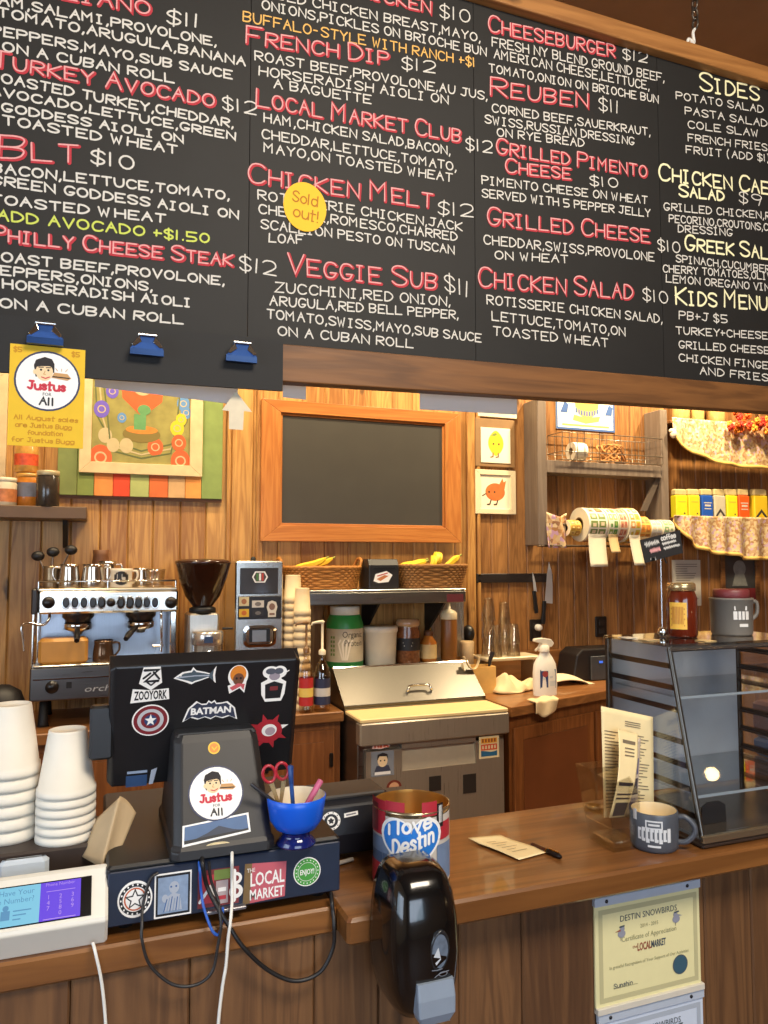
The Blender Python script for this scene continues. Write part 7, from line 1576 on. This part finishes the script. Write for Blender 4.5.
b.rect(-4 * kk, 1 * kk, zc2 - 1 * kk, zc2 + 4 * kk, 1, .0004); b.rect(1 * kk, 4 * kk, zc2 - 4 * kk, zc2 + 1 * kk, 1, .0005); b.rect(-4 * kk, 4 * kk, zc2 + 4.4 * kk, zc2 + 5.6 * kk, 2, .0004); wrap(b, c.x, c.y if False else py_, R + .0008, math.atan2(-py_, -c.x)); b.build('emblem', [M(34, 30, 30, .5, var=0), M(196, 186, 170, .5, var=0), M(190, 150, 60, .5, var=0)], t)
t, c, R, H = pitcher('clear glass tumbler at the right of the jugs on the espresso machine', 155, 588, 569, 9, py_, ZC, GLASS(246, 243, 236, .14, .03), 0, 1.05, 'tumbler', 'glass', None)
pitcher('brown paper cup standing upside down behind the jugs', 100, 588, 550, 9.5, py_ + .2, ZC, M(112, 70, 40, .6, var=.06), 0, .74, 'paper_cup', 'cup', None)
t, c, R, H = pitcher('tall steel canister of black-handled tools at the left of the jugs', 51.5, 588, 566, 8, py_ + .04, ZC, M(150, 128, 100, .3, .8), 0, 1.02, 'tool_canister', 'canister', None)
for (px, py, ang_, lab) in ((38, 556, -.5, 'leftmost'), (53, 552, .1, 'middle'), (71, 550, .6, 'rightmost')):
    Y = py_ + .04; p = at(px, py, Y); t2 = thing('brew_tool', 'black-headed coffee brush in the steel canister, %s of three' % lab, 'brush', (c.x, Y, ZC + .01), 0, 'brushes in the steel canister')
    base = Vector((c.x + (px - 53) * .0006, Y + .001 * (px - 53), ZC + .02))
    MB().tube(curve_pts([base, base.lerp(p, .6) + Vector((0, 0, .006)), p], 6), .0042, 8).build('shaft', M(130, 110, 90, .3, .7), t2)
    MB().ball((p.x, p.y, p.z), (.026, .02, .021), 14, 8).build('head', M(26, 22, 20, .5), t2)
q = at(8, 690, 3.36); o = MB()
o.lathe([(.0004, BT), (.085, BT), (.09, BT + .02), (.088, BT + .10), (.07, BT + .15), (.03, BT + .175), (.0004, BT + .18)], at(2, 690, 3.36).x, 3.36, 24); o = o.build('dark_canister', M(26, 22, 22, .5, var=.1)); origin(o, (at(2, 690, 3.36).x, 3.36, BT)); tag(o, 'dark rounded canister on the counter left of the espresso machine', 'canister')

# ---------------------------------------------------------------- counter right: tumblers, box, spray bottle, towel
ty = 3.55; c = at(517, 660, ty); zt_ = at(517, 655, ty).z
e = ext(494, 655, 540, 660, ty - .05)
t = thing('drip_shelf', 'small pale rack holding upturned clear tumblers against the back wall', 'rack', ((e[0] + e[1]) / 2, ty, BT))
x0t = at(480, 655, ty).x; MB().cbox(x0t, e[1], ty - .07, ty + .1, zt_ - .018, zt_, .004).build('tray', M(206, 190, 156, .4, .2), t)
for x in (x0t + .03, e[1] - .04): MB().cbox(x, x + .014, ty - .05, ty + .08, BT, zt_ - .0185, .002).build('leg', M(150, 126, 92, .4, .3), t)
tum = GLASS(252, 249, 242, .24, .06)
for (px, ptop, r, dyy, n, lab) in ((488.5, 598, 7.2, .02, 3, 'tallest left'), (504.5, 602, 6.4, .045, 3, 'rear right'), (496.5, 625, 5.6, -.035, 2, 'short front'), (513.5, 624, 6.6, -.03, 2, 'short right')):
    Y = ty + dyy; c = at(px, 650, Y); kk = scl(c); ztp = at(px, ptop, Y).z; hc = min(.12, (ztp - zt_) * .6); step = (ztp - zt_ - hc) / max(1, n - 1)
    b = MB(); b.lathe([(.0004, hc), (r * kk * .68, hc), (r * kk * .72, hc - .003), (r * kk, .004), (r * kk * 1.05, 0), (r * kk * .97, .0), (r * kk * .68, hc - .006), (.0004, hc - .006)], n=24); cup = b.build('tumbler', tum)
    for i in range(n):
        o = cup if i == n - 1 else cup.copy()
        if i < n - 1: COL.objects.link(o)
        o.location = (c.x, Y, zt_ + step * i)
        tag(o, ('clear tumbler on top of the %s stack on the pale rack' if i == n - 1 else 'clear tumbler nested lower in the %s stack on the pale rack') % lab, 'glass', 'tumblers in the %s stack' % lab)
# wooden box with paper rolls
by = 3.40; e = ext(471, 667, 496, 681, by)
t = thing('wooden_box', 'small tan wooden box of kitchen bits beside the prep table', 'box', ((e[0] + e[1]) / 2, by + .05, BT))
zbx = BT
b = MB()
for q in ((e[0], e[1], by, by + .008), (e[0], e[1], by + .092, by + .1), (e[0], e[0] + .008, by + .008, by + .092), (e[1] - .008, e[1], by + .008, by + .092)): b.box(*q, zbx, e[3])
b.box(e[0] + .008, e[1] - .008, by + .008, by + .092, zbx, zbx + .008); b.build('box', M(214, 168, 92, .6, var=.1, scale=18), t)
p = [at(*q, by + .05) for q in ((489, 668), (490, 660), (493, 652))]; t = thing('tongs', 'black handled tool sticking out of the small wooden box', 'utensil', Vector((p[0].x, by + .05, zbx + .01)))
MB().tube([(p[0].x, by + .05, zbx + .012), (p[0].x, by + .05, p[0].z), p[1], p[2]], [.005, .006, .010, .011], 10).build('handle', M(26, 20, 20, .4), t)
e = ext(461, 641, 473, 660, by + .04); e = ext(461, 641, 473, 660, 3.62); cxr = (e[0] + e[1]) / 2; zq = at(467, 672, by).z
o = MB().lathe([(.0004, BT), (.032, BT), (.036, e[2] + .03), (.038, e[3] - .004), (.034, e[3]), (.0004, e[3] - .002)], cxr, 3.62, 24).build('paper_bundle', M(222, 188, 138, .7, var=.08)); origin(o, (cxr, 3.62, BT)); tag(o, 'upright bundle of cream paper rolls beside the prep table', 'paper roll')
for s in (0, 1):
    pts = [at(*q, by - .03 + .02 * s) for q in (((464, 657), (470, 668), (476, 668), (479, 658), (474, 655)), ((462, 662), (464, 672), (468, 680), (473, 682), (470, 672)))[s]]
    P = curve_pts(pts, 6); o = MB(); o.loft([[p + Vector((0, -.008, 0)), p + Vector((0, .014, 0)), p + Vector((.002, .014, .002)), p + Vector((.002, -.008, .002))] for p in P], smooth=False); o = o.build('paper_ribbon', M(230, 206, 160, .7, var=.04)); origin(o, P[0]); tag(o, 'curled cream paper strip by the wooden box, %s one' % ('upper' if s == 0 else 'lower'), 'paper strip')
c = at(469.5, 634, WY - .06); b = MB(); b.ball((c.x, WY - .045, c.z), (.034, .04, .048), 18, 12); o = b.build('wall_bell', M(22, 20, 20, .35, var=.05)); origin(o, (c.x, WY - .01, c.z)); tag(o, 'round black fixture on the wall behind the squeeze bottle', 'fixture')
# spray bottle
sy = 3.27; c = at(545, 690, sy); kk = scl(c)
S = lambda px, py: at(px, py, sy)
t = thing('spray_bottle', 'white trigger spray bottle with a blue label on the right back counter', 'spray bottle', (c.x, sy, BT))
prof = [(690, 12.8), (686, 13.4), (672, 13.2), (664, 12.2), (658, 9), (653, 5.4), (650, 4.8)]
b = MB(); 
b.loft([[(c.x + w * kk * math.cos(a), sy + w * kk * .55 * math.sin(a), max(BT, at(545, y, sy).z) if i_ else BT) for a in [2 * PI * i / 28 for i in range(28)]] for i_, (y, w) in enumerate(prof)]); b.build('bottle', M(230, 224, 210, .4, var=.02), t)
MB().loft([[(c.x - 1 * kk + w * kk * math.cos(a), sy + w * kk * math.sin(a), at(545, y, sy).z) for a in [2 * PI * i / 20 for i in range(20)]] for y, w in ((651, 5.6), (647, 5.6), (645, 4.4))]).build('collar', M(236, 226, 206, .4), t)
hd = [S(533.5, 641.5), S(534, 638.8), S(542, 637.8), S(550, 639), S(553, 643), S(551, 646.5), S(546, 648), S(541, 648), S(540.5, 643.5)]
MB().prism([(p.x, p.z) for p in hd], sy - .012, sy + .012).build('spray_head', M(232, 222, 200, .4), t, bevel=.003)
tr = [S(539.5, 643.5), S(541.5, 644), S(538, 649), S(535.5, 651.5), S(535, 650), S(538, 646.5)]
MB().prism([(p.x, p.z) for p in tr], sy - .006, sy + .006).build('trigger', M(226, 214, 190, .4), t, bevel=.001)
b = MB(); zc3 = at(545, 678, sy).z; b.rect(-9 * kk, 9 * kk, zc3 - 9 * kk, zc3 + 9 * kk, 0); b.rect(-9 * kk, -1 * kk, zc3 - 8 * kk, zc3 + 8 * kk, 1, .0004); b.disc(-4 * kk, zc3 + 5 * kk, 3 * kk, mi=2, w=.0007); b.line([(-6 * kk, zc3), (4 * kk, zc3 + 2 * kk)], 2 * kk, 3, .0008); b.rect(1 * kk, 8 * kk, zc3 - 7 * kk, zc3 - 2 * kk, 3, .0005)
b.v = [Vector((c.x + p.x, sy - 13.4 * kk * .55 * math.sqrt(max(0, 1 - (p.x / (13.6 * kk)) ** 2)) - .0008 - p.z, p.y)) for p in b.v]; b.build('label', [M(96, 112, 136, .5, var=.04), M(44, 60, 104, .5, var=.05), M(150, 60, 56, .5, var=0), M(206, 206, 200, .5, var=0)], t)
# crumpled towel over the counter edge
import mathutils.noise as mn
q = [at(494, 697, 3.20), at(543, 703, 3.09)]
tw = M(222, 196, 150, .85, var=.05, scale=16)
c0 = atz(519, 694, BT)
def towel(u, v):
    a = 2 * PI * u; r = v
    x = c0.x + .145 * r * math.cos(a) * (1 + .22 * math.sin(3 * a + 1)); y = c0.y + .085 + .075 * r * math.sin(a) * (1 + .2 * math.sin(2 * a))
    h = .055 * (1 - r ** 4) + .04 * mn.noise(Vector((x * 16, y * 16, 3))) * (1 - r * .4) + .02 * math.sin(x * 52 + y * 34 + 3 * mn.noise(Vector((x * 9, y * 9, 1)))) * (1 - r * r)
    return (x, y, BT + .004 + max(0.0, h) * (1.0 if r < .96 else .4))
b = MB(); b.surf(towel, 48, 18)
o = b.build('towel', tw, solid=.003); origin(o, (c0.x, c0.y + .1, BT)); tag(o, 'crumpled cream towel on the right back counter beside the spray bottle', 'towel')
def flap(u, v):
    x = c0.x - .075 + (.185 - .04 * v) * u; yy = R1.y + (x - R1.x) * d_.y / d_.x
    s = v; y = yy + .06 - .075 * min(1, s * 2); z = BT + .010 + .004 * math.sin(12 * u) - (max(0, s - .5) * 2) * (.052 + .022 * math.sin(PI * u)) 
    return (x, y - .006 - .006 * math.sin(9 * u + 2 * s), z)
o2 = MB().surf(flap, 24, 14).build('hanging_fold', tw, o, solid=.003)
# folded white cloth
cl = [atz(*q_, BT) for q_ in ((556, 690), (602, 687.5))]
b = MB(); x0, x1, y0 = cl[0].x, cl[1].x + .03, cl[0].y + .03
def fold(u, v): return (x0 + (x1 - x0) * u, y0 + .05 + .15 * v, BT + .003 + .05 * math.sin(PI * min(1, u * 1.15)) ** .6 * math.sin(PI * (.1 + .8 * v)) ** .5)
b.surf(fold, 24, 12); o = b.build('folded_cloth', M(226, 206, 166, .8, var=.03), solid=.004); origin(o, (x0, y0, BT)); tag(o, 'folded white cloth lying between the spray bottle and the display case', 'cloth')
# black appliance behind the case
ay = 3.55; e = ext(577, 649, 612, 676, ay); z1 = e[3]
t = thing('toaster', 'black countertop appliance with a blue light behind the display case', 'appliance', ((e[0] + e[1]) / 2, ay + .08, BT))
MB().prism([(e[0] - .03, BT), (e[1] + .1, BT), (e[1] + .1, z1), (e[0] + .04, z1), (e[0] + .0, z1 - .03)], ay, ay + .17).build('body', M(28, 24, 24, .45, var=.06), t, bevel=.008)
q = ext(591, 656, 606, 676, ay - .01); MB().cbox(q[0], q[1] + .03, ay - .014, ay - .0005, BT + .004, q[3], .003).build('front_panel', M(60, 62, 66, .3), t)
p = at(601, 662, ay - .015); MB().box(p.x - .012, p.x + .012, ay - .0165, ay - .0145, p.z - .006, p.z + .006).build('indicator', EMIT(60, 110, 220, 1.2), t)

# ================================================================ display case on the front counter
X0c = 1.133; Yb = 1.492; Yt = 1.284; Yf = 1.200; Z0c = CT + .001
X1c = at(738, 690, Yb).x; ZTc = (at(668, 642, Yt).z + at(605, 637.5, Yb).z) / 2
t = thing('display_case', 'empty glass and steel pastry display case with slanted front on the counter', 'display case', ((X0c + X1c) / 2, 1.35, CT))
frm = M(92, 88, 82, .3, .85, 0); cg = GLASS(250, 251, 252, .04, .02); cgl = GLASS(246, 249, 252, .10, .05)
zbse = at(703, 838, Yf).z
MB().cbox(X0c, X1c, Yf - .003, Yb + .004, Z0c, zbse - .012, .003).build('base', M(50, 38, 32, .4), t)
MB().cbox(X0c - .001, X1c + .001, Yf - .006, Yf + .004, zbse - .011, zbse + .004, .002).build('front_trim', M(206, 190, 160, .2, .9, 0), t)
MB().box(X0c + .002, X1c - .002, Yf + .005, Yb, zbse - .0115, zbse - .006).build('tray', M(120, 112, 104, .25, .7), t)
def post(a, c, w, nm='post'): MB().tube([a, c], w, 8).build(nm, frm, t)
for x in (X0c + .004, X1c - .004):
    post((x, Yf + .004, zbse), (x, Yt, ZTc - .006), .0055, 'slanted_post'); MB().cbox(x - .006, x + .006, Yb - .012, Yb, zbse - .005, ZTc - .006, .002).build('rear_post', frm, t)
MB().cbox(X0c - .003, X1c + .003, Yt - .006, Yb + .004, ZTc - .0055, ZTc, .0015).build('top_glass', GLASS(226, 226, 224, .12, .05), t)
MB().cbox(X0c, X1c, Yt - .008, Yt + .006, ZTc - .016, ZTc - .006, .003).build('top_rail', M(150, 150, 150, .2, .9, 0), t)
b = MB(); y_ = lambda z: Yf + .004 + (Yt - Yf - .004) * (z - zbse) / (ZTc - zbse); z1 = ZTc - .017
b.add([(X0c + .01, y_(zbse + .005), zbse + .005), (X1c - .01, y_(zbse + .005), zbse + .005), (X1c - .01, y_(z1), z1), (X0c + .01, y_(z1), z1)], [(0, 1, 2, 3)]); b.build('front_pane', cg, t, solid=.003)
for x, nm in ((X0c + .001, 'left_pane'), (X1c - .001, 'right_pane')):
    b = MB(); b.add([(x, Yf + .012, zbse), (x, Yb - .012, zbse), (x, Yb - .012, ZTc - .007), (x, Yt + .008, ZTc - .007)], [(0, 1, 2, 3)]); b.build(nm, cgl, t, solid=.0024)
MB().cbox(X0c + .012, X1c - .012, Yb - .009, Yb - .005, zbse, ZTc - .007, .001).build('back_panel', M(156, 159, 164, .35, var=.2, scale=7, spec=.6), t)
for py in (659, 678, 697, 724.5, 744.5, 764, 786):
    z = at(612, py - 1, Yb - .02).z
    for x, s in ((X0c + .0035, 1), (X1c - .0035, -1)):
        yf = y_(z) + .008
        MB().prism([(x, z), (x + s * .012, z), (x + s * .012, z + .0035), (x + s * .003, z + .0035), (x + s * .003, z + .011), (x, z + .011)], yf, Yb - .014, 'Y').build('rail', M(60, 50, 44, .4, .5), t)
for py in (687, 777):
    z = at(700, py, Yb - .12).z if py < 700 else at(715, py, Yb - .16).z
    MB().cbox(X0c + .017, X1c - .017, y_(z) + .012, Yb - .012, z, z + .004, .001).build('glass_shelf', GLASS(244, 248, 250, .12, .03), t); MB().box(X0c + .017, X1c - .017, y_(z) + .009, y_(z) + .0115, z - .0005, z + .0045).build('lit_edge_strip', M(190, 204, 214, .2, .4), t)  # bright strip added so the glass edge's light sits in its colour
# little black sign inside
p = [atz(700, 834, zbse - .005), atz(729, 832, zbse - .005)]
sx0, sx1 = at(702, 832, Yf + .07).x, at(727, 832, Yf + .07).x; zs0 = zbse - .0055; zs1 = at(714, 801, Yf + .075).z
b = MB(); w = sx1 - sx0; pts = [(sx0, zs0), (sx1, zs0), (sx1 - w * .04, zs1 - .008), (sx1 - w * .25, zs1), (sx0 + w * .28, zs1), (sx0 + w * .04, zs1 - .008)]
b.prism(pts, Yf + .070, Yf + .074); o = b.build('price_board', M(34, 34, 36, .6, var=.05)); origin(o, ((sx0 + sx1) / 2, Yf + .072, zs0)); tag(o, 'blank black arched price board standing inside the display case', 'sign')
# packages seen through the right end of the case
gx = X1c + .07
zst = CT + .001
for (w, h, c, lab, nm) in ((.16, .075, (150, 104, 60), 'brown wrapped package at the bottom of the stack right of the case', 'package'), (.15, .045, (60, 84, 130), 'blue and white package in the stack right of the case', 'package'), (.16, .09, (130, 78, 56), 'reddish brown package under the glass dome right of the case', 'package')):
    b = MB(); b.cbox(gx - .03, gx - .03 + w, Yb - .12, Yb, zst, zst + h, .008); o = b.build(nm, M(*c, .45, var=.18, scale=30)); origin(o, (gx + w / 2 - .03, Yb - .06, zst)); tag(o, lab, 'package'); zst += h + .001
t = thing('cake_dome', 'small clear dome on the stack of packages right of the display case', 'dome', (gx + .05, Yb - .06, zst))
MB().lathe([(.0004, zst + .058), (.03, zst + .052), (.05, zst + .03), (.054, zst + .006), (.056, zst + .0)], gx + .05, Yb - .06, 32).build('dome', GLASS(236, 226, 206, .16, .02), t)
MB().lathe([(.0004, zst), (.044, zst), (.046, zst + .012), (.0004, zst + .022)], gx + .05, Yb - .06, 28).build('pastry', M(176, 124, 70, .7, var=.2, scale=50), t)
# things on top of the case
tz_ = ZTc + .0008
for i, (px, py, w, c, lab) in enumerate(((629, 638, .03, (222, 212, 190), 'white paper tag lying at the left on the case top'), (650, 640, .035, (206, 176, 124), 'tan paper tag lying beside the sign stand on the case top'), (707, 641, .03, (222, 190, 130), 'cream paper tag lying between jar and pitcher on the case top'))):
    p = atz(px, py, tz_); b = MB(); b.box(p.x - w / 2, p.x + w / 2, p.y - .012, p.y + .02, tz_, tz_ + .0012); o = b.build('paper_tag', M(*c, .7, var=.03)); origin(o, (p.x, p.y, tz_)); tag(o, lab, 'tag', 'paper tags on the case top')
hy = 1.40
t, c, R, H = jar('honey_jar', 'glass jar of dark honey with a gold lid and yellow label on the case', 'jar', 682, 633, 583, 14.8, hy, tz_, [(0, 0), (.93, 0), (1, .04), (1, .72), (.86, .84), (.84, .86)], M(92, 30, 14, .12, var=.08, coat=.7), [(.9, .86), (.93, .865), (.93, .97), (.88, 1), (0, 1)], M(206, 178, 130, .25, .8))
b = MB(); kk = scl(c); zc4 = tz_ + H * .4
for i in range(8): a, a2 = -12 + 17 * i / 8, -12 + 17 * (i + 1) / 8; b.rect(a * kk, a2 * kk, zc4 - 13 * kk, zc4 + 13 * kk, 0)
for i in range(8): b.rect((-9 + i * 1.4) * kk, (-8.2 + i * 1.4) * kk, zc4 - 8 * kk, zc4 + 9 * kk, 1, .0005)
for y in (-10, -4, 1, 6): b.rect(-10 * kk, 3 * kk, zc4 + y * kk, zc4 + (y + 1.6) * kk, 1, .0008)
wrap(b, c.x, hy, R + .0008, math.atan2(-hy, -c.x)); b.build('label', [M(226, 176, 62, .5, var=.05), M(186, 122, 40, .5, var=0)], t)
t, c, R, H = jar('lidded_pitcher', 'grey plastic pitcher with a maroon lid on the display case', 'pitcher', 732, 635, 589, 20, hy, tz_, [(0, 0), (.92, 0), (.95, .03), (1, .76), (1.03, .77), (1.03, .81), (.9, .815)], M(112, 106, 98, .45, var=.04), [(.82, .81), (.84, .82), (.84, .98), (.78, 1), (0, 1)], M(112, 46, 48, .45))
kk = scl(c); d2 = Vector((.95, -.3, 0)).normalized()
MB().tube(curve_pts([Vector((c.x, hy, tz_ + H * .72)) + d2 * R * .98, Vector((c.x, hy, tz_ + H * .7)) + d2 * (R + .014), Vector((c.x, hy, tz_ + H * .45)) + d2 * (R + .014), Vector((c.x, hy, tz_ + H * .3)) + d2 * R * .96], 6), .005, 8).build('handle', M(112, 106, 98, .45), t)
b = MB(); zc4 = tz_ + H * .42; wv = [(3, 17, 6, 10, 0), (2, 6, -3, 5, 0), (7, 10, -3, 5, 0), (11, 14, -3, 5, 0), (15, 19, -3, 5, 0), (8, 18, -10, -7, 0)]
for a, a2, y0, y1, m_ in wv: b.rect(a * kk * .9, a2 * kk * .9, zc4 + y0 * kk, zc4 + y1 * kk, 0)
wrap(b, c.x, hy, R * .985 + .001, math.atan2(-hy, -c.x)); b.build('white_marks', M(214, 210, 204, .5, var=0), t)
p = atz(665.5, 637, tz_); sx, sy_ = p.x, p.y + .01
t = thing('sign_stand', 'tilted black chalk tag on a thin clear rod standing on the display case', 'sign', (sx, sy_, tz_))
MB().ball((sx, sy_, tz_ + .011), .011, 16, 10).build('ball_base', chrome, t)
ztop = at(666, 552, sy_).z; MB().tube([(sx, sy_, tz_ + .018), (sx, sy_, ztop)], .0022, 8).build('rod', GLASS(226, 224, 218, .3, .05), t)
Q = [at(*q_, sy_ - .006) for q_ in ((645.5, 563), (683, 553), (680, 530), (640.5, 540))]
ctr = sum(Q, Vector()) / 4
b = MB(); b.loft([[q_ + Vector((0, dd, 0)) for q_ in Q] for dd in (0, .003)], smooth=False); b.build('chalk_tag', M(30, 28, 28, .6, var=.05), t)
rv = (Q[1] - Q[0]); b = MB(); b.T = frame(ctr + Vector((0, -.0008, 0)), rv, (0, 0, 1)); L_ = rv.length; rr = random.Random(5)

def scrawl(x, y, w_, h_, mi, wd_): b.line([(x + w_ * i_ / 26, y + h_ * (.5 + .5 * math.sin(i_ * 2.1) * rr.uniform(.5, 1))) for i_ in range(27)], wd_, mi)
scrawl(-L_ * .44, L_ * .06, L_ * .36, L_ * .12, 0, L_ * .022); b.hand('coffee', L_ * .0, L_ * .12, L_ * .1, L_ * .38, L_ * .024, 0, 0, rnd=rr); scrawl(-L_ * .34, -L_ * .08, L_ * .26, L_ * .1, 1, L_ * .03)
scrawl(L_ * .0, L_ * .02, L_ * .36, L_ * .06, 0, L_ * .02); scrawl(L_ * .02, -L_ * .08, L_ * .42, L_ * .06, 0, L_ * .02); scrawl(-L_ * .36, -L_ * .24, L_ * .12, L_ * .08, 0, L_ * .022)
b.build('chalk_writing', [chalk, chalk_pink], t)
MB().tube([(sx - .006, sy_ - .001, ztop - .004), (sx + .008, sy_ - .001, ztop - .012), (sx + .016, sy_ - .001, ztop - .026)], .0022, 6).build('clip', M(60, 60, 60, .3, .6), t)
# hanging lamp on the customer side (its bulb shows as a reflection in the front pane)
Pp = Face((0, Yf + .004, zbse), (1, 0, 0), (0, Yt - Yf - .004, ZTc - zbse))
hp = Pp.hit(712, 774); v = ray(712, 774).normalized(); r_ = v - Pp.N * 2 * v.dot(Pp.N); s_ = 2.2 / -r_.y; L0 = hp + r_ * s_
t = thing('pendant_lamp', 'hanging bulb lamp over the customer side of the counter', 'lamp', L0)
MB().ball(L0, .036, 32, 20).build('bulb', EMIT(255, 214, 150, 40), t); MB().lathe([(.018, L0.z + .034), (.02, L0.z + .08), (.0004, L0.z + .085)], L0.x, L0.y, 16).build('socket', dark, t); MB().tube([(L0.x, L0.y, L0.z + .08), (L0.x, L0.y, 3.7)], .004, 6).build('cord', dark, t)
